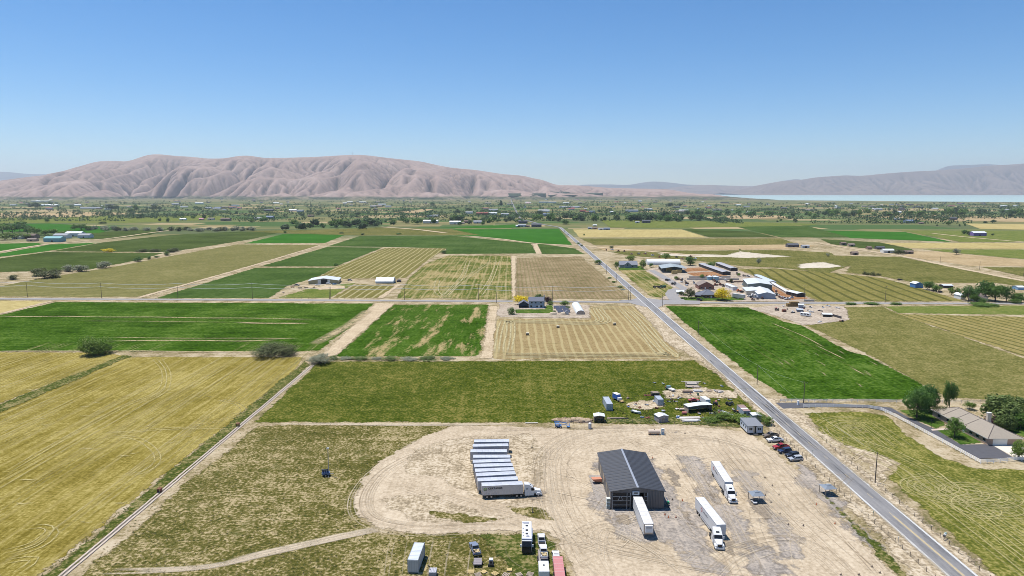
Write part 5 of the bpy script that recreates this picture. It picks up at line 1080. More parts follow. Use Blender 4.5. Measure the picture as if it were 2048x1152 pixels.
def tractor(label, loc, rz, wind=True):
    t = thing('semi_tractor', label, 'truck', loc, rz)
    MB().box(-4.1, 1.5, -.45, .45, .75, 1.05).build('chassis', frame_m, t)
    c = [(-1.05, 1.0), (1.9, 1.0), (2.05, 2.1), (1.45, 3.0), (.2, 3.85), (-1.05, 3.95)]
    MB().prism(c, -1.22, 1.22, tap=lambda x, z: 0 if z < 2.2 else (.1 if z < 3.2 else .22)).build('cab', white_p, t, bevel=.08)
    MB().hexa([(1.9, -1.1, 1.0), (4.0, -.78, .95), (4.0, .78, .95), (1.9, 1.1, 1.0)], [(1.95, -1.05, 2.12), (3.9, -.62, 1.72), (3.9, .62, 1.72), (1.95, 1.05, 2.12)]).build('hood', white_p, t, bevel=.1)
    for s in (-1, 1):
        MB().prism([(2.3, .6), (3.75, .6), (3.72, 1.05), (3.4, 1.32), (2.75, 1.32), (2.4, 1.05)], s * .62 if s > 0 else -1.22, 1.22 if s > 0 else -.62).build('fender', white_p, t, bevel=.08)
        MB().box(-1.0, 1.8, s * .85 if s > 0 else -1.2, 1.2 if s > 0 else -.85, .45, 1.0).build('side_fairing', white_p, t, bevel=.05)
        MB().box(3.85, 4.03, s * .85 - .16, s * .85 + .16, 1.05, 1.32).build('headlight', lamp, t)
        MB().box(1.75, 1.9, s * 1.3 - .04, s * 1.5, 2.0, 2.75).build('mirror', white_p, t)
        A, B, C_, D = [Vector((x, s * y, z)) for x, y, z in ((.9, 1.222, 2.0), (1.95, 1.222, 2.0), (1.6, 1.14, 2.75), (.9, 1.14, 2.75))]
        mb = MB(); mb.quad(*[p + Vector((0, s * .012, 0)) for p in ((A, B, C_, D) if s < 0 else (B, A, D, C_))]); mb.build('side_window', dark_gl, t)
        MB().box(-.6, -.1, s * 1.19 if s > 0 else -1.215, 1.215 if s > 0 else -1.19, 2.45, 2.7).build('sleeper_window', dark_gl, t)
        wheel(t, 3.05, s * 1.02, .5, .34)
        for x in (-2.1, -3.4): wheel(t, x, s * .92, .5, .58)
    A, B, C_, D = (2.05, 1.2, 2.12), (2.05, -1.2, 2.12), (1.45, -1.12, 3.0), (1.45, 1.12, 3.0)
    patch(MB(), A, B, C_, D, .05, .95, .08, .9, -.018).build('windshield', dark_gl, t)
    A, B, C_, D = (1.45, 1.1, 3.0), (1.45, -1.1, 3.0), (.2, -1.0, 3.85), (.2, 1.0, 3.85)
    patch(MB(), A, B, C_, D, .3, .7, .32, .62, -.018).build('sky_window', dark_gl, t)
    MB().box(3.93, 4.03, -.5, .5, .98, 1.62).build('grille', black_p, t); MB().box(3.75, 4.12, -1.15, 1.15, .35, .82).build('bumper', white_p, t, bevel=.05)
    MB().tube((-2.75, 0, 1.05), (-2.75, 0, 1.2), .5, n=14).build('fifth_wheel', frame_m, t)
    for s in (-1, 1): MB().tube((-1.3, s * .95, .9), (-1.3, s * .95, 3.3), .08).build('exhaust_stack', chrome, t)
    return t
def trailer(label, loc, rz, L=16.15, reefer=False, body=None, rf=None, panels=0, group=None, name='box_trailer', zb=1.2, zt=4.1, seamc=None, skirt=True):
    t = thing(name, label, 'trailer', loc, rz, group); w = 1.29; h = L / 2; body = body or ribbed('white_trailer_side', (.56, .57, .58), .6, 0, .4, 0, .07, .35)
    MB().box(-h, h, -w, w, zb, zt).build('body', body, t)
    rf = rf or M('white_trailer_roof', (.55, .54, .52), .45, 0, .3, .6)
    n = panels or 7; st = L / n; pm_ = None
    for k in range(n):
        if pm_ is None: pm_ = MB().box(-st / 2 + .03, st / 2 - .03, -w + .06, w - .06, 0, .035).build('roof_panel', rf, t); q = pm_
        else: q = pm_.copy(); C.objects.link(q)
        q.location = (-h + st * (k + .5), 0, zt)
    tr = seamc or M('trailer_trim', (.30, .31, .33), .4, .4, .1, 2)
    for s in (-1, 1): MB().box(-h, h, s * w - .04, s * w + .04, zt - .02, zt + .06).build('top_rail', tr, t); MB().box(-h, h, s * w - .03, s * w + .03, zb - .12, zb).build('side_rail', tr, t)
    for s in (-1, 1): MB().box(-h - .03, -h, s * .02 if s > 0 else -w + .05, w - .05 if s > 0 else -.02, zb + .05, zt - .08).build('rear_door', body, t)
    MB().box(-h + .3, h - .6, -.5, .5, .85, zb - .12).build('underframe', frame_m, t)
    for s in (-1, 1):
        MB().box(h - 3.4, h - 3.2, s * .7 - .07, s * .7 + .07, .12, zb - .12).build('landing_leg', frame_m, t)
        for x in (-h + 1.5, -h + 2.8): wheel(t, x, s * .92, .5, .58)
        if skirt: MB().box(-h + 4.2, h - 4.5, s * (w - .05) - .02, s * (w - .05) + .02, .45, zb - .12).build('side_skirt', body, t)
        MB().box(-h - .02, -h + .02, s * .9 - .12, s * .9 + .12, .95, 1.1).build('tail_light', red_l, t)
    MB().box(-h - .05, -h + .05, -1.1, 1.1, .5, .65).build('rear_guard', frame_m, t)
    if reefer:
        u = MB().box(h, h + .55, -1.0, 1.0, 1.9, 3.85).build('cooling_unit', M('reefer_white', (.72, .74, .76), .35, 0, .06), t, bevel=.06)
        MB().box(h + .551, h + .57, -.75, .75, 3.05, 3.6).build('grille', M('reefer_grey', (.35, .37, .4), .4), u); MB().box(h + .551, h + .57, -.75, .75, 2.0, 2.9).build('panel', M('reefer_panel', (.58, .62, .68), .35), u)
        MB().box(h, h + .015, -w, w, zb, zt).build('front_wall', M('tan_front', (.45, .38, .32), .6), t)
    return t
def text_mesh(body, size, mat, parent, loc, rot, name='lettering', th=.004):
    cu = bpy.data.curves.new('lettering', 'FONT'); cu.body = body; cu.size = size; cu.extrude = th; cu.offset = size * .05; cu.space_character = 1.15
    o = bpy.data.objects.new('lettering_tmp', cu); C.objects.link(o); dg = bpy.context.evaluated_depsgraph_get()
    me = bpy.data.meshes.new_from_object(o.evaluated_get(dg)); bpy.data.objects.remove(o); me.materials.clear(); me.materials.append(mat)
    q = bpy.data.objects.new(name, me); C.objects.link(q); q.parent = parent; q.location = loc; q.rotation_euler = rot; return q
def YZ(px, py, z=.1): return G(px, py, z)
# ---- the ten silver trailers; roof edges as they lie in the photograph
sil_side = ribbed('silver_trailer_side', (.44, .44, .46), .45, 0, .4, .1, .06, .5); sil_roof = M('silver_trailer_roof', (.46, .48, .52), .45, .15, .3, .6)
TZ = lambda x, y: (920 + x / 7.68, 860 + y / 7.68)
ends = [((340, 870), (965, 845)), ((280, 795), (888, 768)), ((255, 718), (858, 686)), ((235, 650), (838, 626)), ((220, 575), (812, 558)), ((205, 510), (775, 492)), ((205, 432), (768, 430)), ((165, 345), (712, 345)), ((200, 262), (742, 252)), ((222, 192), (752, 186))]
for k, (a, b_) in enumerate(ends):
    A, B = G(*TZ(*a), 4.0), G(*TZ(*b_), 4.0); rz = math.atan2(B.y - A.y, B.x - A.x); mid = (A + B) / 2; c = mid + Vector((-math.sin(rz), math.cos(rz), 0)) * 1.29; c.z = .1
    lb = 'silver box trailer with green round logo hitched to the white tractor' if k == 0 else 'silver box trailer, %s behind the lettered one in the parked row' % ORD[k - 1]
    t = trailer(lb, c, rz, 12.2, False, sil_side, sil_roof, 6, 'parked row of silver trailers', zb=1.25, zt=4.0, skirt=False)
    if k == 0:
        gm = M('logo_green', (.22, .36, .03), .5); km = M('logo_charcoal', (.02, .02, .024), .5); y = -1.33
        ring = MB(); n = 20
        for i in range(n):
            a0, a1 = 2 * math.pi * i / n, 2 * math.pi * (i + 1) / n
            ring.hexa([(math.cos(q) * r_, y + e, math.sin(q) * r_) for q, r_, e in ((a0, .36, 0), (a0, .50, 0), (a1, .50, 0), (a1, .36, 0))], [(math.cos(q) * r_, y + e, math.sin(q) * r_) for q, r_, e in ((a0, .36, .03), (a0, .50, .03), (a1, .50, .03), (a1, .36, .03))], 0 if i < 13 else 1)
        ring = ring.build('round_logo', [gm, km], t, loc=(-5.1, 0, 3.0))
        ck = MB(); ck.rbox((-.12, y, -.08), (.08, .04, .28), ry=-.7); ck.rbox((.08, y, .03), (.08, .04, .5), ry=.6); ck.build('check_mark', gm, ring)
        text_mesh('CERTARUS', .78, km, t, (-4.25, y + .02, 2.95), (math.pi / 2, 0, 0)); text_mesh('- - - - - - - - - - -', .2, km, t, (-4.2, y + .02, 2.62), (math.pi / 2, 0, 0), 'tagline')
        f = c + Vector((math.cos(rz), math.sin(rz), 0)) * (6.1 + 1.55); tractor('white sleeper tractor hitched to the lettered silver trailer', f, rz + .02)
# ---- two white lorries and the refrigerated trailer in the workshop bay
gm_red = M('emblem_red', (.35, .03, .03), .5); gm_dk = M('emblem_dark', (.05, .05, .06), .5)
def on_axis(front, back): return (front + back) / 2, math.atan2(front.y - back.y, front.x - back.x)
def emblem(t, x, s):
    y = s * 1.30; mb = MB()
    for i in range(14):
        a0, a1 = 2 * math.pi * i / 14, 2 * math.pi * (i + 1) / 14
        mb.hexa([(x + math.cos(q) * r_, y, 3.0 + math.sin(q) * r_) for q, r_ in ((a0, .38), (a0, .58), (a1, .58), (a1, .38))], [(x + math.cos(q) * r_, y + s * .03, 3.0 + math.sin(q) * r_) for q, r_ in ((a0, .38), (a0, .58), (a1, .58), (a1, .38))])
    mb.build('round_emblem', gm_red, t)
    mb = MB()
    for k in range(5): mb.box(x + s * (-1.3 - .75 * k) - .22, x + s * (-1.3 - .75 * k) + .22, y - .005, y + s * .025, 2.75, 3.2 if k % 2 else 3.05)
    mb.build('emblem_letters', gm_dk, t)
A = G(1457.7, 964.4, 4.1); B = G(1430.8, 922.8, 4.1); c, rz = on_axis(A, B); c.z = .1
t = trailer('white box trailer of the lorry nearer the parked cars', c, rz); emblem(t, -4.6, -1)
n_ = Vector((A.x, A.y, .1)); tractor('white sleeper tractor of the lorry nearer the parked cars', Vector((G(1468, 1006, .5).x - .1, G(1468, 1006, .5).y + 4.1, .1)), -math.pi / 2)
A = G(1442.2, 1049.7, 4.1); B = G(1399.8, 995.7, 4.1); c, rz = on_axis(A, B); c.z = .1
t = trailer('white box trailer of the lorry nearer the workshop', c, rz); emblem(t, -2.8, -1)
tractor('white sleeper tractor of the lorry nearer the workshop', Vector((G(1440, 1099, .5).x + .35, G(1440, 1099, .5).y + 4.1, .1)), -math.pi / 2 - .09)
trailer('white refrigerated trailer backed into the workshop bay', (35.7, 167.9 + 8.07, .1), -math.pi / 2, reefer=True)
# ---- cars in a row by the road
cc = lambda n, c_, r_=.28, mt=0: M('car_paint_' + n, c_, r_, mt, .05, .5)
def carpx(l, r, kind, pm, lb, back=True, **kw):
    A, B = YZ(*l), YZ(*r); rz = math.atan2(A.y - B.y, A.x - B.x); c = (A + B) / 2 + Vector((0, .85, 0)); return car({'pickup': 'pickup_truck', 'suv': 'suv', 'sedan': 'car'}[kind], lb, 'pickup' if kind == 'pickup' else 'car', c, rz, kind, pm, group='vehicles parked by the mobile office', **kw)
Z4 = lambda x, y: (1460 + x / 8.23, 800 + y / 8.23)
carpx(Z4(570, 632), Z4(800, 612), 'pickup', cc('brown', (.16, .13, .10)), 'brown pickup truck parked against the mobile office')
carpx(Z4(612, 706), Z4(892, 690), 'pickup', cc('white', (.68, .69, .70)), 'white crew-cab pickup in the parked row')
carpx(Z4(705, 828), Z4(992, 800), 'pickup', cc('red', (.30, .025, .03)), 'red pickup truck in the parked row')
carpx(Z4(800, 893), Z4(1028, 868), 'suv', cc('navy', (.02, .035, .085)), 'dark navy suv between red pickup and black suv')
carpx(Z4(915, 962), Z4(1160, 935), 'suv', cc('charcoal', (.03, .035, .05)), 'charcoal suv behind the silver one', roof=black_p)
carpx(Z4(975, 1020), Z4(1210, 1005), 'suv', cc('silver', (.45, .47, .50), .25, .3), 'silver suv at the end of the parked row', roof=white_p)
# ---- vehicles at the lower edge
def at2(px, py, z=.1): p = G(px, py, z); return (p.x, p.y, .1)
t = thing('motorhome', 'white class-A motorhome with black windscreen facing the camera', 'motorhome', at2(1053.5, 1088), -math.pi / 2 - .02)
L_, w = 10.6, 1.27; h = L_ / 2
mh = M('motorhome_white', (.62, .63, .64), .3, 0, .04, .5)
MB().prism([(-h, .55), (h - .12, .5), (h, 1.2), (h - .05, 2.2), (h - .75, 3.45), (h - 1.2, 3.6), (-h, 3.6)], -w, w).build('body', mh, t, bevel=.09)
patch(patch(MB(), (h - .05, w, 2.2), (h - .05, -w, 2.2), (h - .75, -w, 3.45), (h - .75, w, 3.45), .03, .97, 0, .86, -.03), (h, w, 1.3), (h, -w, 1.3), (h - .05, -w, 2.2), (h - .05, w, 2.2), .03, .97, 0, 1, -.03).build('windshield', dark_gl, t)
MB().box(h - .06, h + .06, -w + .05, w - .05, .55, 1.38).build('front_mask', black_p, t, bevel=.04); MB().box(h - 1.25, h - .85, -w + .02, w - .02, 3.5, 3.68).build('roof_visor', M('steel_blue', (.16, .19, .28), .4), t)
MB().box(-4.7, -3.9, -.9, .55, 3.6, 3.72).build('air_conditioner', M('grey_plastic', (.25, .26, .31), .5), t)
for x in (-2.7, -.3, 1.5): MB().box(x - .32, x + .32, -.32, .32, 3.6, 3.73).build('roof_vent', black_p, t)
for x, y in ((-4.4, -1), (-1.2, -.95), (.9, -.95), (2.4, -.9)): MB().box(x - .2, x + .2, y - .15, y + .15, 3.6, 3.7).build('vent_cap', M('grey_plastic', (.25, .26, .31), .5), t)
MB().tube((2.8, .25, 3.6), (2.8, .25, 3.72), .42, n=14).build('antenna_dome', M('grey_plastic', (.25, .26, .31), .5), t)
for s in (-1, 1):
    MB().box(-h + .4, h - 1.2, s * w - .012 if s < 0 else s * w - .01, s * w + .015, 1.0, 1.35).build('side_stripe', M('steel_blue', (.16, .19, .28), .4), t)
    for x in (-3.6, -1.2, 1.4): MB().box(x - .6, x + .6, s * w - .01, s * w + .02, 2.0, 2.7).build('side_window', dark_gl, t)
    MB().box(h - .5, h - .3, s * (w + .05), s * (w + .4), 1.9, 2.5).build('mirror', mh, t); wheel(t, h - 1.6, s * 1.05, .48, .3); wheel(t, -h + 3.0, s * 1.0, .48, .5)
MB().box(-3.4, .8, 1.25, 1.55, .9, 2.7).build('slide_out', mh, t, bevel=.03)
# white truck chassis, pickup on a flatbed trailer, hidden towing pickup, trailer with red roof
t = car('pickup_truck', 'white cab-chassis truck with bare rear frame beside the motorhome', 'truck', at2(1083, 1085), math.pi / 2, 'pickup', white_p)
t = thing('flatbed_trailer', 'grey flatbed trailer carrying a white pickup', 'trailer', at2(1086, 1120), math.pi / 2)
MB().box(-4.2, 3.6, -1.15, 1.15, .62, .78).build('deck', M('weathered_deck', (.28, .25, .24), .85, 0, .3, 2), t); MB().box(3.6, 5.0, -.08, .08, .5, .62).build('tongue', frame_m, t)
for s in (-1, 1):
    MB().box(-4.2, 3.6, s * 1.16 - .05, s * 1.16 + .05, .55, .85).build('side_rail', frame_m, t)
    for x in (-.6, .4): wheel(t, x, s * 1.32, .36, .24)
car('pickup_truck', 'white pickup standing on the flatbed trailer', 'pickup', (at2(1087, 1114)[0], at2(1087, 1114)[1], .88), math.pi / 2, 'pickup', white_p, bed=M('tool_grey', (.4, .4, .45), .5))
t = thing('box_truck', 'white cube truck cut by the lower picture edge', 'truck', at2(1087, 1152), math.pi / 2)
MB().box(-3.6, 1.0, -1.2, 1.2, 1.0, 3.3).build('cargo_box', white_p, t, bevel=.05); MB().prism([(1.05, .6), (3.1, .6), (3.1, 1.3), (2.2, 1.45), (1.8, 2.2), (1.05, 2.25)], -1.0, 1.0).build('cab', white_p, t, bevel=.07)
patch(MB(), (2.2, 1, 1.45), (2.2, -1, 1.45), (1.8, -1, 2.2), (1.8, 1, 2.2), .08, .92, .1, .9, -.014).build('windshield', dark_gl, t); MB().box(-1.2, -.8, -.2, .2, 3.3, 3.42).build('roof_vent', black_p, t)
for s in (-1, 1): wheel(t, 2.3, s * .9, .42, .28); wheel(t, -1.8, s * .9, .42, .5)
car('suv', 'white suv in front of the red-roofed stock trailer', 'car', at2(1112, 1118), math.pi / 2, 'suv', white_p, roof=black_p)
red_rf = M('faded_red_roof', (.42, .17, .17), .6, 0, .14, .6)
t = thing('stock_trailer', 'long stock trailer with faded red panelled roof', 'trailer', at2(1117, 1148), math.pi / 2)
MB().box(-5.5, 3.4, -1.15, 1.15, .7, 2.5).build('body', M('stock_trailer_side', (.26, .12, .12), .6), t)
for k in range(8): MB().box(-5.5 + k * 1.12 + .02, -5.5 + (k + 1) * 1.12 - .05, -1.18, 1.18, 2.5, 2.56).build('roof_panel', red_rf, t)
for k in range(9): MB().box(-5.55 + k * 1.12, -5.48 + k * 1.12, -1.18, 1.18, 2.5, 2.59).build('roof_bow', M('pale_red', (.6, .42, .40), .6), t)
MB().box(3.4, 4.6, -.1, .1, .6, .8).build('tongue', frame_m, t)
for s in (-1, 1):
    for x in (-1.6, -.5): wheel(t, x, s * 1.2, .38, .26)
grv_car = cc('slate', (.17, .20, .26))
car('pickup_truck', 'slate blue old pickup with littered bed among the weeds', 'pickup', at2(950, 1102), math.pi / 2 + .28, 'pickup', grv_car, bed=M('rust_bed', (.14, .09, .07), .8, 0, .4, 3))
t = thing('utility_trailer', 'small flat grey utility trailer behind the slate blue pickup', 'trailer', at2(955.5, 1128), math.pi / 2)
MB().box(-1.5, 1.5, -1.0, 1.0, .55, .75).build('deck', M('grey_deck', (.22, .20, .21), .85, 0, .25, 2), t)
for k in range(4): MB().box(-1.45 + k * .75, -.8 + k * .75, -.95, .95, .75, .78).build('plank', M('grey_deck', (.22, .20, .21), .85, 0, .25, 2), t)
MB().box(1.5, 2.6, -.06, .06, .5, .6).build('tongue', frame_m, t); [wheel(t, 0, s * 1.15, .33, .22) for s in (-1, 1)]
t = thing('riding_mower', 'black riding mower with white hood near the utility trailer', 'mower', at2(982, 1130), math.pi / 2)
MB().box(-.9, .7, -.55, .55, .3, .7).build('deck', black_p, t, bevel=.04); MB().box(.5, 1.5, -.5, .5, .45, 1.1).build('hood', white_p, t, bevel=.08); MB().box(-.4, .1, -.3, .3, .7, .85).build('seat', black_p, t, bevel=.03); MB().box(-.5, -.38, -.3, .3, .8, 1.25).build('backrest', black_p, t)
MB().tube((.5, 0, .9), (.25, 0, 1.25), .03).build('steering_column', frame_m, t)
for s in (-1, 1): wheel(t, -.6, s * .6, .3, .25); wheel(t, 1.1, s * .5, .2, .18)
# grey container at the lower edge
def container(label, loc, rz, L=6.1, W_=2.44, H_=2.6, col=None, cm=None, name='shipping_container', cat='container'):
    t = thing(name, label, cat, loc, rz); cm = cm or ribbed('container_grey', (.42, .46, .52), .28, 0, .5, .2, .1, .8); h = L / 2; w = W_ / 2; tr = M('container_post', (.33, .36, .41), .5, .2, .12, 1)
    MB().box(-h, h, -w, w, .15, H_).build('body', cm, t)
    rb_ = None
    for k in range(int(L / .62)):
        if rb_ is None: rb_ = MB().box(-.24, .24, -w + .08, w - .08, 0, .04).build('roof_rib', cm, t); q = rb_
        else: q = rb_.copy(); C.objects.link(q)
        q.location = (-h + .35 + k * .62, 0, H_)
    for sx_ in (-1, 1):
        for s in (-1, 1): MB().box(sx_ * h - .08, sx_ * h + .08, s * w - .08, s * w + .08, 0, H_ + .05).build('corner_post', tr, t)
    for s in (-1, 1): MB().box(-h, h, s * w - .04, s * w + .04, H_ - .06, H_ + .05).build('top_rail', tr, t)
    for s in (-1, 1):
        d_ = MB().box(h, h + .05, s * .03 if s > 0 else -w + .1, w - .1 if s > 0 else -.03, .25, H_ - .1).build('door', cm, t)
        for x in (.35, .8): MB().tube((h + .08, s * x, .25), (h + .08, s * x, H_ - .12), .025, n=6).build('lock_rod', tr, d_)
    return t
p = at2(833, 1128); container('grey corrugated container with slatted end at the lower edge', p, -math.pi / 2 - .06, 8.0, 2.5, 3.4)
t = thing('camp_trailer', 'little grey tent trailer with round dish beside the container', 'trailer', at2(866, 1150), 0)
MB().box(-.9, .9, -1.2, 1.0, .5, 1.3).build('body', M('grey_tent', (.28, .28, .32), .8, 0, .2, 2), t, bevel=.05)
for k in range(5): MB().box(-.85 + k * .36, -.6 + k * .36, -1.15, .95, 1.3, 1.36).build('roof_slat', M('slat_grey', (.36, .36, .4), .7), t)
MB().tube((-1.0, .4, .0), (-1.0, .4, 1.9), .04).build('mast', frame_m, t); MB().tube((-1.05, .36, 2.0), (-.95, .44, 2.05), .34, n=14).build('dish', black_p, t)
[wheel(t, 0, s * 1.05, .3, .2) for s in (-1, 1)]
wood_y = M('fresh_pine', (.50, .38, .17), .8, 0, .25, 2); wood_g = M('weathered_wood', (.33, .27, .21), .9, 0, .35, 2)
for k, (x, y, s) in enumerate([(942, 1144, 1.6), (956, 1150, 1.5), (990, 1148, 1.5), (1012, 1150, 1.6), (1019, 1140, 1.2), (1038, 1150, 1.4), (968, 1144, 1.2), (1060, 1149, 1.6)]):
    t = thing('pallet', 'yellow wooden pallet, %s of the litter along the lower edge' % ORD[k], 'pallet', at2(x, y), k * .4, 'pallets at the lower edge')
    for j in range(5): MB().box(-s / 2, s / 2, -s / 2 + j * s / 4.6, -s / 2 + j * s / 4.6 + .2, .12, .16 + .04 * (k % 3)).build('plank', wood_y if k % 2 == 0 else wood_g, t)
    for j in (-.45, 0, .45): MB().box(j * s - .06, j * s + .06, -s / 2, s / 2 - .05, 0, .12).build('runner', wood_g, t)
# ================================================================== buildings and yard things
def gable(name, label, cat, c, rz, w, l, h, rise, wall, roof, ovh=.35, doors=(), windows=(), open_sides=(), group=None, seams=0, ridge=None, posts=0, floor=True, hollow=False):
    """width w along local x, length l along local y, ridge along y; local -y is the front"""
    t = thing(name, label, cat, c, rz, group); x, y = w / 2, l / 2; th = .12
    wb = MB()
    if 'front' not in open_sides: wb.add([(-x, -y, 0), (x, -y, 0), (x, -y, h), (0, -y, h + rise), (-x, -y, h)], [(0, 1, 2, 3, 4)])
    if 'back' not in open_sides: wb.add([(x, y, 0), (-x, y, 0), (-x, y, h), (0, y, h + rise), (x, y, h)], [(0, 1, 2, 3, 4)])
    if 'left' not in open_sides: wb.quad((-x, y, 0), (-x, -y, 0), (-x, -y, h), (-x, y, h))
    if 'right' not in open_sides: wb.quad((x, -y, 0), (x, y, 0), (x, y, h), (x, -y, h))
    if wb.v: wb.build('wall', wall, t)
    s_ = rise / x
    for sd in (-1, 1):
        e = x + ovh
        mb = MB(); b = [(0, -y - ovh, h + rise + .02), (sd * e, -y - ovh, h - ovh * s_ + .02), (sd * e, y + ovh, h - ovh * s_ + .02), (0, y + ovh, h + rise + .02)]
        if sd < 0: b = b[::-1]
        mb.hexa(b, [(p[0], p[1], p[2] + th) for p in b]); r = mb.build('roof_slope', roof, t)
        if seams:
            sm = None
            for k in range(seams):
                yy = -y - ovh + (k + .5) * (l + 2 * ovh) / seams
                if sm is None:
                    sm = MB(); b2 = [(0, -.05, h + rise + .02 + th), (sd * e, -.05, h - ovh * s_ + .02 + th), (sd * e, .05, h - ovh * s_ + .02 + th), (0, .05, h + rise + .02 + th)]
                    if sd < 0: b2 = b2[::-1]
                    sm.hexa(b2, [(p[0], p[1], p[2] + .04) for p in b2]); sm = sm.build('roof_seam', roof, r); q = sm
                else: q = sm.copy(); C.objects.link(q)
                q.location = (0, yy, 0)
    if ridge: MB().prism([(-.3, h + rise + .0), (.3, h + rise + .0), (.3, h + rise + th + .02), (0, h + rise + th + .1), (-.3, h + rise + th + .02)], -y - ovh - .02, y + ovh + .02).build('ridge_cap', ridge, t)
    for side, u, z0, dw, dh, m_ in doors: _open(t, 'door', side, u, z0, dw, dh, m_, x, y)
    for side, u, z0, dw, dh, m_ in windows: _open(t, 'window', side, u, z0, dw, dh, m_, x, y)
    if posts:
        for sd in (-1, 1):
            for k in range(posts): yy = -y + k * l / (posts - 1); MB().box(sd * x - .08, sd * x + .08, yy - .08, yy + .08, 0, h + .02).build('post', M('shed_post', (.25, .22, .19), .8), t)
    return t
trim_w = M('white_trim', (.62, .62, .6), .6)
def _open(t, kind, side, u, z0, dw, dh, m_, x, y):
    B = {'front': ((1, 0), (0, -1), y), 'back': ((-1, 0), (0, 1), y), 'left': ((0, -1), (-1, 0), x), 'right': ((0, 1), (1, 0), x)}[side]; (ax, ay), (nx, ny), dist = B
    P = lambda a, o, z: (ax * a + nx * (dist + o), ay * a + ny * (dist + o), z)
    def slab(a0, a1, z0_, z1_, o0, o1):
        mb = MB(); mb.hexa([P(a0, o1, z0_), P(a1, o1, z0_), P(a1, o0, z0_), P(a0, o0, z0_)], [P(a0, o1, z1_), P(a1, o1, z1_), P(a1, o0, z1_), P(a0, o0, z1_)]); return mb
    q = slab(u - dw / 2, u + dw / 2, z0, z0 + dh, -.02, .035).build(kind, m_, t)
    f = slab(u - dw / 2 - .1, u + dw / 2 + .1, z0 + dh, z0 + dh + .1, -.01, .06); f.build('lintel' if kind == 'door' else 'window_frame', trim_w, q)
    if kind == 'window': slab(u - dw / 2 - .1, u + dw / 2 + .1, z0 - .1, z0, -.01, .08).build('window_sill', trim_w, q)
    return q
MT = lambda n, c, p=.35, ax=1: ribbed(n, c, p, ax, .5, .1, .12, .6)
# ---------------- metal workshop
char_w = ribbed('charcoal_wall_sheet', (.13, .13, .135), .45, 0, .5, .2, .12, .9); char_r = ribbed('charcoal_roof_sheet', (.042, .046, .056), .4, 1, .55, .1, .14, .8); dark_in = M('dark_interior', (.02, .02, .022), .9)
steel_d = M('dark_frame_steel', (.10, .10, .11), .5, .3)
X0, X1, Y0_, Y1_, EV, RS = 28.3, 43.4, 184.6, 213.4, 5.4, 1.15
t = thing('workshop', 'charcoal metal workshop with a trailer in its open bay', 'building', (0, 0, .1))
XM = (X0 + X1) / 2
rib = None
wb = MB(); wb.quad((X0, Y1_, 0), (X0, Y0_, 0), (X0, Y0_, EV), (X0, Y1_, EV)); wb.build('side_wall', ribbed('charcoal_wall_sheet_y', (.14, .135, .135), .45, 1, .5, .2, .12, .9), t)
MB().quad((X1, Y0_, 0), (X1, Y1_, 0), (X1, Y1_, EV), (X1, Y0_, EV)).build('side_wall', MATS['charcoal_wall_sheet_y'], t)
MB().add([(X1, Y1_, 0), (X0, Y1_, 0), (X0, Y1_, EV), (XM, Y1_, EV + RS), (X1, Y1_, EV)], [(0, 1, 2, 3, 4)]).build('back_wall', char_w, t)
slope = lambda x: EV + RS * (1 - abs(x - XM) / (XM - X0))
mb = MB(); mb.add([(38.7, Y0_, 0), (X1, Y0_, 0), (X1, Y0_, EV), (38.7, Y0_, slope(38.7))], [(0, 1, 2, 3)]); mb.build('front_wall', char_w, t)
for k in range(11):
    q = MB().box(0, .1, -.05, 0, .02, EV - .02).build('wall_rib', char_w, t) if k == 0 else rib.copy()
    if k: C.objects.link(q)
    rib = q if k == 0 else rib; q.location = (38.8 + k * .44, Y0_, 0)
mb = MB(); mb.add([(X0, Y0_, 5.0), (38.7, Y0_, 5.0), (38.7, Y0_, slope(38.7)), (XM, Y0_, EV + RS), (X0, Y0_, EV)], [(0, 1, 2, 3, 4)]); mb.build('header_panel', steel_d, t)
MB().quad((X0, Y0_ + 12, 0), (X1, Y0_ + 12, 0), (X1, Y0_ + 12, EV), (X0, Y0_ + 12, EV)).build('partition', dark_in, t); MB().box(X0 + .1, X1 - .1, Y0_ + .1, Y0_ + 12, 0, .06).build('floor_slab', M('shop_floor', (.10, .10, .10), .7), t)
for sd in (-1, 1):
    e = (X1 - X0) / 2 + .35; b = [(XM, Y0_ - .35, EV + RS), (XM + sd * e, Y0_ - .35, EV - .055), (XM + sd * e, Y1_ + .35, EV - .055), (XM, Y1_ + .35, EV + RS)]
    if sd < 0: b = b[::-1]
    r = MB().hexa(b, [(p[0], p[1], p[2] + .14) for p in b]).build('roof_slope', char_r, t); sm = None
    for k in range(30):
        if sm is None:
            b2 = [(XM, -.04, EV + RS + .14), (XM + sd * e, -.04, EV - .055 + .14), (XM + sd * e, .04, EV - .055 + .14), (XM, .04, EV + RS + .14)]
            if sd < 0: b2 = b2[::-1]
            sm = MB().hexa(b2, [(p[0], p[1], p[2] + .045) for p in b2]).build('roof_seam', char_r, r); q = sm
        else: q = sm.copy(); C.objects.link(q)
        q.location = (0, Y0_ + k * (Y1_ - Y0_) / 29, 0)
MB().prism([(XM - .32, EV + RS + .06), (XM + .32, EV + RS + .06), (XM + .3, EV + RS + .2), (XM, EV + RS + .26), (XM - .3, EV + RS + .2)], Y0_ - .38, Y1_ + .38).build('ridge_cap', M('ridge_flashing', (.28, .30, .34), .45, .2), t)
rl = M('door_rail_white', (.45, .46, .46), .5)
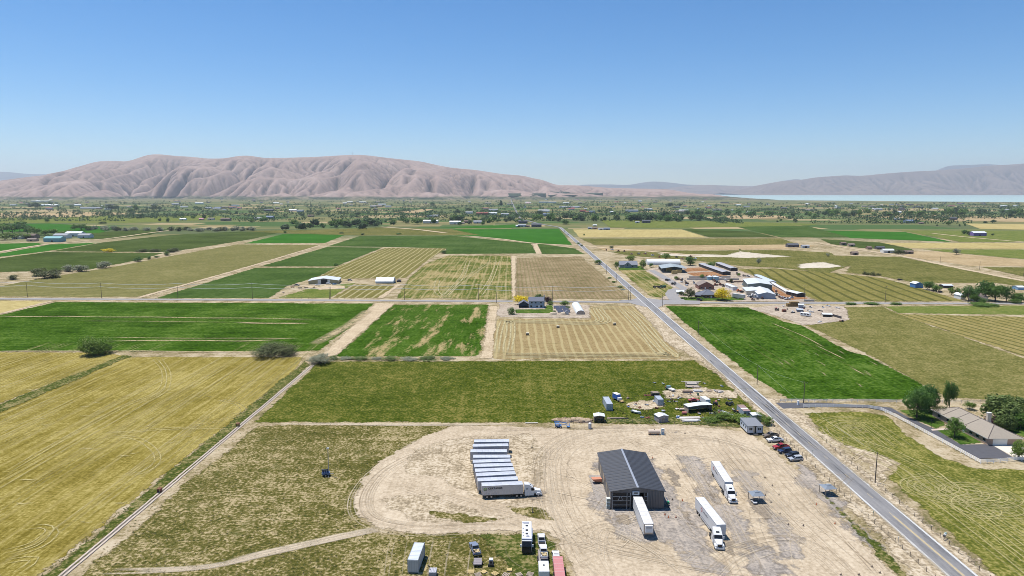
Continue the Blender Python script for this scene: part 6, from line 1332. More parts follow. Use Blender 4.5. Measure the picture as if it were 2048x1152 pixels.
def glazed(xa, xb, nm, rows=4, zt=5.0):
    d = MB().box(xa, xa + .1, Y0_ - .06, Y0_ + .04, 0, zt).build(nm, rl if nm == 'glazed_door' else steel_d, t); MB().box(xb - .1, xb, Y0_ - .06, Y0_ + .04, 0, zt).build('jamb', rl, d)
    for k in range(rows):
        z0, z1 = zt * k / rows, zt * (k + 1) / rows
        MB().box(xa + .1, xb - .1, Y0_ - .01, Y0_ + .01, z0 + .12, z1).build('pane', dark_gl, d); MB().box(xa + .1, xb - .1, Y0_ - .05, Y0_ + .03, z0, z0 + .12).build('rail', rl, d)
glazed(28.7, 32.85, 'glazed_door'); glazed(32.9, 33.8, 'glazed_strip'); glazed(37.7, 38.65, 'glazed_strip')
MB().box(34.3, 36.3, Y0_ - .3, Y0_ + .5, 4.35, 5.5).build('door_drum_box', M('drum_grey', (.4, .43, .47), .5), t, bevel=.04); MB().box(34.8, 35.8, Y0_ - .34, Y0_ - .3, 4.8, 5.2).build('vent_grille', black_p, t)
mb = MB(); mb.path([(30.4, Y0_ - .07, 2.7), (30.6, Y0_ - .07, 3.6), (30.9, Y0_ - .07, 3.8), (31.3, Y0_ - .07, 3.6), (31.5, Y0_ - .07, 2.8), (30.7, Y0_ - .07, 2.75)], .06); mb.build('coiled_hose', rl, t)
for x in (X0, 33.85, 37.6): MB().box(x - .02, x + .22, Y0_ - .08, Y0_ + .1, 0, 5.1).build('door_post', steel_d, t)
for k in range(4): MB().box(X0 - .05, X0, 187.5 + k * 6.4, 188.4 + k * 6.4, 1.0, 4.4).build('light_panel', M('tan_translucent', (.50, .42, .30), .6), t)
for s, x in ((-1, X0), (1, X1)): MB().box(x + s * .4 - .06, x + s * .4 + .06, Y0_ - .3, Y1_ + .3, EV - .12, EV + .02).build('gutter', steel_d, t)
sheet('asphalt_pad', [(24.9, 184.8), (24.4, 208.5), (28.3, 208.5), (28.3, 184.8)], field_mat('grey_pad', ((.20, .18, .16), (.26, .235, .21), (.32, .28, .25)), big=6, fine=.6, finek=.3, edge=.3), .06, .2, px=False, label='grey hard standing along the workshop wall')
sheet('concrete_sill', [(28.5, 182.6), (43.5, 182.6), (43.5, 184.6), (28.5, 184.6)], field_mat('sill_concrete', ((.24, .22, .20), (.31, .285, .26), (.38, .35, .31)), big=6, fine=.6, finek=.3, edge=.3), .062, .2, px=False, label='concrete sill before the workshop doors')
t = thing('tote_stack', 'white tote boxes stacked at the workshop corner', 'crate', (27.6, 185.2, .12))
for k in range(3): q = MB().box(-.55, .55, -.55, .55, .1 + k * 1.05, 1.05 + k * 1.05).build('tote', M('tote_white', (.55, .58, .54), .5, 0, .15, 2), t, bevel=.05); MB().box(-.5, .5, -.57, -.55, .25 + k * 1.05, .85 + k * 1.05).build('front_panel', M('tote_green_grey', (.20, .23, .21), .5), q)
t = thing('orange_hopper', 'faded orange tipping hopper behind the workshop wall', 'hopper', (26.7, 202.5, .12), .2)
MB().prism([(-1.6, 1.0), (1.2, .6), (1.2, 1.5), (-1.9, 1.6)], -.9, .9).build('bucket', M('faded_orange', (.46, .20, .12), .7, 0, .2, 2), t); MB().box(-.8, .9, -.7, .7, .1, .7).build('frame', frame_m, t)
t = thing('scrap_rack', 'clutter of wheeled gear beside the workshop wall', 'clutter', (45.2, 187.0, .12), 1.4)
MB().tube((-1, 0, .7), (1.4, .2, .7), .05).build('bar', chrome, t); MB().box(-.4, .4, -.3, .3, .5, 1.2).build('green_box', M('bin_green', (.03, .28, .12), .5), t); [wheel(t, x, 0, .4, .14) for x in (-1.3, -.7)]; MB().box(.7, 1.6, -.4, .3, .1, .8).build('crate', M('grey_crate', (.3, .3, .34), .6), t)
for k in range(3): MB().tube((1.2 + .3 * k, -.5, .1), (1.5 + .4 * k, .6, 1.6), .04).build('bent_pipe', chrome, t)
# ---------------- mobile office
off_w = ribbed('office_siding', (.50, .54, .60), .2, 2, .6, 0, .05, .3); off_t = M('office_trim', (.10, .13, .18), .5)
a, b_ = YZ(*Z4(285, 565)), YZ(*Z4(560, 590)); ow = abs(b_.x - a.x); t = thing('mobile_office', 'pale blue mobile office with grey roof and porch door', 'building', ((a.x + b_.x) / 2, a.y, .1), 0)
od = 8.2; h0, h1 = .55, 3.3; x = ow / 2
MB().box(-x, x, 0, od, h0, h1).build('wall', off_w, t)
MB().box(-x + .1, x - .1, .15, od - .1, 0, h0).build('skirting', black_p, t)
MB().hexa([(-x - .25, -.5, h1), (x + .15, -.5, h1), (x + .15, od + .2, h1 + .25), (-x - .25, od + .2, h1 + .25)], [(-x - .25, -.5, h1 + .12), (x + .15, -.5, h1 + .12), (x + .15, od + .2, h1 + .37), (-x - .25, od + .2, h1 + .37)]).build('roof', M('office_roof', (.17, .18, .20), .7, 0, .12, .6), t)
for s in (-1, 1):
    for e in (0, 1): MB().box(s * x - .07, s * x + .07, -.04 + e * od, .06 + e * od, h0, h1).build('corner_trim', off_t, t)
    q = MB().box(s * 1.62 - .55, s * 1.62 + .55, -.03, .01, 1.6, 2.5).build('window', dark_gl, t); MB().box(s * 1.62 - .05, s * 1.62 + .05, -.05, .0, 1.6, 2.5).build('mullion', trim_w, q); MB().box(s * 1.62 - .62, s * 1.62 + .62, -.05, .0, 2.5, 2.6).build('frame', trim_w, q)
MB().box(-.65, .75, -.04, .02, h0, 3.2).build('door_recess', dark_in, t); MB().box(-.7, -.2, -.07, -.02, h0, 3.0).build('door', M('tan_door', (.5, .45, .36), .6), t); MB().box(.35, .6, -.06, -.02, h0, 2.9).build('door_frame', trim_w, t)
for k in range(3): MB().box(-.7, .9, -.45 - .35 * k, -.1 - .35 * k, 0, h0 - .17 * k).build('step', wood_g, t)
for k in range(3): MB().box(-x - .02, -x + .0, 1.5 + k * 2.3, 2.4 + k * 2.3, 1.6, 2.5).build('side_window', dark_gl, t)
# ---------------- small sheds and containers behind the yard
wm = MT('white_sheet', (.58, .60, .60)); tanw = M('tan_plank', (.36, .29, .22), .85, 0, .25, 1.5); gry = MT('grey_sheet', (.42, .46, .50)); lgr = MT('light_roof_sheet', (.55, .58, .60))
def shed_px(label, fl, fr, depth, h, wall, roof, name='shed', rise=.35, open_f=False, cat='shed', **kw):
    a, b = YZ(*fl), YZ(*fr); w = (b - a).length; rz = math.atan2(b.y - a.y, b.x - a.x); n = Vector((-math.sin(rz), math.cos(rz), 0)); c = (a + b) / 2 + n * depth / 2; c.z = .08
    return gable(name, label, cat, c, rz, w, depth, h, rise, wall, roof, .2, open_sides=('front',) if open_f else (), **kw)
Q1 = lambda x, y: (1040 + x / 8.19, 750 + y / 8.19)
shed_px('small white-roofed plank shed behind the portable toilet', Q1(1215, 780), Q1(1385, 782), 3.6, 2.5, tanw, wm, open_f=True)
p = (YZ(*Q1(1415, 585)) + YZ(*Q1(1515, 585))) / 2; container('pale blue-grey container standing alone in the pasture edge', (p.x - .1, p.y + 5.0, .05), -math.pi / 2 + .03, 10.0, 2.5, 3.0)
Q2 = lambda x, y: (1270 + x / 9.752, 750 + y / 9.752)
p = (YZ(*Q2(440, 600)) + YZ(*Q2(540, 585))) / 2; container('small grey container among the junk', (p.x, p.y + 2.6, .05), -math.pi / 2 + .05, 5.6, 2.4, 2.7)
shed_px('grey garden shed with white roof in the junk lot', Q2(460, 935), Q2(650, 915), 3.6, 2.4, M('grey_plank', (.28, .26, .26), .85, 0, .2, 2), wm, rise=.5, doors=[('front', 0, 0, 1.1, 1.9, wood_g)])
t = shed_px('long white-roofed carport sheltering machinery', Q2(1040, 745), Q2(1500, 700), 3.8, 2.6, tanw, wm, name='carport', rise=.3, cat='carport', open_f=True)
t['label'] = 'long white-roofed carport in the junk lot'
p = YZ(*Q2(1400, 590)); t = thing('stock_trailer', 'white enclosed trailer behind the carport', 'trailer', (p.x, p.y + 2.5, .05), math.pi / 2 + .2); MB().box(-2.6, 2.6, -1.1, 1.1, .5, 2.6).build('body', white_p, t, bevel=.08); [wheel(t, x, s * 1.05, .33, .22) for s in (-1, 1) for x in (-.5, .4)]; MB().box(2.6, 3.6, -.06, .06, .45, .55).build('tongue', frame_m, t)
p = YZ(1519, 846); gable('shed', 'small white-roofed green shed beside the mobile office', 'shed', (p.x - .4, p.y + 3.2, .05), 0, 3.6, 3.4, 2.5, .25, M('green_grey_board', (.22, .27, .24), .8, 0, .2, 2), wm, .15)
p = YZ(1500, 836); t = thing('mobile_home', 'old faded mobile home with patched brown roof', 'trailer', (p.x - 1.2, p.y + 4.4, .05), math.pi / 2 + .0)
MB().box(-4.2, 4.2, -1.4, 1.4, .5, 2.8).build('body', MT('faded_blue_grey', (.30, .35, .40)), t); 
for k in range(6): MB().box(-4.25 + k * 1.42, -4.25 + k * 1.42 + 1.36, -1.45, 1.45, 2.8, 2.88).build('roof_panel', [M('rust_roof', (.25, .17, .16), .8, 0, .3, 2), M('roof_patch_white', (.55, .53, .5), .6)][k == 2], t)
for y in (-.8, .8): MB().box(-4.22, -4.2, y - .3, y + .3, 1.5, 2.2).build('window', dark_gl, t)
MB().box(-4.0, 4.0, -1.2, 1.2, 0, .5).build('skirting', frame_m, t)
# fuel tank and pump cabinet
p = YZ(1315, 869); t = thing('fuel_tank', 'cream horizontal fuel tank at the back of the yard', 'tank', (p.x - 1.2, p.y, .1)); MB().tube((-2.3, 0, 1.1), (2.0, 0, 1.1), .85, n=18).build('vessel', M('cream_tank', (.55, .45, .36), .5, 0, .12, 1), t)
for x in (-1.6, 1.2): MB().box(x - .15, x + .15, -.75, .75, 0, .6).build('saddle', rust, t)
MB().tube((0, 0, 1.9), (0, 0, 2.2), .15).build('filler_cap', frame_m, t)
t = thing('pump_cabinet', 'tall white and blue pump cabinet beside the fuel tank', 'cabinet', (p.x + 1.9, p.y - .2, .1)); MB().box(-.5, .5, -.45, .45, 0, 2.3).build('body', M('cabinet_blue', (.22, .34, .45), .5), t, bevel=.03); MB().box(-.42, .42, -.47, -.45, 1.2, 2.1).build('panel', trim_w, t); MB().box(-.52, .52, -.47, .47, 2.3, 2.42).build('cap', trim_w, t)
# portable toilet
p = YZ(1180, 858); t = thing('portable_toilet', 'grey and white portable toilet at the yard edge', 'toilet', (p.x, p.y + .5, .08)); MB().box(-.55, .55, -.55, .55, 0, 2.05).build('cabin', M('toilet_grey', (.24, .25, .30), .5), t, bevel=.03); MB().box(-.45, .2, -.57, -.55, .15, 1.9).build('door', M('toilet_door', (.52, .54, .57), .5), t); MB().dome((0, 0, 2.05), .58, .58, .35).build('roof', trim_w, t)
# boom lift
bl = M('lift_blue', (.05, .16, .38), .45, 0, .1, 2); p = YZ(1117, 856); t = thing('boom_lift', 'blue articulated boom lift folded at the yard edge', 'lift', (p.x, p.y + .6, .08))
MB().box(-1.2, 1.2, -.9, .9, .45, .9).build('chassis', bl, t, bevel=.05); MB().box(-1.3, .4, -.8, .8, .9, 1.7).build('turntable', bl, t, bevel=.08); MB().box(-1.1, .2, -.82, -.6, 1.1, 1.75).build('cover', white_p, t)
[wheel(t, x, s * .9, .45, .35) for x in (-.8, .8) for s in (-1, 1)]
MB().path([(-1.5, .3, 1.7), (-1.3, .3, 2.4), (3.2, .3, 1.7)], .16, 8).build('boom', bl, t); MB().path([(-1.2, .1, 1.5), (2.9, .1, 1.2)], .13, 8).build('lower_boom', bl, t)
bk = MB(); bk.box(3.2, 4.3, -.6, .9, .35, .45); [bk.tube((xx, yy, .4), (xx, yy, 1.45), .04) for xx in (3.2, 4.3) for yy in (-.6, .9)]; [bk.tube(a, b, .04) for z in (.95, 1.45) for a, b in (((3.2, -.6, z), (4.3, -.6, z)), ((4.3, -.6, z), (4.3, .9, z)), ((4.3, .9, z), (3.2, .9, z)), ((3.2, .9, z), (3.2, -.6, z)))]; bk.build('basket', bl, t)
# solar light tower
p = YZ(652, 951); t = thing('light_tower', 'solar trailer with tall lamp mast alone in the weeds', 'light tower', (p.x, p.y, .05), .2); t.scale = (1.25,) * 3
MB().box(-1.0, 1.0, -.7, .7, .45, .95).build('base', M('tower_blue', (.12, .17, .28), .5), t); [wheel(t, 0, s * .8, .33, .2) for s in (-1, 1)]; MB().box(1.0, 2.0, -.06, .06, .4, .5).build('tongue', steel, t)
for k in range(3): MB().rbox((-.75 + k * .55, .1, 1.45), (.5, 2.2, .05), 0, -.6).build('solar_panel', M('solar_cells', (.09, .14, .25), .25, .2, .1, 3), t)
mb = MB(); mb.tube((.7, 0, .9), (.7, 0, 7.2), .13, .09); mb.build('mast', steel, t); q = MB().box(.4, 1.0, -.2, .2, 7.1, 7.4).build('lamp_head', white_p, t, bevel=.05);
for s in (-1, 1): MB().tube((.7, 0, .5), (.7, s * 1.6, .1), .04).build('outrigger', steel, t)
# canopies
def canopy(label, px, rz, extra=False):
    p = YZ(*px); t = thing('canopy', label, 'canopy', (p.x, p.y, .1), rz); cm = M('slate_canopy', (.16, .19, .23), .7, 0, .12, 1); s = 1.75
    for sx_ in (-1, 1):
        for sy_ in (-1, 1): MB().box(sx_ * (s - .1) - .06, sx_ * (s - .1) + .06, sy_ * (s - .1) - .06, sy_ * (s - .1) + .06, 0, 2.35).build('post', M('canopy_post', (.20, .17, .14), .6), t)
    cs = [(-s, -s), (s, -s), (s, s), (-s, s)]
    for k in range(4):
        a, b = cs[k], cs[(k + 1) % 4]; MB().add([(a[0] * 1.08, a[1] * 1.08, 2.3), (b[0] * 1.08, b[1] * 1.08, 2.3), (b[0] * .3, b[1] * .3, 2.95), (a[0] * .3, a[1] * .3, 2.95)], [(0, 1, 2, 3)]).build('roof_panel', cm, t)
    v_ = MB(); [v_.add([(a[0] * .4, a[1] * .4, 2.98), (b[0] * .4, b[1] * .4, 2.98), (0, 0, 3.2)], [(0, 1, 2)]) for a, b in ((cs[k], cs[(k + 1) % 4]) for k in range(4))]; v_.build('vent_cap', cm, t)
    MB().box(-.7, .7, -.4, .4, .65, .72).build('table_top', wood_g, t); [MB().box(x - .05, x + .05, y - .05, y + .05, 0, .65).build('table_leg', wood_g, t) for x in (-.6, .6) for y in (-.3, .3)]
canopy('slate pop-up canopy by the roadside fence', (1655, 988), .1); canopy('slate pop-up canopy in the middle of the yard', (1512, 1002), .05)
p = YZ(1508.5, 1007); t = thing('utility_cart', 'small white utility cart under the mid-yard canopy', 'cart', (p.x, p.y, .1), -1.5); MB().box(-.9, .9, -.55, .55, .35, .75).build('body', white_p, t, bevel=.08); MB().box(-.3, .3, -.5, .5, .75, 1.0).build('seat', black_p, t); [wheel(t, x, s * .5, .25, .18) for x in (-.6, .6) for s in (-1, 1)]
# cones and marker posts
org = M('cone_orange', (.55, .14, .05), .6); 
def cone(name, label, px, h=.75, m_=None, group=None):
    t = thing(name, label, 'cone', YZ(*px), 0, group); MB().box(-.25, .25, -.25, .25, 0, .05).build('base', black_p, t); MB().tube((0, 0, .05), (0, 0, h), .18, .03, 10).build('body', m_ or org, t); return t
cone('dark_cone', 'dark pyramid marker behind the silver trailers', (1064, 896), 1.7, M('dark_marker', (.05, .06, .06), .6)); cone('dark_cone', 'dark pyramid marker inside the turning loop', (1065.5, 1025), 2.0, MATS['dark_marker'])
for k, (x, y) in enumerate([(1330, 1030), (1337, 1036), (1352, 1035), (1365, 1002), (1305, 917), (1670, 1048), (1633, 1010)]): cone('traffic_cone', ['orange cone before the workshop corner', 'orange cone second from the workshop corner', 'orange cone third from the workshop corner', 'orange cone by the workshop gravel edge', 'orange cone behind the workshop', 'orange cone by the roadside weeds', 'orange cone near the roadside canopy'][k], (x, y))
made = []
for k, (x, y) in enumerate([(1504, 955), (1530, 956), (1516, 973), (1545, 972), (1531, 991), (1558, 990), (1542, 1005), (1560, 1028), (1577, 1050), (1607, 1052), (1590, 958), (1345, 1000), (1330, 868), (1370, 867), (1744, 1134), (1718, 1150), (1682, 1150), (1760, 1146)]):
    made.append(cone('marker_cone', 'small dark marker cone of the driving course', (x, y), .6, M('marker_dark', (.10, .07, .06), .7), 'marker cones of the driving course'))
relabel(made, 'small dark marker cone of the driving course', 'counted from the workshop side')
# ---------------- junk lot
jr = random.Random(21)
def stack(label, px, L, n, rz, mats, rows=3, sp=.34, name='lumber_stack', cat='lumber'):
    t = thing(name, label, cat, YZ(*px, .05), rz)
    for j in range(rows):
        for k in range(n):
            l_ = L * jr.uniform(.75, 1.0); o = (k - (n - 1) / 2) * sp; MB().rbox((jr.uniform(-.1, .1) * L, o + jr.uniform(-.05, .05), .14 + j * .22), (l_, sp * .8, .18), jr.uniform(-.02, .02)).build('beam', jr.choice(mats), t)
    return t
wl_ = M('bleached_beam', (.42, .38, .34), .9, 0, .3, 2); bw = M('brown_plank', (.22, .16, .12), .9, 0, .3, 2); wbx = M('white_board', (.62, .6, .57), .7, 0, .2, 2); blu_t = M('tarp_blue', (.15, .22, .40), .5)
stack('single long pale beam at the back of the junk lot', Q2(1100, 138), 9.5, 2, 0, [wl_], 1, .5)
stack('pile of bleached beams behind the plank pile', Q2(1110, 175), 6.0, 6, 0, [wl_, bw], 2, .5); stack('second pile of bleached beams in the junk lot', Q2(1130, 230), 7.0, 6, 0, [wl_, wood_g], 2, .55)
stack('brown plank pile under white boards', Q2(1020, 345), 4.5, 4, .02, [bw, bw, wbx], 4, .4); stack('grey board pile beside the green barrel', Q2(1220, 325), 4.0, 5, -.05, [wl_, wbx, gry], 3, .5)
stack('heap of white posts near the road', Q2(1640, 335), 3.2, 7, .5, [wbx, wl_, bw], 3, .35); stack('small heap of rotten posts beside the white ones', Q2(1440, 320), 2.6, 4, .2, [bw, wood_g], 2, .35)
stack('dark pallet stack on a rusty flatbed', Q2(390, 395), 3.6, 6, 0, [wood_g, bw, frame_m], 7, .42, 'pallet_stack', 'pallets')
t = thing('flatbed_wagon', 'rusty low flatbed wagon under the pallet stack', 'wagon', YZ(*Q2(350, 412), .05)); MB().box(-3.9, 3.7, .3, 1.7, .06, .2).build('deck', rust, t); [wheel(t, x, y, .25, .2) for x in (-3, 3) for y in (.2, 1.8)]
stack('long bleached beam before the green bush', Q2(1580, 875), 9.0, 2, .08, [wl_], 1, .4); stack('crooked driftwood rails in the junk lot', Q2(1050, 840), 9.5, 4, .06, [wl_, wbx], 1, .7); stack('blue-white pipes piled by the yard edge', Q2(1090, 900), 7.5, 5, .05, [wbx, wl_, gry], 2, .4, 'pipe_pile', 'pipes')
stack('pale beams left of the small plank shed', Q1(1080, 778), 6.5, 3, .02, [wl_, wbx, bw], 1, .4); stack('dark long beam behind the small plank shed', Q1(1600, 718), 7.5, 3, 0, [bw, wood_g], 2, .35); stack('white beam far left of the boom lift', Q1(200, 790), 6, 2, 0, [wbx, wl_], 1, .3)
car('car', 'faded red old car behind the carport', 'car', (YZ(*Q2(1150, 520)).x, YZ(*Q2(1150, 520)).y + .6, .05), .2, 'sedan', cc('faded_red', (.38, .08, .08), .5))
def boat(label, px, rz, m_):
    t = thing('boat', label, 'boat', YZ(*px, .1), rz); mb = MB(); sec = [(-2.2, .8, .9), (0, .9, .9), (1.4, .6, .95), (2.4, .06, 1.1)]; V = []
    for x, w, z in sec: V += [(x, -w, z), (x, -w * .55, .25), (x, w * .55, .25), (x, w, z)]
    for k in range(3): mb.add([V[4 * k + j] for j in range(4)] + [V[4 * k + 4 + j] for j in range(4)], [(0, 1, 5, 4), (1, 2, 6, 5), (2, 3, 7, 6)])
    mb.add(V[:4], [(3, 2, 1, 0)]); mb.build('hull', m_, t); MB().box(-1.8, .6, -.6, .6, .55, .62).build('deck', trim_w, t); MB().rbox((.8, 0, 1.2), (.05, 1.1, .5), 0, 0, .5).build('windscreen', dark_gl, t)
boat('white motor boat lying before the bare fence', Q1(1900, 625), -.75, M('boat_white', (.6, .62, .65), .3)); boat('white speed boat near the road in the junk lot', Q2(1830, 790), -1.0, MATS['boat_white']); boat('upturned white skiff by the red tractor', Q2(1710, 750), 2.2, MATS['boat_white'])
def tractor_old(label, px, rz, m_, sc=1.0):
    t = thing('old_tractor', label, 'tractor', YZ(*px, .05), rz); t.scale = (sc,) * 3
    MB().box(.1, 1.9, -.35, .35, .7, 1.4).build('hood', m_, t, bevel=.06); MB().box(-.9, .2, -.5, .5, .6, 1.0).build('transmission', frame_m, t); MB().box(-.9, -.4, -.35, .35, 1.1, 1.25).build('seat', black_p, t)
    MB().tube((1.2, .2, 1.4), (1.2, .2, 2.2), .05).build('exhaust', rust, t); MB().tube((.1, 0, 1.2), (-.2, 0, 1.7), .04).build('steering_column', frame_m, t)
    for s in (-1, 1): wheel(t, -.6, s * .8, .75, .4); wheel(t, 1.6, s * .6, .4, .25)
tractor_old('red and white old tractor at the junk lot end', Q2(1610, 790), .3, M('tractor_red', (.40, .04, .05), .6)); tractor_old('pink-red machine under a white board near the road', Q2(1570, 580), 1.2, M('faded_pink', (.42, .14, .13), .7)); tractor_old('dark rusty tractor beside the pale post', Q2(1840, 590), .4, M('dark_machine', (.06, .07, .07), .7))
tractor_old('orange seed drill near the old mobile home', Q2(1980, 740), .1, M('orange_machine', (.50, .22, .10), .6), .8)
t = thing('pickup_camper', 'derelict truck with teal cab among the weeds', 'truck', YZ(*Q2(690, 300), .05), 2.0); MB().box(-2.6, .6, -.95, .95, .6, 1.1).build('flat_bed', wbx, t); MB().box(.6, 2.0, -.9, .9, .6, 1.9).build('cab', M('teal_cab', (.14, .24, .26), .6), t, bevel=.08); MB().box(2.0, 3.0, -.8, .8, .6, 1.2).build('hood', rust, t, bevel=.06); [wheel(t, x, s * .85, .4, .25) for x in (-1.6, 2.2) for s in (-1, 1)]
t = thing('oil_drum', 'green oil drum before the plank piles', 'drum', YZ(*Q2(1228, 402), .05)); MB().tube((0, 0, 0), (0, 0, 1.2), .4, n=14).build('drum', M('drum_green', (.06, .14, .09), .5), t)
t = thing('blue_lorry', 'blue box lorry with white roof beside the alone container', 'truck', YZ(*Q1(1610, 420), .05), 2.05); MB().box(-.2, 3.0, -1.0, 1.0, .8, 2.8).build('cargo_box', M('box_blue', (.04, .12, .42), .5), t); MB().box(-.25, 3.05, -1.05, 1.05, 2.8, 2.9).build('roof', wbx, t); MB().box(-1.6, -.3, -.9, .9, .5, 1.7).build('cab', white_p, t, bevel=.1); MB().box(-3.4, -1.6, -.8, .8, .3, .6).build('ramp', M('ochre_ramp', (.4, .27, .12), .7), t); [wheel(t, x, s * .9, .4, .25) for x in (-1.0, 2.0) for s in (-1, 1)]
for k, (q_, m_, s) in enumerate([(Q2(920, 695), 'cream_tank', 1.1), (Q2(960, 765), 'faded_pink', .9)]): t = thing('old_tank', ['cream tank left of the carport', 'red-pink tank before the carport'][k], 'tank', YZ(*q_, .05)); MB().tube((-s, 0, .6), (s, 0, .6), .55, n=14).build('vessel', MATS[m_], t); [MB().box(x - .1, x + .1, -.5, .5, 0, .3).build('saddle', rust, t) for x in (-.6 * s, .6 * s)]
made = []
for k in range(46):
    x, y = [(1765, 385), (1775, 525), (1890, 490), (1960, 545)][k % 4] if k < 4 else (0, 0)
    p = Q1(x, y) if k < 4 else Q2(jr.uniform(60, 1950), jr.uniform(150, 860))
    t = thing('scrap_piece', ['white scrap beside the blue lorry', 'white scrap square in the grass', 'white bent scrap near the motor boat', 'white scrap sheet near the motor boat'][k] if k < 4 else 'small scrap lying in the junk lot grass', 'scrap', YZ(*p, .06), jr.uniform(0, 3), 'scrap in the junk lot')
    MB().rbox((0, 0, .25), (jr.uniform(.8, 2), jr.uniform(.5, 1), .3), 0, .2, .1).build('sheet', jr.choice([wbx, gry, rust, wood_g, blu_t]), t); MB().rbox((.4, .2, .5), (.6, .5, .4), .6, .3).build('scrap_block', jr.choice([wbx, bw, rust]), t)
    if k > 3: made.append(t)
relabel(made, 'small scrap lying in the junk lot grass', 'counted from the plank shed')
p = YZ(1132, 842); rb_ = MB(); r_ = random.Random(9); 
for cx_, s in ((0, 1.0), (-3, .8), (4.5, 1.1), (8, .8)): rb_.dome((cx_, r_.uniform(-1, 1), 0), 3.2 * s, 2.0 * s, 1.3 * s, nu=16, nv=5, jit=.2, rnd=r_)
tag(rb_.build('rubble_mound', m_sandy_solid := field_mat('rubble_soil', ((.22, .16, .11), (.33, .25, .17), (.42, .33, .24)), big=5, fine=.5, finek=.6, soft=False, bump=.8), loc=p), 'tan rubble mound behind the boom lift', 'mound')
# post-and-rail fence in front of the junk lot
def fence_line(name, label, pts, sp, h, pw, m_, rails=(), rm=None, rw=.03, rh=.1, px=True, cat='fence', z=.08):
    t = thing(name, label, cat); W_ = [YZ(*p, z) if px else Vector((p[0], p[1], z)) for p in pts]; pr_ = None
    for a, b in zip(W_[:-1], W_[1:]):
        d = b - a; n = max(1, round(d.length / sp)); rz = math.atan2(d.y, d.x)
        for k in range(n + (1 if b is W_[-1] else 0)):
            if pr_ is None: pr_ = MB().box(-pw / 2, pw / 2, -pw / 2, pw / 2, -.1, h).build('post', m_, t); q = pr_
            else: q = pr_.copy(); C.objects.link(q)
            q.location = a + d * (k / n); q.rotation_euler = (0, 0, rz)
        for zz in rails:
            o = MB().box(0, d.length, -rw / 2, rw / 2, zz - rh / 2, zz + rh / 2).build('rail' if rh > .05 else 'wire', rm or m_, t); o.location = a; o.rotation_euler = (0, 0, rz)
    return t
post_m = M('fence_post', (.20, .16, .12), .9); wire_m = M('fence_wire', (.30, .29, .28), .5, .5)
fence_line('wire_fence', 'post and wire fence before the junk lot', [(1130, 847), (1265, 845), (1400, 850), (1470, 856)], 3.2, 1.3, .12, post_m, (.5, .9, 1.2), wire_m, .02, .02)
fence_line('wire_fence', 'roadside post and wire fence of the truck yard', [(1552, 862), (1640, 945), (1700, 1005), (1790, 1085), (1870, 1160)], 3.4, 1.35, .1, post_m, (.5, .9, 1.25), wire_m, .02, .02)
fence_line('wire_fence', 'wire fence along the far side of the main road', [(1612, 848), (1690, 920), (1770, 985), (1880, 1075), (1980, 1160)], 4.0, 1.3, .12, post_m, (.5, .9, 1.2), wire_m, .02, .02)
fence_line('wire_fence', 'wire fence between cross road and barn paddock', [(560, 597.5), (660, 597.5), (762, 598)], 6, 1.3, .14, post_m, (.6, 1.1), wire_m, .03, .03)
wf = M('white_vinyl', (.78, .78, .78), .4, 0, .04)
W3 = (.45, .85, 1.25)
fence_line('white_rail_fence', 'white three-rail fence along the asphalt drive', [(1607, 815), (1690, 815), (1737, 816), (1762, 821), (1790, 834), (1876, 880), (1961, 927)], 2.5, 1.4, .13, wf, W3, wf, .06, .2, z=.16)
fence_line('white_rail_fence', 'white three-rail fence at the end of the asphalt court', [(1961, 927), (2000, 924.5), (2028, 922), (2075, 922)], 2.5, 1.4, .13, wf, W3, wf, .06, .2)
fence_line('white_rail_fence', 'white three-rail fence between alfalfa field and drive', [(1560, 803.5), (1640, 804), (1740, 804), (1806, 806)], 2.6, 1.3, .12, wf, W3, wf, .06, .18)
fence_line('white_rail_fence', 'weathered pale rail fence behind the big trees', [(1872, 806), (1960, 806), (2075, 807)], 2.6, 1.3, .12, M('pale_rail', (.42, .40, .36), .7), W3, MATS['pale_rail'], .05, .14)
t = thing('gate_pillar', 'white gate pillar at the start of the drive fence', 'pillar', YZ(1596, 810)); MB().box(-.35, .35, -.35, .35, 0, 1.7).build('shaft', wf, t); MB().box(-.42, .42, -.42, .42, 1.7, 1.85).build('cap', wf, t)
for k, (x, y) in enumerate([(1535, 846), (1545, 853)]): t = thing('sign_post', ['dark sign on a post beside the small white shed', 'second sign post beside the small white shed'][k], 'sign', YZ(x, y), .8); MB().tube((0, 0, 0), (0, 0, 2.4), .05).build('pole', steel, t); MB().box(-.5, .5, -.03, .03, 1.9, 2.5).build('panel', M('sign_back', (.14, .14, .15), .5), t)
for k, (x, y) in enumerate([(1625, 913), (1701, 992), (1746, 1038), (1796, 1090)]): t = thing('road_marker', 'thin roadside marker post, %s from the parked cars' % ORD[k], 'post', YZ(x, y), .8, 'marker posts along the main road'); MB().tube((0, 0, 0), (0, 0, 2.2), .05).build('pole', steel, t); MB().box(-.25, .25, -.03, .03, 1.9, 2.3).build('plate', [M('sign_green', (.08, .16, .12), .5), trim_w][k % 2], t)
t = thing('mailbox', 'row of mailboxes on posts beside the main road', 'mailbox', YZ(1889, 1078), .8)
for k, m_ in enumerate((black_p, trim_w, M('mailbox_teal', (.25, .36, .34), .5))): o = MB().box(k * .9 - 1.1, k * .9 - .7, -.3, .3, 1.0, 1.45).build('box', m_, t, bevel=.08); MB().box(k * .9 - .95, k * .9 - .85, -.05, .05, 0, 1.0).build('post', wood_g, t)
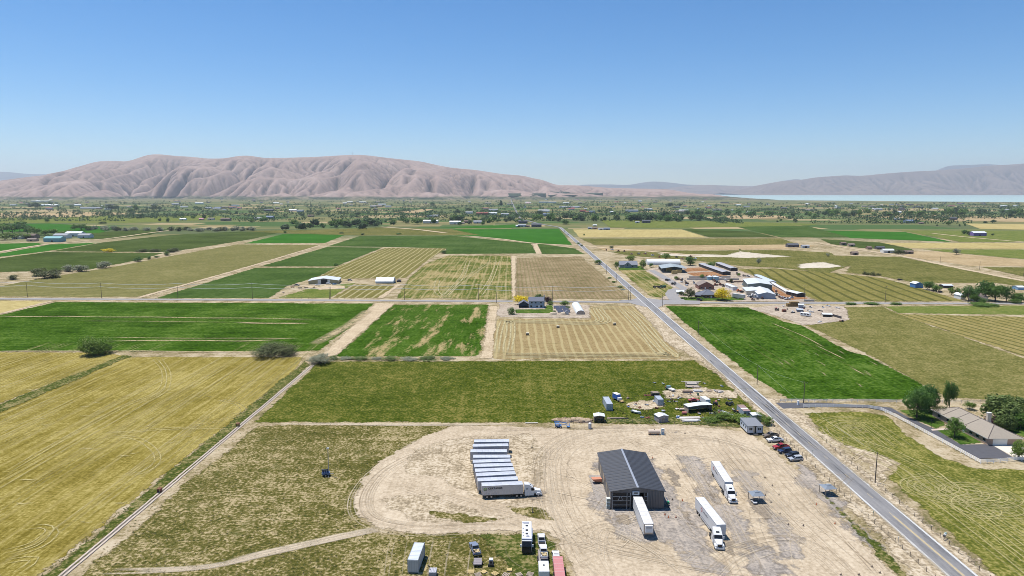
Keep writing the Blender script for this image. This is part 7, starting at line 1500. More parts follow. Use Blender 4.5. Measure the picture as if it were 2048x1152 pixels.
# ================================================================== houses, farms, poles
def ground_z(y): return .04 + max(0, y - 250) * .0003
def GP(px, py): p = G(px, py); p.z = ground_z(p.y); return p
def hip(name, label, c, rz, w, l, h, rise, wall, roof, ovh=.5, doors=(), windows=(), cat='house', hipf=1.0, chimney=None):
    t = thing(name, label, cat, c, rz); x, y = w / 2, l / 2
    wb = MB(); wb.quad((-x, -y, 0), (x, -y, 0), (x, -y, h), (-x, -y, h)); wb.quad((x, y, 0), (-x, y, 0), (-x, y, h), (x, y, h)); wb.quad((-x, y, 0), (-x, -y, 0), (-x, -y, h), (-x, y, h)); wb.quad((x, -y, 0), (x, y, 0), (x, y, h), (x, -y, h)); wb.build('wall', wall, t)
    ex, ey = x + ovh, y + ovh; d = ex * hipf; z0, z1 = h - .05, h + rise; r0, r1 = (0, -ey + d, z1), (0, ey - d, z1); A, B, C_, D = (-ex, -ey, z0), (ex, -ey, z0), (ex, ey, z0), (-ex, ey, z0)
    for f in ((A, B, r0), (C_, D, r1)): MB().add(f, [(0, 1, 2)]).build('roof_slope', roof, t)
    for f in ((B, C_, r1, r0), (D, A, r0, r1)): MB().add(f, [(0, 1, 2, 3)]).build('roof_slope', roof, t)
    fas = MB(); fas.box(-ex, ex, -ey, -ey + .1, z0 - .18, z0 - .01); fas.box(-ex, ex, ey - .1, ey, z0 - .18, z0 - .01); fas.box(-ex, -ex + .1, -ey + .1, ey - .1, z0 - .18, z0 - .01); fas.box(ex - .1, ex, -ey + .1, ey - .1, z0 - .18, z0 - .01); fas.build('fascia', trim_w, t)
    MB().quad((-ex, -ey, z0 - .19), (-ex, ey, z0 - .19), (ex, ey, z0 - .19), (ex, -ey, z0 - .19)).build('soffit', trim_w, t)
    cap = M('ridge_shingle', (.12, .10, .09), .9)
    for a, b in ((r0, r1), (A, r0), (B, r0), (C_, r1), (D, r1)): MB().tube(Vector(a) + Vector((0, 0, .02)), Vector(b) + Vector((0, 0, .02)), .12, n=5).build('ridge_cap', cap, t)
    for side, u, z, dw, dh, m_ in doors: _open(t, 'door', side, u, z, dw, dh, m_, x, y)
    for side, u, z, dw, dh, m_ in windows: _open(t, 'window', side, u, z, dw, dh, m_, x, y)
    if chimney: cx_, cy_, m_ = chimney; q = MB().box(cx_ - .7, cx_ + .7, cy_ - .5, cy_ + .5, h, h + rise + 1.4).build('chimney', m_, t); MB().box(cx_ - .8, cx_ + .8, cy_ - .6, cy_ + .6, h + rise + 1.4, h + rise + 1.55).build('chimney_cap', trim_w, q)
    return t
brick = M('tan_brick', (.34, .24, .18), .9, 0, .2, 6); shing = M('taupe_shingles', (.27, .235, .19), .95, 0, .14, 1.2); gdoor = M('garage_white', (.62, .61, .57), .6, 0, .05)
t = hip('brick_house', 'long taupe-roofed brick house with white garage door', (176.4, 250.5, .1), 0, 12.0, 32.5, 2.75, 2.9, brick, shing, .55,
    doors=[('front', -1.7, 0, 5.2, 2.2, gdoor), ('left', 3.0, 0, 1.1, 2.1, trim_w)], windows=[('left', 14.2, 1.0, 1.4, 1.0, dark_gl), ('left', 10.5, 1.0, 1.6, 1.0, dark_gl), ('left', 7.0, 1.0, 1.6, 1.0, dark_gl), ('left', -2.5, .9, 1.6, 1.2, dark_gl), ('left', -6.5, .9, 1.6, 1.2, dark_gl), ('left', -12, .9, 1.6, 1.2, dark_gl)], chimney=(4.4, -1.0, M('chimney_cream', (.50, .44, .36), .8)))
for yy in (-3.2, 3.2, 9.2): MB().tube((-6.5, yy, 2.78), (0, yy, 5.68), .09, n=5).build('roof_seam', M('ridge_shingle', (.12, .10, .09), .9), t)
for k in range(4): MB().tube((1.8, -6 + k * 2.3, 4.6), (1.8, -6 + k * 2.3, 5.25), .1).build('roof_vent', trim_w, t)
t = thing('trash_bin', 'tan wheeled bins beside the white garage door', 'bin', GP(2022, 890)); [MB().box(x - .35, x + .35, -.35, .35, 0, 1.1).build('bin', M('bin_tan', (.3, .25, .21), .6), t, bevel=.05) for x in (-.9, 0, .9)]
t = thing('lamp_post', 'dark garden lamp post by the front walk', 'lamp post', GP(1863, 856)); MB().tube((0, 0, 0), (0, 0, 2.8), .05).build('pole', black_p, t); MB().box(-.18, .18, -.18, .18, 2.8, 3.2).build('lantern', dark_gl, t)
mb = MB(); mb.prismz([G(*p)[:2] for p in ((1862, 859), (1894, 857), (1896, 853), (1888, 848), (1899, 852), (1900, 860), (1864, 862))][::-1], .0, .17); tag(mb.build('front_walk', M('walk_pink', (.45, .36, .30), .85)), 'pale concrete front walk of the brick house', kind='structure')
# ---- helper: house whose front base runs between two pixels
def hpx(name, label, fl, fr, depth, hpx_, rise, wall, roof, ridge='x', cat='house', kind='gable', **kw):
    a, b = GP(*fl), GP(*fr); w = (b - a).length; rz = math.atan2(b.y - a.y, b.x - a.x); n = Vector((-math.sin(rz), math.cos(rz), 0)); c = (a + b) / 2 + n * depth / 2; h = hpx_ / PXM((fl[1] + fr[1]) / 2)
    if ridge == 'x': return (gable(name, label, cat, c, rz + math.pi / 2, depth, w, h, rise, wall, roof, **kw) if kind == 'gable' else hip(name, label, c, rz + math.pi / 2, depth, w, h, rise, wall, roof, cat=cat, **kw))
    return (gable(name, label, cat, c, rz, w, depth, h, rise, wall, roof, **kw) if kind == 'gable' else hip(name, label, c, rz, w, depth, h, rise, wall, roof, cat=cat, **kw))
def axis_shed(name, label, A, B, w, h, rise, wall, roof, cat='shed', **kw):
    a, b = GP(*A), GP(*B); d = a - b; L = d.length; rz = math.atan2(d.y, d.x) - math.pi / 2; c = (a + b) / 2
    return gable(name, label, cat, c, rz, w, L, h, rise, wall, roof, **kw)
# ---- blue two-storey house
bw_ = M('blue_siding', (.25, .31, .39), .7, 0, .1, 1); slate = M('slate_shingles', (.12, .13, .165), .9, 0, .15, 1)
wn_ = lambda u, z, w=1.2, h=1.3: ('left', u, z, w, h, dark_gl)
t = hpx('blue_house', 'blue two-storey house with slate roof by the cross road', (1058, 616.5), (1087.5, 616.5), 9.5, 14, 2.6, bw_, slate, 'x', windows=[wn_(-3.6, 3.7), wn_(-.6, 3.7), wn_(3.6, 3.7), wn_(-4.0, .9, 1.4), wn_(3.9, .9, 1.6), wn_(.6, 1.0, 1.6, 1)], doors=[('left', 2.0, 0, 1.2, 2.1, trim_w)])
q = MB().box(-.5, .5, -6.6, -5.85, 0, 9.6).build('chimney', bw_, t)
t = hpx('garage_wing', 'low slate-roofed porch wing beside the blue house', (1038, 616), (1057, 616), 8, 7.5, 2.4, bw_, slate, 'y', open_sides=('front',), posts=3)
quon_w = ribbed('quonset_white', (.60, .62, .62), .5, 1, .5, 0, .06, .4)
def quonset(name, label, A, B, w, hgt, m_, cat='hall', ends=None, nrib=0):
    a, b = GP(*A), GP(*B); d = b - a; L = d.length; rz = math.atan2(d.y, d.x) - math.pi / 2; t = thing(name, label, cat, a, rz); n = 14; mb = MB()
    pr = [(w / 2 * math.cos(math.pi * k / n), hgt * math.sin(math.pi * k / n) ** .85) for k in range(n + 1)]
    for k in range(n): mb.add([(pr[k][0], 0, pr[k][1]), (pr[k + 1][0], 0, pr[k + 1][1]), (pr[k + 1][0], L, pr[k + 1][1]), (pr[k][0], L, pr[k][1])], [(0, 1, 2, 3)], 0, True)
    mb.build('shell', m_, t)
    for y in (0.05, L - .05): MB().add([(p[0] * .99, y, p[1] * .99) for p in pr], [tuple(range(n + 1))]).build('end_wall', ends or m_, t)
    for k in range(nrib):
        rb2 = MB(); yy = (k + .5) * L / nrib
        for j in range(n): rb2.tube((pr[j][0], yy, pr[j][1]), (pr[j + 1][0], yy, pr[j + 1][1]), .06, n=4)
        rb2.build('hoop', m_, t)
    return t
quonset('greenhouse', 'white hooped greenhouse beside the solar panels', (1161.5, 629.5), (1151.5, 612), 6.6, 3.2, M('white_poly', (.68, .70, .70), .35), 'greenhouse', M('greenhouse_end', (.33, .28, .24), .7), 8)
for k, (x, y) in enumerate([(1113, 617), (1118, 621), (1125, 617), (1131, 621), (1121, 626), (1134, 626)]):
    p = GP(x, y); t = thing('solar_panel', 'dark tilted solar panel, %s of the array by the lawn' % ORD[k], 'solar panel', p, 0, 'solar panels by the blue house'); MB().rbox((0, 0, 1.3), (4.6, 3.0, .08), 0, .45).build('panel', M('solar_dark', (.05, .06, .09), .3, .1, .1, 2), t); [MB().box(xx - .06, xx + .06, -.06, .06, 0, 1.3).build('leg', steel, t) for xx in (-1.6, 1.6)]
hpx('shed', 'grey garden shed in front of the solar panels', (1131, 629.5), (1137, 629.5), 4, 5, 1.0, gry, slate, 'y', cat='shed')
t = thing('hay_pile', 'two pale covered stacks before the solar panels', 'pile', GP(1117, 629)); [MB().dome((x, 0, 0), 3.2, 1.6, 1.9).build('tarp', M('tarp_cream', (.46, .38, .28), .8), t) for x in (-4, 4)]
for k, (x, y) in enumerate([(1055, 670.5), (1116, 656), (1229, 650.5)]):
    t = thing('hay_bale', 'dark stacked hay bale, %s in the tan swath field' % ORD[k], 'hay bale', GP(x, y), .1 * k, 'hay bales in the swath field'); MB().box(-.95, .95, -.7, .7, 0, .95).build('bale', M('bale_dark', (.16, .13, .08), .95), t); MB().box(-.9, .9, -.68, .68, .96, 1.6).build('bale', M('bale_pale', (.50, .46, .36), .95), t)
# ---- barns beyond the cross road, left
hpx('tan_barn', 'tan metal barn with wide white roof', (617, 568.5), (677, 567.5), 22, 6.5, 2.2, MT('tan_sheet', (.33, .29, .17)), lgr, 'y', cat='barn', doors=[('front', .8, 0, 6, 4.5, dark_in), ('front', -4.0, 0, 3, 4.2, trim_w), ('front', 5.2, 0, 2.4, 4.2, trim_w)], seams=6)
hpx('white_barn', 'white barn with long pale roof behind the hay field', (751, 567), (786, 567), 15, 4, 3.2, MT('barn_blue_grey', (.45, .50, .55)), lgr, 'x', cat='barn', seams=8)
quonset('water_tank', 'dark round tank right of the white barn', (798, 564), (798, 562), 4.5, 1.6, M('tank_dark', (.06, .05, .05), .7), 'tank')
for k, (x, y, m_, lb) in enumerate([(593, 572, cc('dark', (.05, .05, .07)), 'dark pickup parked before the tan barn'), (669, 570, cc('sky', (.14, .28, .48)), 'blue car parked right of the tan barn'), (635, 571, white_p, 'white car parked before the tan barn'), (657, 569, white_p, 'white car by the barn door'), (700, 562, cc('dark', (.05, .05, .07)), 'dark trailer car behind the paddock')]): car('car', lb, 'car', GP(x, y), [0, 1.2, .4, .2, .1][k], ['pickup', 'suv', 'sedan', 'suv', 'suv'][k], m_)
for k, (x, y) in enumerate([(585, 575), (600, 576.5), (612, 576), (628, 575.5), (567, 586)]): t = thing('farm_implement', 'rusty farm implement, %s before the tan barn' % ORD[k], 'implement', GP(x, y), k * .5, 'implements before the tan barn'); MB().box(-1.8, 1.8, -.5, .5, .4, .8).build('frame', [rust, wood_g, bw][k % 3], t); [wheel(t, xx, s * .6, .4, .2) for xx in (-1, 1) for s in (-1, 1)]
# ---- dairy farm right of the junction
tanr = M('brown_shingles', (.20, .165, .145), .95, 0, .12, 1); red_b = M('red_brick', (.20, .10, .075), .9, 0, .2, 4); cream = M('cream_board', (.52, .47, .38), .8)
Q = lambda x, y: (1100 + x / 3.103, 440 + y / 3.103); Q7 = lambda x, y: (1370 + x / 7.585, 540 + y / 7.585)
hpx('farmhouse', 'grey gabled farmhouse with porch beside the main road', Q(432, 297), Q(543, 297), 11, 6, 4.0, M('grey_board', (.30, .29, .30), .8), M('grey_shingle', (.20, .21, .24), .9), 'x', windows=[wn_(-5, .8), wn_(0, .8, 2), wn_(5, .8)])
q = gable('porch_gable', 'front gable of the grey farmhouse', 'house', GP(*Q(480, 297)) + Vector((0, 1.0, 0)), 0, 7, 6, 4.2, 2.6, MATS['grey_board'], MATS['grey_shingle'], windows=[('front', 0, 2.6, 1.6, 1.6, dark_gl)])
quonset('quonset_hall', 'long white quonset hall behind the hay barn', Q(802, 275), Q(598, 275), 14, 6.2, quon_w, 'hall', wm, 12)
t = hpx('hay_barn', 'green-grey roofed open hay barn', Q(692, 328), Q(846, 330), 34, 8.5, 2.2, MT('green_sheet', (.20, .24, .22)), MT('green_grey_roof', (.32, .36, .37)), 'y', cat='barn', open_sides=('front', 'right', 'left'), posts=6, seams=7)
for k, (x, y, m_) in enumerate([(1358, 546, M('straw_stack', (.42, .31, .13), .95, 0, .2, 1)), (1338, 543, MATS['straw_stack']), (1349, 548.5, MATS['straw_stack'])]):
    t = thing('hay_stack', 'block of stacked straw bales, %s at the hay barn' % ORD[k], 'hay stack', GP(x, y), .1, 'straw stacks at the hay barn')
    for i in range(3):
        for j in range(3): MB().box(-3 + 2 * i, -1.06 + 2 * i, -1.2, 1.2, j * 1.25, j * 1.25 + 1.2).build('bale', m_, t)
axis_shed('open_shed', 'long dark open shed beside the round tree', Q(1095, 342), Q(945, 288), 9, 3.2, .8, frame_m, M('shed_roof_grey', (.30, .30, .32), .7), open_sides=('left',), posts=8)
axis_shed('open_shed', 'shorter dark open shed at the edge of the corrals', Q(1142, 318), Q(1048, 282), 8, 3.2, .8, frame_m, MATS['shed_roof_grey'], open_sides=('left',), posts=6)
for k, (x, y) in enumerate([(990, 372), (1028, 374)]):
    t = thing('feed_tank', ['blue-white round tank next to the corral wall', 'blue-white round tank nearer the long white caravan'][k], 'tank', GP(*Q(x, y))); MB().tube((0, 0, 0), (0, 0, 3.6), 3.0, n=20).build('wall', M('tank_blue', (.20, .33, .40), .5), t); MB().tube((0, 0, 3.6), (0, 0, 4.5), 3.1, .3, n=20).build('roof', lgr, t)
hpx('brown_house', 'brown-roofed house behind the slate-roofed farmhouse', Q7(208, 298), Q7(440, 300), 16, 8, 3.4, red_b, tanr, 'y', windows=[('front', -4.5, 1, 1.6, 1.3, dark_gl), ('front', 3.5, 1, 2, 1.3, dark_gl)], doors=[('front', -1, 0, 1.2, 2.2, trim_w)])
hpx('slate_house', 'slate-roofed brick farmhouse behind the yellow tree', Q7(255, 432), Q7(490, 432), 13, 7.5, 3.8, red_b, slate, 'x', kind='hip', windows=[wn_(-5, .8, 1.6), wn_(-1.5, .8, 1.6), wn_(4, .8, 1.6)], doors=[('left', 1.5, 0, 1.3, 2.2, trim_w)])
hpx('garage_wing', 'low slate-roofed garage wing of the slate-roofed farmhouse', Q7(148, 420), Q7(255, 428), 9, 5, 1.8, red_b, slate, 'x', doors=[('left', 0, 0, 4, 2.2, dark_in)])
axis_shed('mobile_home', 'long white caravan home behind the yellow tree', Q7(760, 312), Q7(640, 262), 4.6, 3.0, .5, white_p, lgr, cat='mobile home', windows=[('right', u, 1.2, 1.2, .9, dark_gl) for u in (-6, -2, 2, 6)])
p = GP(*Q7(815, 440)); trailer('grey stock trailer parked beside the yellow tree', p, -.9, 11.0, body=ribbed('stock_grey', (.40, .41, .42), .4, 0, .5, .2, .1, .5))
hpx('white_shed', 'small white shed at the farm entrance', Q(785, 461), Q(830, 462), 6, 4.6, 1.2, cream, lgr, 'x', cat='shed', doors=[('left', 0, 0, 2, 1.8, dark_in)])
axis_shed('machine_shed', 'white-roofed machine shed with grey gable wall', Q7(1240, 440), Q7(1130, 345), 14, 3.8, 1.8, M('blue_grey_wall', (.27, .31, .38), .7), wm, doors=[('front', 3, 0, 2, 2.4, dark_gl)], seams=5)
axis_shed('machine_shed', 'pale low shed joined behind the grey gable wall', Q7(1075, 385), Q7(1010, 325), 16, 3.4, 1.0, cream, lgr, seams=4)
t = axis_shed('hay_shed', 'tall open hay shed with bright metal roof', Q7(1130, 330), Q7(1050, 245), 21, 6.5, 1.4, MT('dark_green_sheet', (.10, .12, .11)), lgr, cat='barn', open_sides=('left', 'front'), posts=4, seams=7)
axis_shed('cattle_shelter', 'low white-roofed cattle shelter in the rust-brown corral', Q7(1760, 412), Q7(1600, 372), 8, 3.0, .7, frame_m, wm, open_sides=('left', 'front'), posts=5)
axis_shed('feed_row', 'narrow white-roofed feed row along the striped field', Q7(1560, 372), Q7(1330, 232), 3.0, 2.4, .4, cream, wm, open_sides=('left',), posts=9)
axis_shed('open_shed', 'narrow pale roof running behind the tall hay shed', Q7(1330, 225), Q7(1090, 120), 6, 3, .4, cream, MT('pale_blue_roof', (.46, .52, .58)), posts=7, open_sides=('left',))
for k, (A_, B_, lb) in enumerate([((620, 190), (930, 190), 'brown corral wall behind the long white caravan'), ((60, 120), (690, 118), 'long low concrete wall of the corrals'), ((30, 150), (820, 152), 'pale low wall before the round tanks'), ((1810, 478), (1960, 480), 'grey block wall by the utility pole'), ((1290, 345), (1480, 430), 'low grey wall beside the machine shed')]):
    a, b = GP(*Q7(*A_)), GP(*Q7(*B_)); d = b - a; t = thing('corral_wall', lb, 'wall', a, math.atan2(d.y, d.x)); n = max(3, int(d.length / 8))
    for j in range(n): MB().box(j * d.length / n, (j + 1) * d.length / n - .15, -.3, .3, 0, 1.6).build('wall_segment', [M('corral_rust', (.25, .17, .12), .9), M('corral_concrete', (.40, .37, .33), .9)][k > 0], t)
made_c, made_m = [], []
for k, (x, y, rz, m_, kd) in enumerate([(470, 240, .3, rust, 'm'), (500, 200, .1, frame_m, 'm'), (540, 235, .8, rust, 'm'), (590, 255, .4, bw, 'm'), (820, 330, .2, org, 'm'), (860, 345, .9, frame_m, 'c'), (980, 410, .4, white_p, 'c'), (1010, 425, .9, frame_m, 'c'), (1060, 430, .2, gry, 'c'), (1100, 445, 1.2, frame_m, 'c'), (1040, 400, .1, wbx, 'm'), (1120, 410, .5, wbx, 'm'), (1400, 395, .4, frame_m, 'm'), (1450, 420, .7, rust, 'c'), (1500, 440, .3, gry, 'c'), (1540, 452, .6, white_p, 'c'), (1350, 375, .3, wood_g, 'm'), (200, 462, 1.6, frame_m, 'c'), (235, 465, 1.6, frame_m, 'c'), (900, 235, .1, MATS['tank_blue'], 'm'), (1150, 150, .2, wbx, 'm'), (800, 70, .3, bw, 'm'), (900, 100, .2, wood_g, 'm'), (960, 110, .5, wbx, 'm')]):
    p = GP(*Q7(x, y)); lb = '%s %s in the dairy farmyard' % (ORD[k % 20] if k < 20 else 'another ' + ORD[k - 20], ['parked car', 'machine'][kd == 'm'])
    if kd == 'c': t = car('car', 'small parked vehicle in the cluttered dairy farmyard', 'car', p, rz, ['sedan', 'suv', 'pickup'][k % 3], m_, group='vehicles in the dairy farmyard')
    else:
        t = thing('farm_machine', 'idle farm machine or crate in the dairy farmyard', 'machine', p, rz, 'machines in the dairy farmyard'); MB().box(-2.2, 2.2, -.9, .9, .5, 1.5).build('body', m_, t, bevel=.15); MB().box(-1.8, -.4, -.7, .7, 1.5, 2.4).build('cab', frame_m if k % 2 else m_, t, bevel=.1); [wheel(t, xx, s * .9, .6, .35) for xx in (-1.3, 1.3) for s in (-1, 1)]
    (made_c if kd == 'c' else made_m).append(t)
relabel(made_c, 'small vehicle parked in the dairy farmyard', 'counted from the junction'); relabel(made_m, 'idle machine in the dairy farmyard', 'counted from the junction')
for k, (x, y) in enumerate([(655, 423), (685, 424), (700, 420), (730, 378), (768, 402)]): tractor_old(['brown tractor in the small striped field', 'green tractor in the small striped field', 'second green tractor beside it in the striped field', 'grey machine at the lane bend', 'dark machine beside the lane bend'][k], Q(x, y), .2 * k, [bw, M('tractor_green', (.05, .17, .08), .5), MATS.get('tractor_green') or bw, gry, frame_m][k], 1.6)
made = []; PA = [np.array([G(*p)[:2] for p in q]) for q in ([(1482, 597), (1540, 577), (1562, 585), (1604, 600), (1500, 602)], [(1392, 555), (1455, 553), (1500, 575), (1448, 577), (1430, 566)], [(1300, 540), (1330, 552), (1395, 566), (1385, 580), (1360, 566)])]
while len(made) < 34:
    q = PA[len(made) % 3]; lo, hi = q.min(0), q.max(0); p_ = (jr.uniform(lo[0], hi[0]), jr.uniform(lo[1], hi[1]))
    if poly_sd(np.array([p_]), q)[0] < 1.5: continue
    t = thing('farm_clutter', 'crate or implement among the dairy farm clutter', 'clutter', (p_[0], p_[1], ground_z(p_[1])), jr.uniform(0, 3), 'clutter of the dairy farmyard'); m_ = jr.choice([rust, bw, wbx, gry, frame_m, wood_g, cream])
    MB().box(-1.5, 1.5, -.8, .8, .2, jr.uniform(1, 1.8)).build('body', m_, t, bevel=.1); MB().rbox((jr.uniform(-1, 1), .4, 1.9), (1.2, .9, .8), .4).build('load', jr.choice([rust, wbx, frame_m]), t); made.append(t)
relabel(made, 'crate or implement among the dairy farm clutter', 'counted from the junction')
# machinery lane behind the grey farmhouse
made = []
for k in range(14):
    x, y = 1210 + k * 14 + jr.uniform(-4, 4), 501 + k * 1.3 + jr.uniform(-2, 4); t = thing('old_machine', 'old machine rusting in the machinery lane', 'machine', GP(x, y), jr.uniform(0, 3), 'old machines in the machinery lane'); m_ = jr.choice([rust, frame_m, bw, gry, wbx, rust]); MB().box(-2.5, 2.5, -1, 1, .4, 1.6).build('body', m_, t, bevel=.15); MB().box(-1, .6, -.8, .8, 1.6, 2.6).build('top', jr.choice([rust, frame_m, wbx]), t); made.append(t)
relabel(made, 'old machine rusting in the machinery lane', 'counted from the main road')
# storage lot south of the cross road
p = GP(1611, 633); t = thing('travel_trailer', 'white travel trailer in the bare storage lot', 'caravan', p, -.75); MB().prism([(-3.6, .5), (3.3, .5), (3.7, 1.4), (3.0, 2.8), (-3.6, 2.9)], -1.2, 1.2).build('body', white_p, t, bevel=.12); [MB().box(x - .6, x + .6, s * 1.21 - .02, s * 1.21 + .02, 1.5, 2.2).build('window', dark_gl, t) for x in (-2.4, 0, 2.0) for s in (-1, 1)]; [wheel(t, x, s * 1.1, .35, .22) for x in (-.5, .4) for s in (-1, 1)]; MB().box(3.5, 4.8, -.08, .08, .45, .6).build('tongue', frame_m, t)
t = thing('hay_stack', 'weathered brown straw stack at the storage lot', 'hay stack', GP(1588, 613), .05)
for i in range(5):
    for j in range(3 if 0 < i < 4 else 2): MB().box(-6 + 2.4 * i, -3.7 + 2.4 * i, -1.5, 1.5 + jr.uniform(-.4, .4), j * 1.3, j * 1.3 + 1.22).build('bale', M('bale_brown', (.22, .145, .06), .95, 0, .25, 1), t)
hpx('shed', 'grey shed with white roof in the storage lot', (1597, 616), (1607, 616.5), 5, 6, .6, M('blue_grey_wall', (.27, .31, .38), .7), lgr, 'x', cat='shed'); hpx('shed', 'lower grey shed before the white-roofed one', (1594, 624), (1606, 624.5), 5, 4.5, .5, M('steel_shed', (.18, .19, .22), .7), gry, 'x', cat='shed')
hpx('animal_shelter', 'white-roofed shelter at the end of the storage lot', (1646, 634), (1664, 634.5), 6, 5, .6, cream, wm, 'x', cat='shed', open_sides=('left',))
a, b = GP(1662, 632), GP(1683, 638); t = thing('plank_screen', 'black plank screen beside the white-roofed shelter', 'fence', a, math.atan2((b - a).y, (b - a).x)); [MB().box(k * (b - a).length / 8, (k + .94) * (b - a).length / 8, -.06, .06, 0, 1.7).build('panel', M('black_board', (.06, .055, .06), .8), t) for k in range(8)]
tractor_old('red tractor in the storage lot', (1553, 621), 1.3, MATS['tractor_red'], 1.4)
t = thing('rust_bin', 'rust-brown bin in the storage lot', 'bin', GP(1568, 624), .1); MB().box(-1.4, 1.4, -1, 1, .1, 1.9).build('body', rust, t); MB().box(-1.5, 1.5, -1.1, -1.0, .1, .4).build('skid', frame_m, t)
def lot_spot():
    while True:
        x, y = jr.uniform(1510, 1690), jr.uniform(611, 645)
        if y < 608 + (x - 1495) * .30: return GP(x, y)
made = []
for k in range(18):
    t = thing('scrap_piece', 'low scrap or tank lying in the storage lot', 'scrap', lot_spot(), jr.uniform(0, 3), 'scrap in the storage lot'); 
    m_ = jr.choice([gry, rust, wood_g, wbx, frame_m]); MB().rbox((0, 0, .4), (jr.uniform(1.5, 4), jr.uniform(.6, 1.4), .6), 0, .05).build('body', m_, t); MB().rbox((.5, .3, .9), (.8, .7, .5), .4).build('top_piece', jr.choice([wbx, rust, frame_m]), t); made.append(t)
relabel(made, 'low scrap or tank lying in the storage lot', 'counted from the junction side')
# ---- farmstead at the right edge, sheds along the lane
hpx('blue_barn', 'little bright blue barn with white roof', (1830.5, 576), (1846, 576), 9, 8, 1.6, M('barn_blue', (.07, .19, .42), .6), wm, 'y', cat='barn')
hpx('open_shed', 'dark fronted long shed behind the light green trees', (1887, 576), (1906, 576), 7, 4.5, .8, frame_m, lgr, 'x', cat='shed'); hpx('cottage', 'small white cottage under the dark farm trees', (1921, 599), (1931, 599), 9, 8, 1.5, trim_w, lgr, 'y', windows=[('front', 0, 1.5, 1.2, 1.2, dark_gl)]); hpx('cottage', 'cream house half hidden under the tallest farm tree', (1952, 603), (1975, 603), 10, 8, 2.5, cream, tanr, 'x')
hpx('blue_shed', 'small sky-blue shed at the picture edge', (2036, 580), (2050, 580), 8, 5, 1, M('sky_blue_wall', (.22, .38, .55), .6), wm, 'x', cat='shed')
for k, (x, y, rz) in enumerate([(1868, 583, .1), (1880, 585, .5), (1800, 561, 0)]): car('car', ['dark car by the little blue barn trees', 'grey car on the farmstead drive', 'dark truck alone in the olive meadow'][k], 'car', GP(x, y), rz, 'suv', frame_m)
# ---- houses over the plain
WALLC = dict(white=trim_w, cream=cream, grey=gry, brown=bw, red=M('barn_red', (.25, .05, .045), .7), blue=M('house_blue', (.16, .21, .30), .7), dark=M('house_dark', (.09, .085, .09), .8), tan=M('house_tan', (.34, .27, .19), .8), pink=M('shed_pink', (.45, .2, .26), .7), teal=M('shed_teal', (.15, .33, .35), .6), purple=M('shed_purple', (.20, .13, .34), .6))
ROOFC = dict(white=wm, cream=tanr, grey=M('roof_grey', (.26, .27, .29), .8), brown=M('roof_brown', (.15, .11, .09), .9), red=M('roof_red', (.24, .06, .05), .7), blue=M('roof_blue', (.14, .18, .26), .7), dark=M('roof_dark', (.07, .075, .09), .8), tan=tanr, pink=MATS['shed_pink'], teal=MATS['shed_teal'], purple=wm)
seen = {}
def plain_house(x, y, w, col, where, kind='farm building'):
    k = PXM(y); h = max(3.0, w * .22 / k); h = min(h, 6.5); depth = min(max(8, w / k * .6), 16); key = (col, where, kind); seen[key] = seen.get(key, 0) + 1; n = seen[key]
    lb = '%s %s %s' % (col, kind, where) if n == 1 else '%s %s %s, %s of its colour' % (col, kind, where, ORD[n - 1])
    dr = [('left', 0, 0, 3, 2.6, dark_in)] if w / k > 8 else []
    hpx('farm_building', lb, (x - w / 2, y), (x + w / 2, y), depth, h * k, min(3.0, depth * .2), WALLC[col], ROOFC[col] if col != 'white' else (wm if n % 2 else ROOFC['grey']), 'x', cat='building', doors=dr)
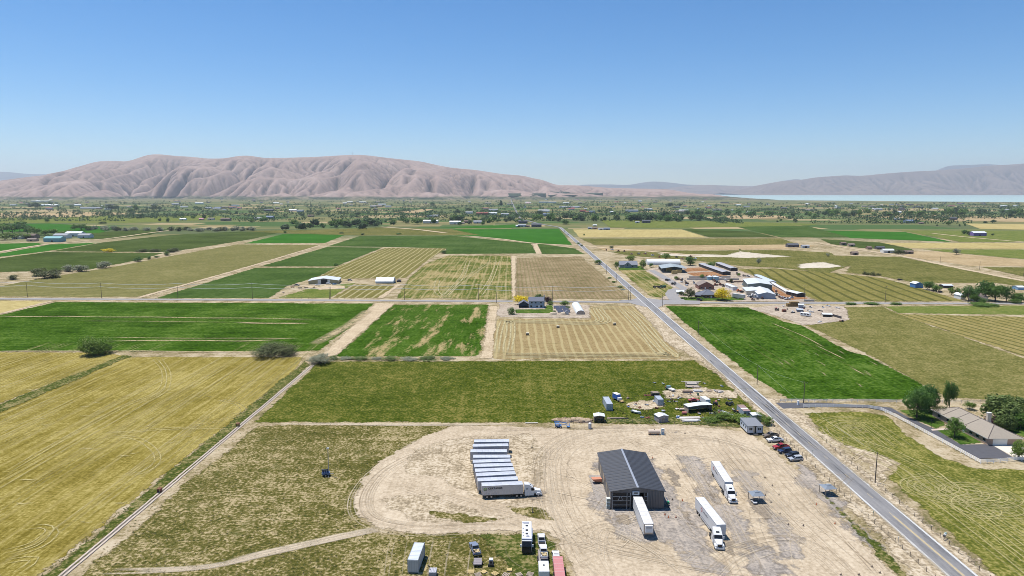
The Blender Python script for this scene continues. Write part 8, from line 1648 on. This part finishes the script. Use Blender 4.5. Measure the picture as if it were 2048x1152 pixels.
HOUSES = {'by the wooded farm grove': [(33, 478, 18, 'white'), (120, 477, 28, 'white'), (146, 473, 32, 'white'), (167, 476, 24, 'white'), (104, 484, 34, 'teal'), (56, 477, 26, 'brown'), (62, 483, 18, 'tan')],
    'beside the pale far lane': [(365, 441, 12, 'white'), (402, 440, 9, 'pink'), (421, 440, 12, 'cream'), (450, 442, 18, 'brown'), (515, 440, 14, 'grey')],
    'in the far settlement on the left plain': [(449, 417, 12, 'tan'), (434, 418, 14, 'blue'), (98, 412, 36, 'white'), (180, 418, 40, 'white'), (146, 411, 30, 'cream'), (80, 404, 38, 'white'), (416, 418, 12, 'grey'), (470, 413, 14, 'white'), (398, 408, 16, 'white'), (350, 410, 14, 'grey')],
    'behind the grey shrub row': [(537, 423, 18, 'dark'), (585, 423, 15, 'white'), (539, 437, 14, 'blue'), (621, 434, 12, 'brown'), (600, 424, 12, 'grey')],
    'left of the straight far road': [(725, 406, 14, 'white'), (776, 415, 12, 'white'), (754, 414, 20, 'tan'), (859, 434, 10, 'blue'), (871, 434, 12, 'grey'), (861, 447, 30, 'white'), (965, 430, 25, 'red'), (938, 428, 14, 'white'), (985, 430, 18, 'white'), (1010, 432, 16, 'grey'), (917, 437, 9, 'white'), (910, 449, 22, 'white'), (924, 448, 10, 'cream'), (935, 446, 14, 'brown'), (955, 447, 16, 'grey')],
    'at the road bend': [(1046, 447, 18, 'dark'), (1044, 454, 16, 'grey'), (1055, 454, 9, 'brown'), (1073, 454, 20, 'dark'), (1036, 454, 9, 'white')],
    'right of the straight far road': [(1088, 424, 22, 'white'), (1093, 432, 14, 'blue'), (1139, 416, 40, 'white'), (1166, 424, 12, 'red'), (1175, 426, 8, 'red'), (1184, 426, 12, 'blue'), (1225, 426, 10, 'white'), (1264, 424, 25, 'grey'), (1364, 426, 24, 'cream'), (1095, 406, 35, 'white'), (1056, 407, 12, 'white')],
    'behind the ripe wheat': [(1293, 446, 16, 'dark'), (1190, 453, 8, 'white'), (1190, 459, 10, 'brown'), (1214, 460, 12, 'blue'), (1202, 460, 10, 'white'), (1180, 458, 8, 'grey'), (1275, 446, 8, 'grey')],
    'in the plain towards the lake': [(1450, 407, 16, 'dark'), (1368, 424, 18, 'white'), (1502, 428, 14, 'white'), (1758, 421, 14, 'grey'), (1796, 427, 14, 'white'), (1821, 446, 18, 'blue'), (1796, 440, 12, 'grey'), (1908, 440, 14, 'dark'), (2018, 423, 16, 'white'), (1843, 448, 10, 'brown'), (1960, 472, 26, 'purple'), (1946, 470, 8, 'white')],
    'along the pale farm lane': [(1587, 495, 22, 'dark'), (1612, 496, 14, 'grey'), (1688, 490, 10, 'brown'), (1704, 493, 12, 'tan'), (1762, 499, 16, 'dark'), (1778, 506, 22, 'white'), (1740, 499, 8, 'brown'), (1819, 508, 16, 'brown'), (1711, 510, 12, 'brown')]}
by = {}
for (x, y), o in PLT:
    wh = min(HOUSES, key=lambda q: min(math.hypot(x - h_[0], (y - h_[1]) * 3) for h_ in HOUSES[q])); by.setdefault(wh, []).append(o)
for wh, L_ in by.items():
    for k, o in enumerate(sorted(L_, key=lambda q: q.location.x)): o['label'] = 'lone tree %s, %s towards the lake' % (wh, ordn(k))
for where, L_ in HOUSES.items():
    for x, y, w, c_ in L_: plain_house(x, y, w, c_, where)
hm = MB(); hm.box(-6, 6, -4, 4, 0, 3.4); hm.add([(-6.4, -4.4, 3.4), (6.4, -4.4, 3.4), (6.4, 0, 5.6), (-6.4, 0, 5.6), (6.4, 4.4, 3.4), (-6.4, 4.4, 3.4)], [(0, 1, 2, 3), (3, 2, 4, 5)], 1); hm.add([(-6, -4, 3.4), (-6, 4, 3.4), (-6, 0, 5.5), (6, -4, 3.4), (6, 4, 3.4), (6, 0, 5.5)], [(0, 2, 1), (3, 4, 5)])
h0 = None; r_ = random.Random(8); V4 = []
for wn2, rn2 in (('white', 'grey'), ('cream', 'tan'), ('white', 'white'), ('brown', 'dark'), ('grey', 'red')):
    o = MB(); o.v = hm.v; o.f = hm.f; o.mi = hm.mi; o.sm = hm.sm; V4.append(o.build('tiny_house', [WALLC[wn2], ROOFC[rn2]]))
cnt = 0; tiny = {}
NMS = ['white house with grey roof', 'cream house with taupe roof', 'white-roofed house', 'brown house with dark roof', 'grey house with red roof']
while cnt < 190:
    x, y = r_.uniform(-30, 2080), 394 + 28 * r_.random() ** 1.3
    if x > 1420 and y < 407: continue
    b_ = V4[cnt % 5]; o = b_ if cnt < 5 else b_.copy()
    if cnt >= 5: C.objects.link(o)
    o.location = GP(x, y); s = r_.uniform(.8, 2.6); o.scale = (s * r_.uniform(.8, 1.8), s, s ** .5); o.rotation_euler = (0, 0, r_.choice([0, 0, 1.57, .3])); tag(o, 'tiny house', 'house', 'tiny houses of the far settlement'); tiny.setdefault('tiny %s %s' % (NMS[cnt % 5], 'at the foot of the ridge' if x < 1000 else 'beyond the road bend' if x < 1500 else 'below the lake'), []).append(o); cnt += 1
for lb, L_ in tiny.items(): relabel(L_, lb, 'towards the lake')
# ---- cars on the main road
for k, y in enumerate((463.5, 470)): car('car', ['dark car driving far off near the road bend', 'second small car on the far main road'][k], 'car', Vector((G(RX(y), y).x - 1.5, G(RX(y), y).y, .75)), math.pi / 2, 'suv', frame_m)
# ---- utility poles and wires
pole_m = M('pole_wood', (.13, .10, .075), .9, 0, .2, 2); wir = M('wire_alu', (.68, .68, .68), .5, .1)
def pole(label, px, hpx_, arm=True, group='poles along the cross road', rz=0.):
    p = GP(*px); h = hpx_ / PXM(px[1]); h = max(9.0, min(h, 14)); t = thing('utility_pole', label, 'utility pole', p, rz, group); MB().tube((0, 0, -.2), (0, 0, h), .19, .12, 8).build('pole', pole_m, t)
    if arm:
        a = MB().box(-1.2, 1.2, -.07, .07, h - .75, h - .6).build('crossarm', pole_m, t)
        for x in (-1.05, 0, 1.05): MB().tube((x, 0, h - .6), (x, 0, h - .35), .06, n=6).build('insulator', steel, a)
    return p + Vector((0, 0, h - .4))
PL = [(-95, 593.5), (55, 593.5), (203.5, 596.5), (356, 597.5), (505, 597.5), (659, 598.3), (809, 599.6), (957, 600), (1105, 603.5), (1257, 601)]
WN = ['beyond the picture edge', 'at the tan-green grain field', 'second along the tan-green grain field', 'where the pale earth track meets the road', 'before the blue-green field', 'before the tan barn paddock', 'at the track of the white barn', 'before the half-cut hay field', 'behind the blue two-storey house', 'at the corner of the junction']
tops = [pole('utility pole ' + WN[k], p, 31, False) for k, p in enumerate(PL)]
def wire(label, tops, dz, off=0., sag=1.3, r=.05):
    mb = MB(); pts = []
    for a, b in zip(tops[:-1], tops[1:]):
        for k in range(12): u = k / 12; pts.append(a.lerp(b, u) + Vector((0, off, dz - sag * 4 * u * (1 - u))))
    pts.append(tops[-1] + Vector((0, off, dz))); mb.path(pts, r, 5); tag(mb.build('power_line', wir), label, 'wire')
wire('upper power line along the cross road', tops, .2, r=.12); wire('lower power line along the cross road', tops, -3.0, r=.12)
for k, (p, h, lb) in enumerate([((993, 606.5), 20, 'pole beside the court of the blue house'), ((661.5, 598), 25, 'second pole before the tan barn paddock'), ((1261, 600.5), 27, 'second pole at the junction corner'), ((1324.6, 614), 26, 'pole at the alfalfa field by the junction'), ((1608, 604), 35, 'pole by the rust-brown corral'), ((1770, 606), 35, 'pole before the striped field'), ((1936, 606), 30, 'pole by the right farmstead'), ((1213, 548), 20, 'pole beside the main road above the junction'), ((1233, 565), 14, 'short pole beside the row-crop field'), ((1180, 520), 16, 'pole by the main road before the bend'), ((1160, 502), 14, 'pole by the culvert of the main road'), ((1880, 527), 14, 'pole in the tan field by the lane'), ((1959, 539), 16, 'second pole along the tan field'), ((2047, 552), 18, 'pole at the picture edge beyond the tan field')]): pole('utility ' + lb, p, h, k in (2, 4, 5), 'poles around the farms')
near = [pole('utility pole ' + lb, p, h, arm, 'poles along the main road', .8) for p, h, lb, arm in [((1396, 674), 33, 'standing in the bright alfalfa edge', False), ((1514, 769), 40, 'at the alfalfa corner by the main road', False), ((1750, 966), 64, 'on the bare earth inside the pasture', False)]]
pk = pole('utility pole at the gate of the asphalt drive', (1607, 807), 45, True, 'poles along the main road'); wire('power line beside the main road', [near[0], near[1], near[2]], .2, 0, 2.0, .012); wire('power line from the roadside to the drive gate', [near[1], pk], .1, 0, .8, .012)
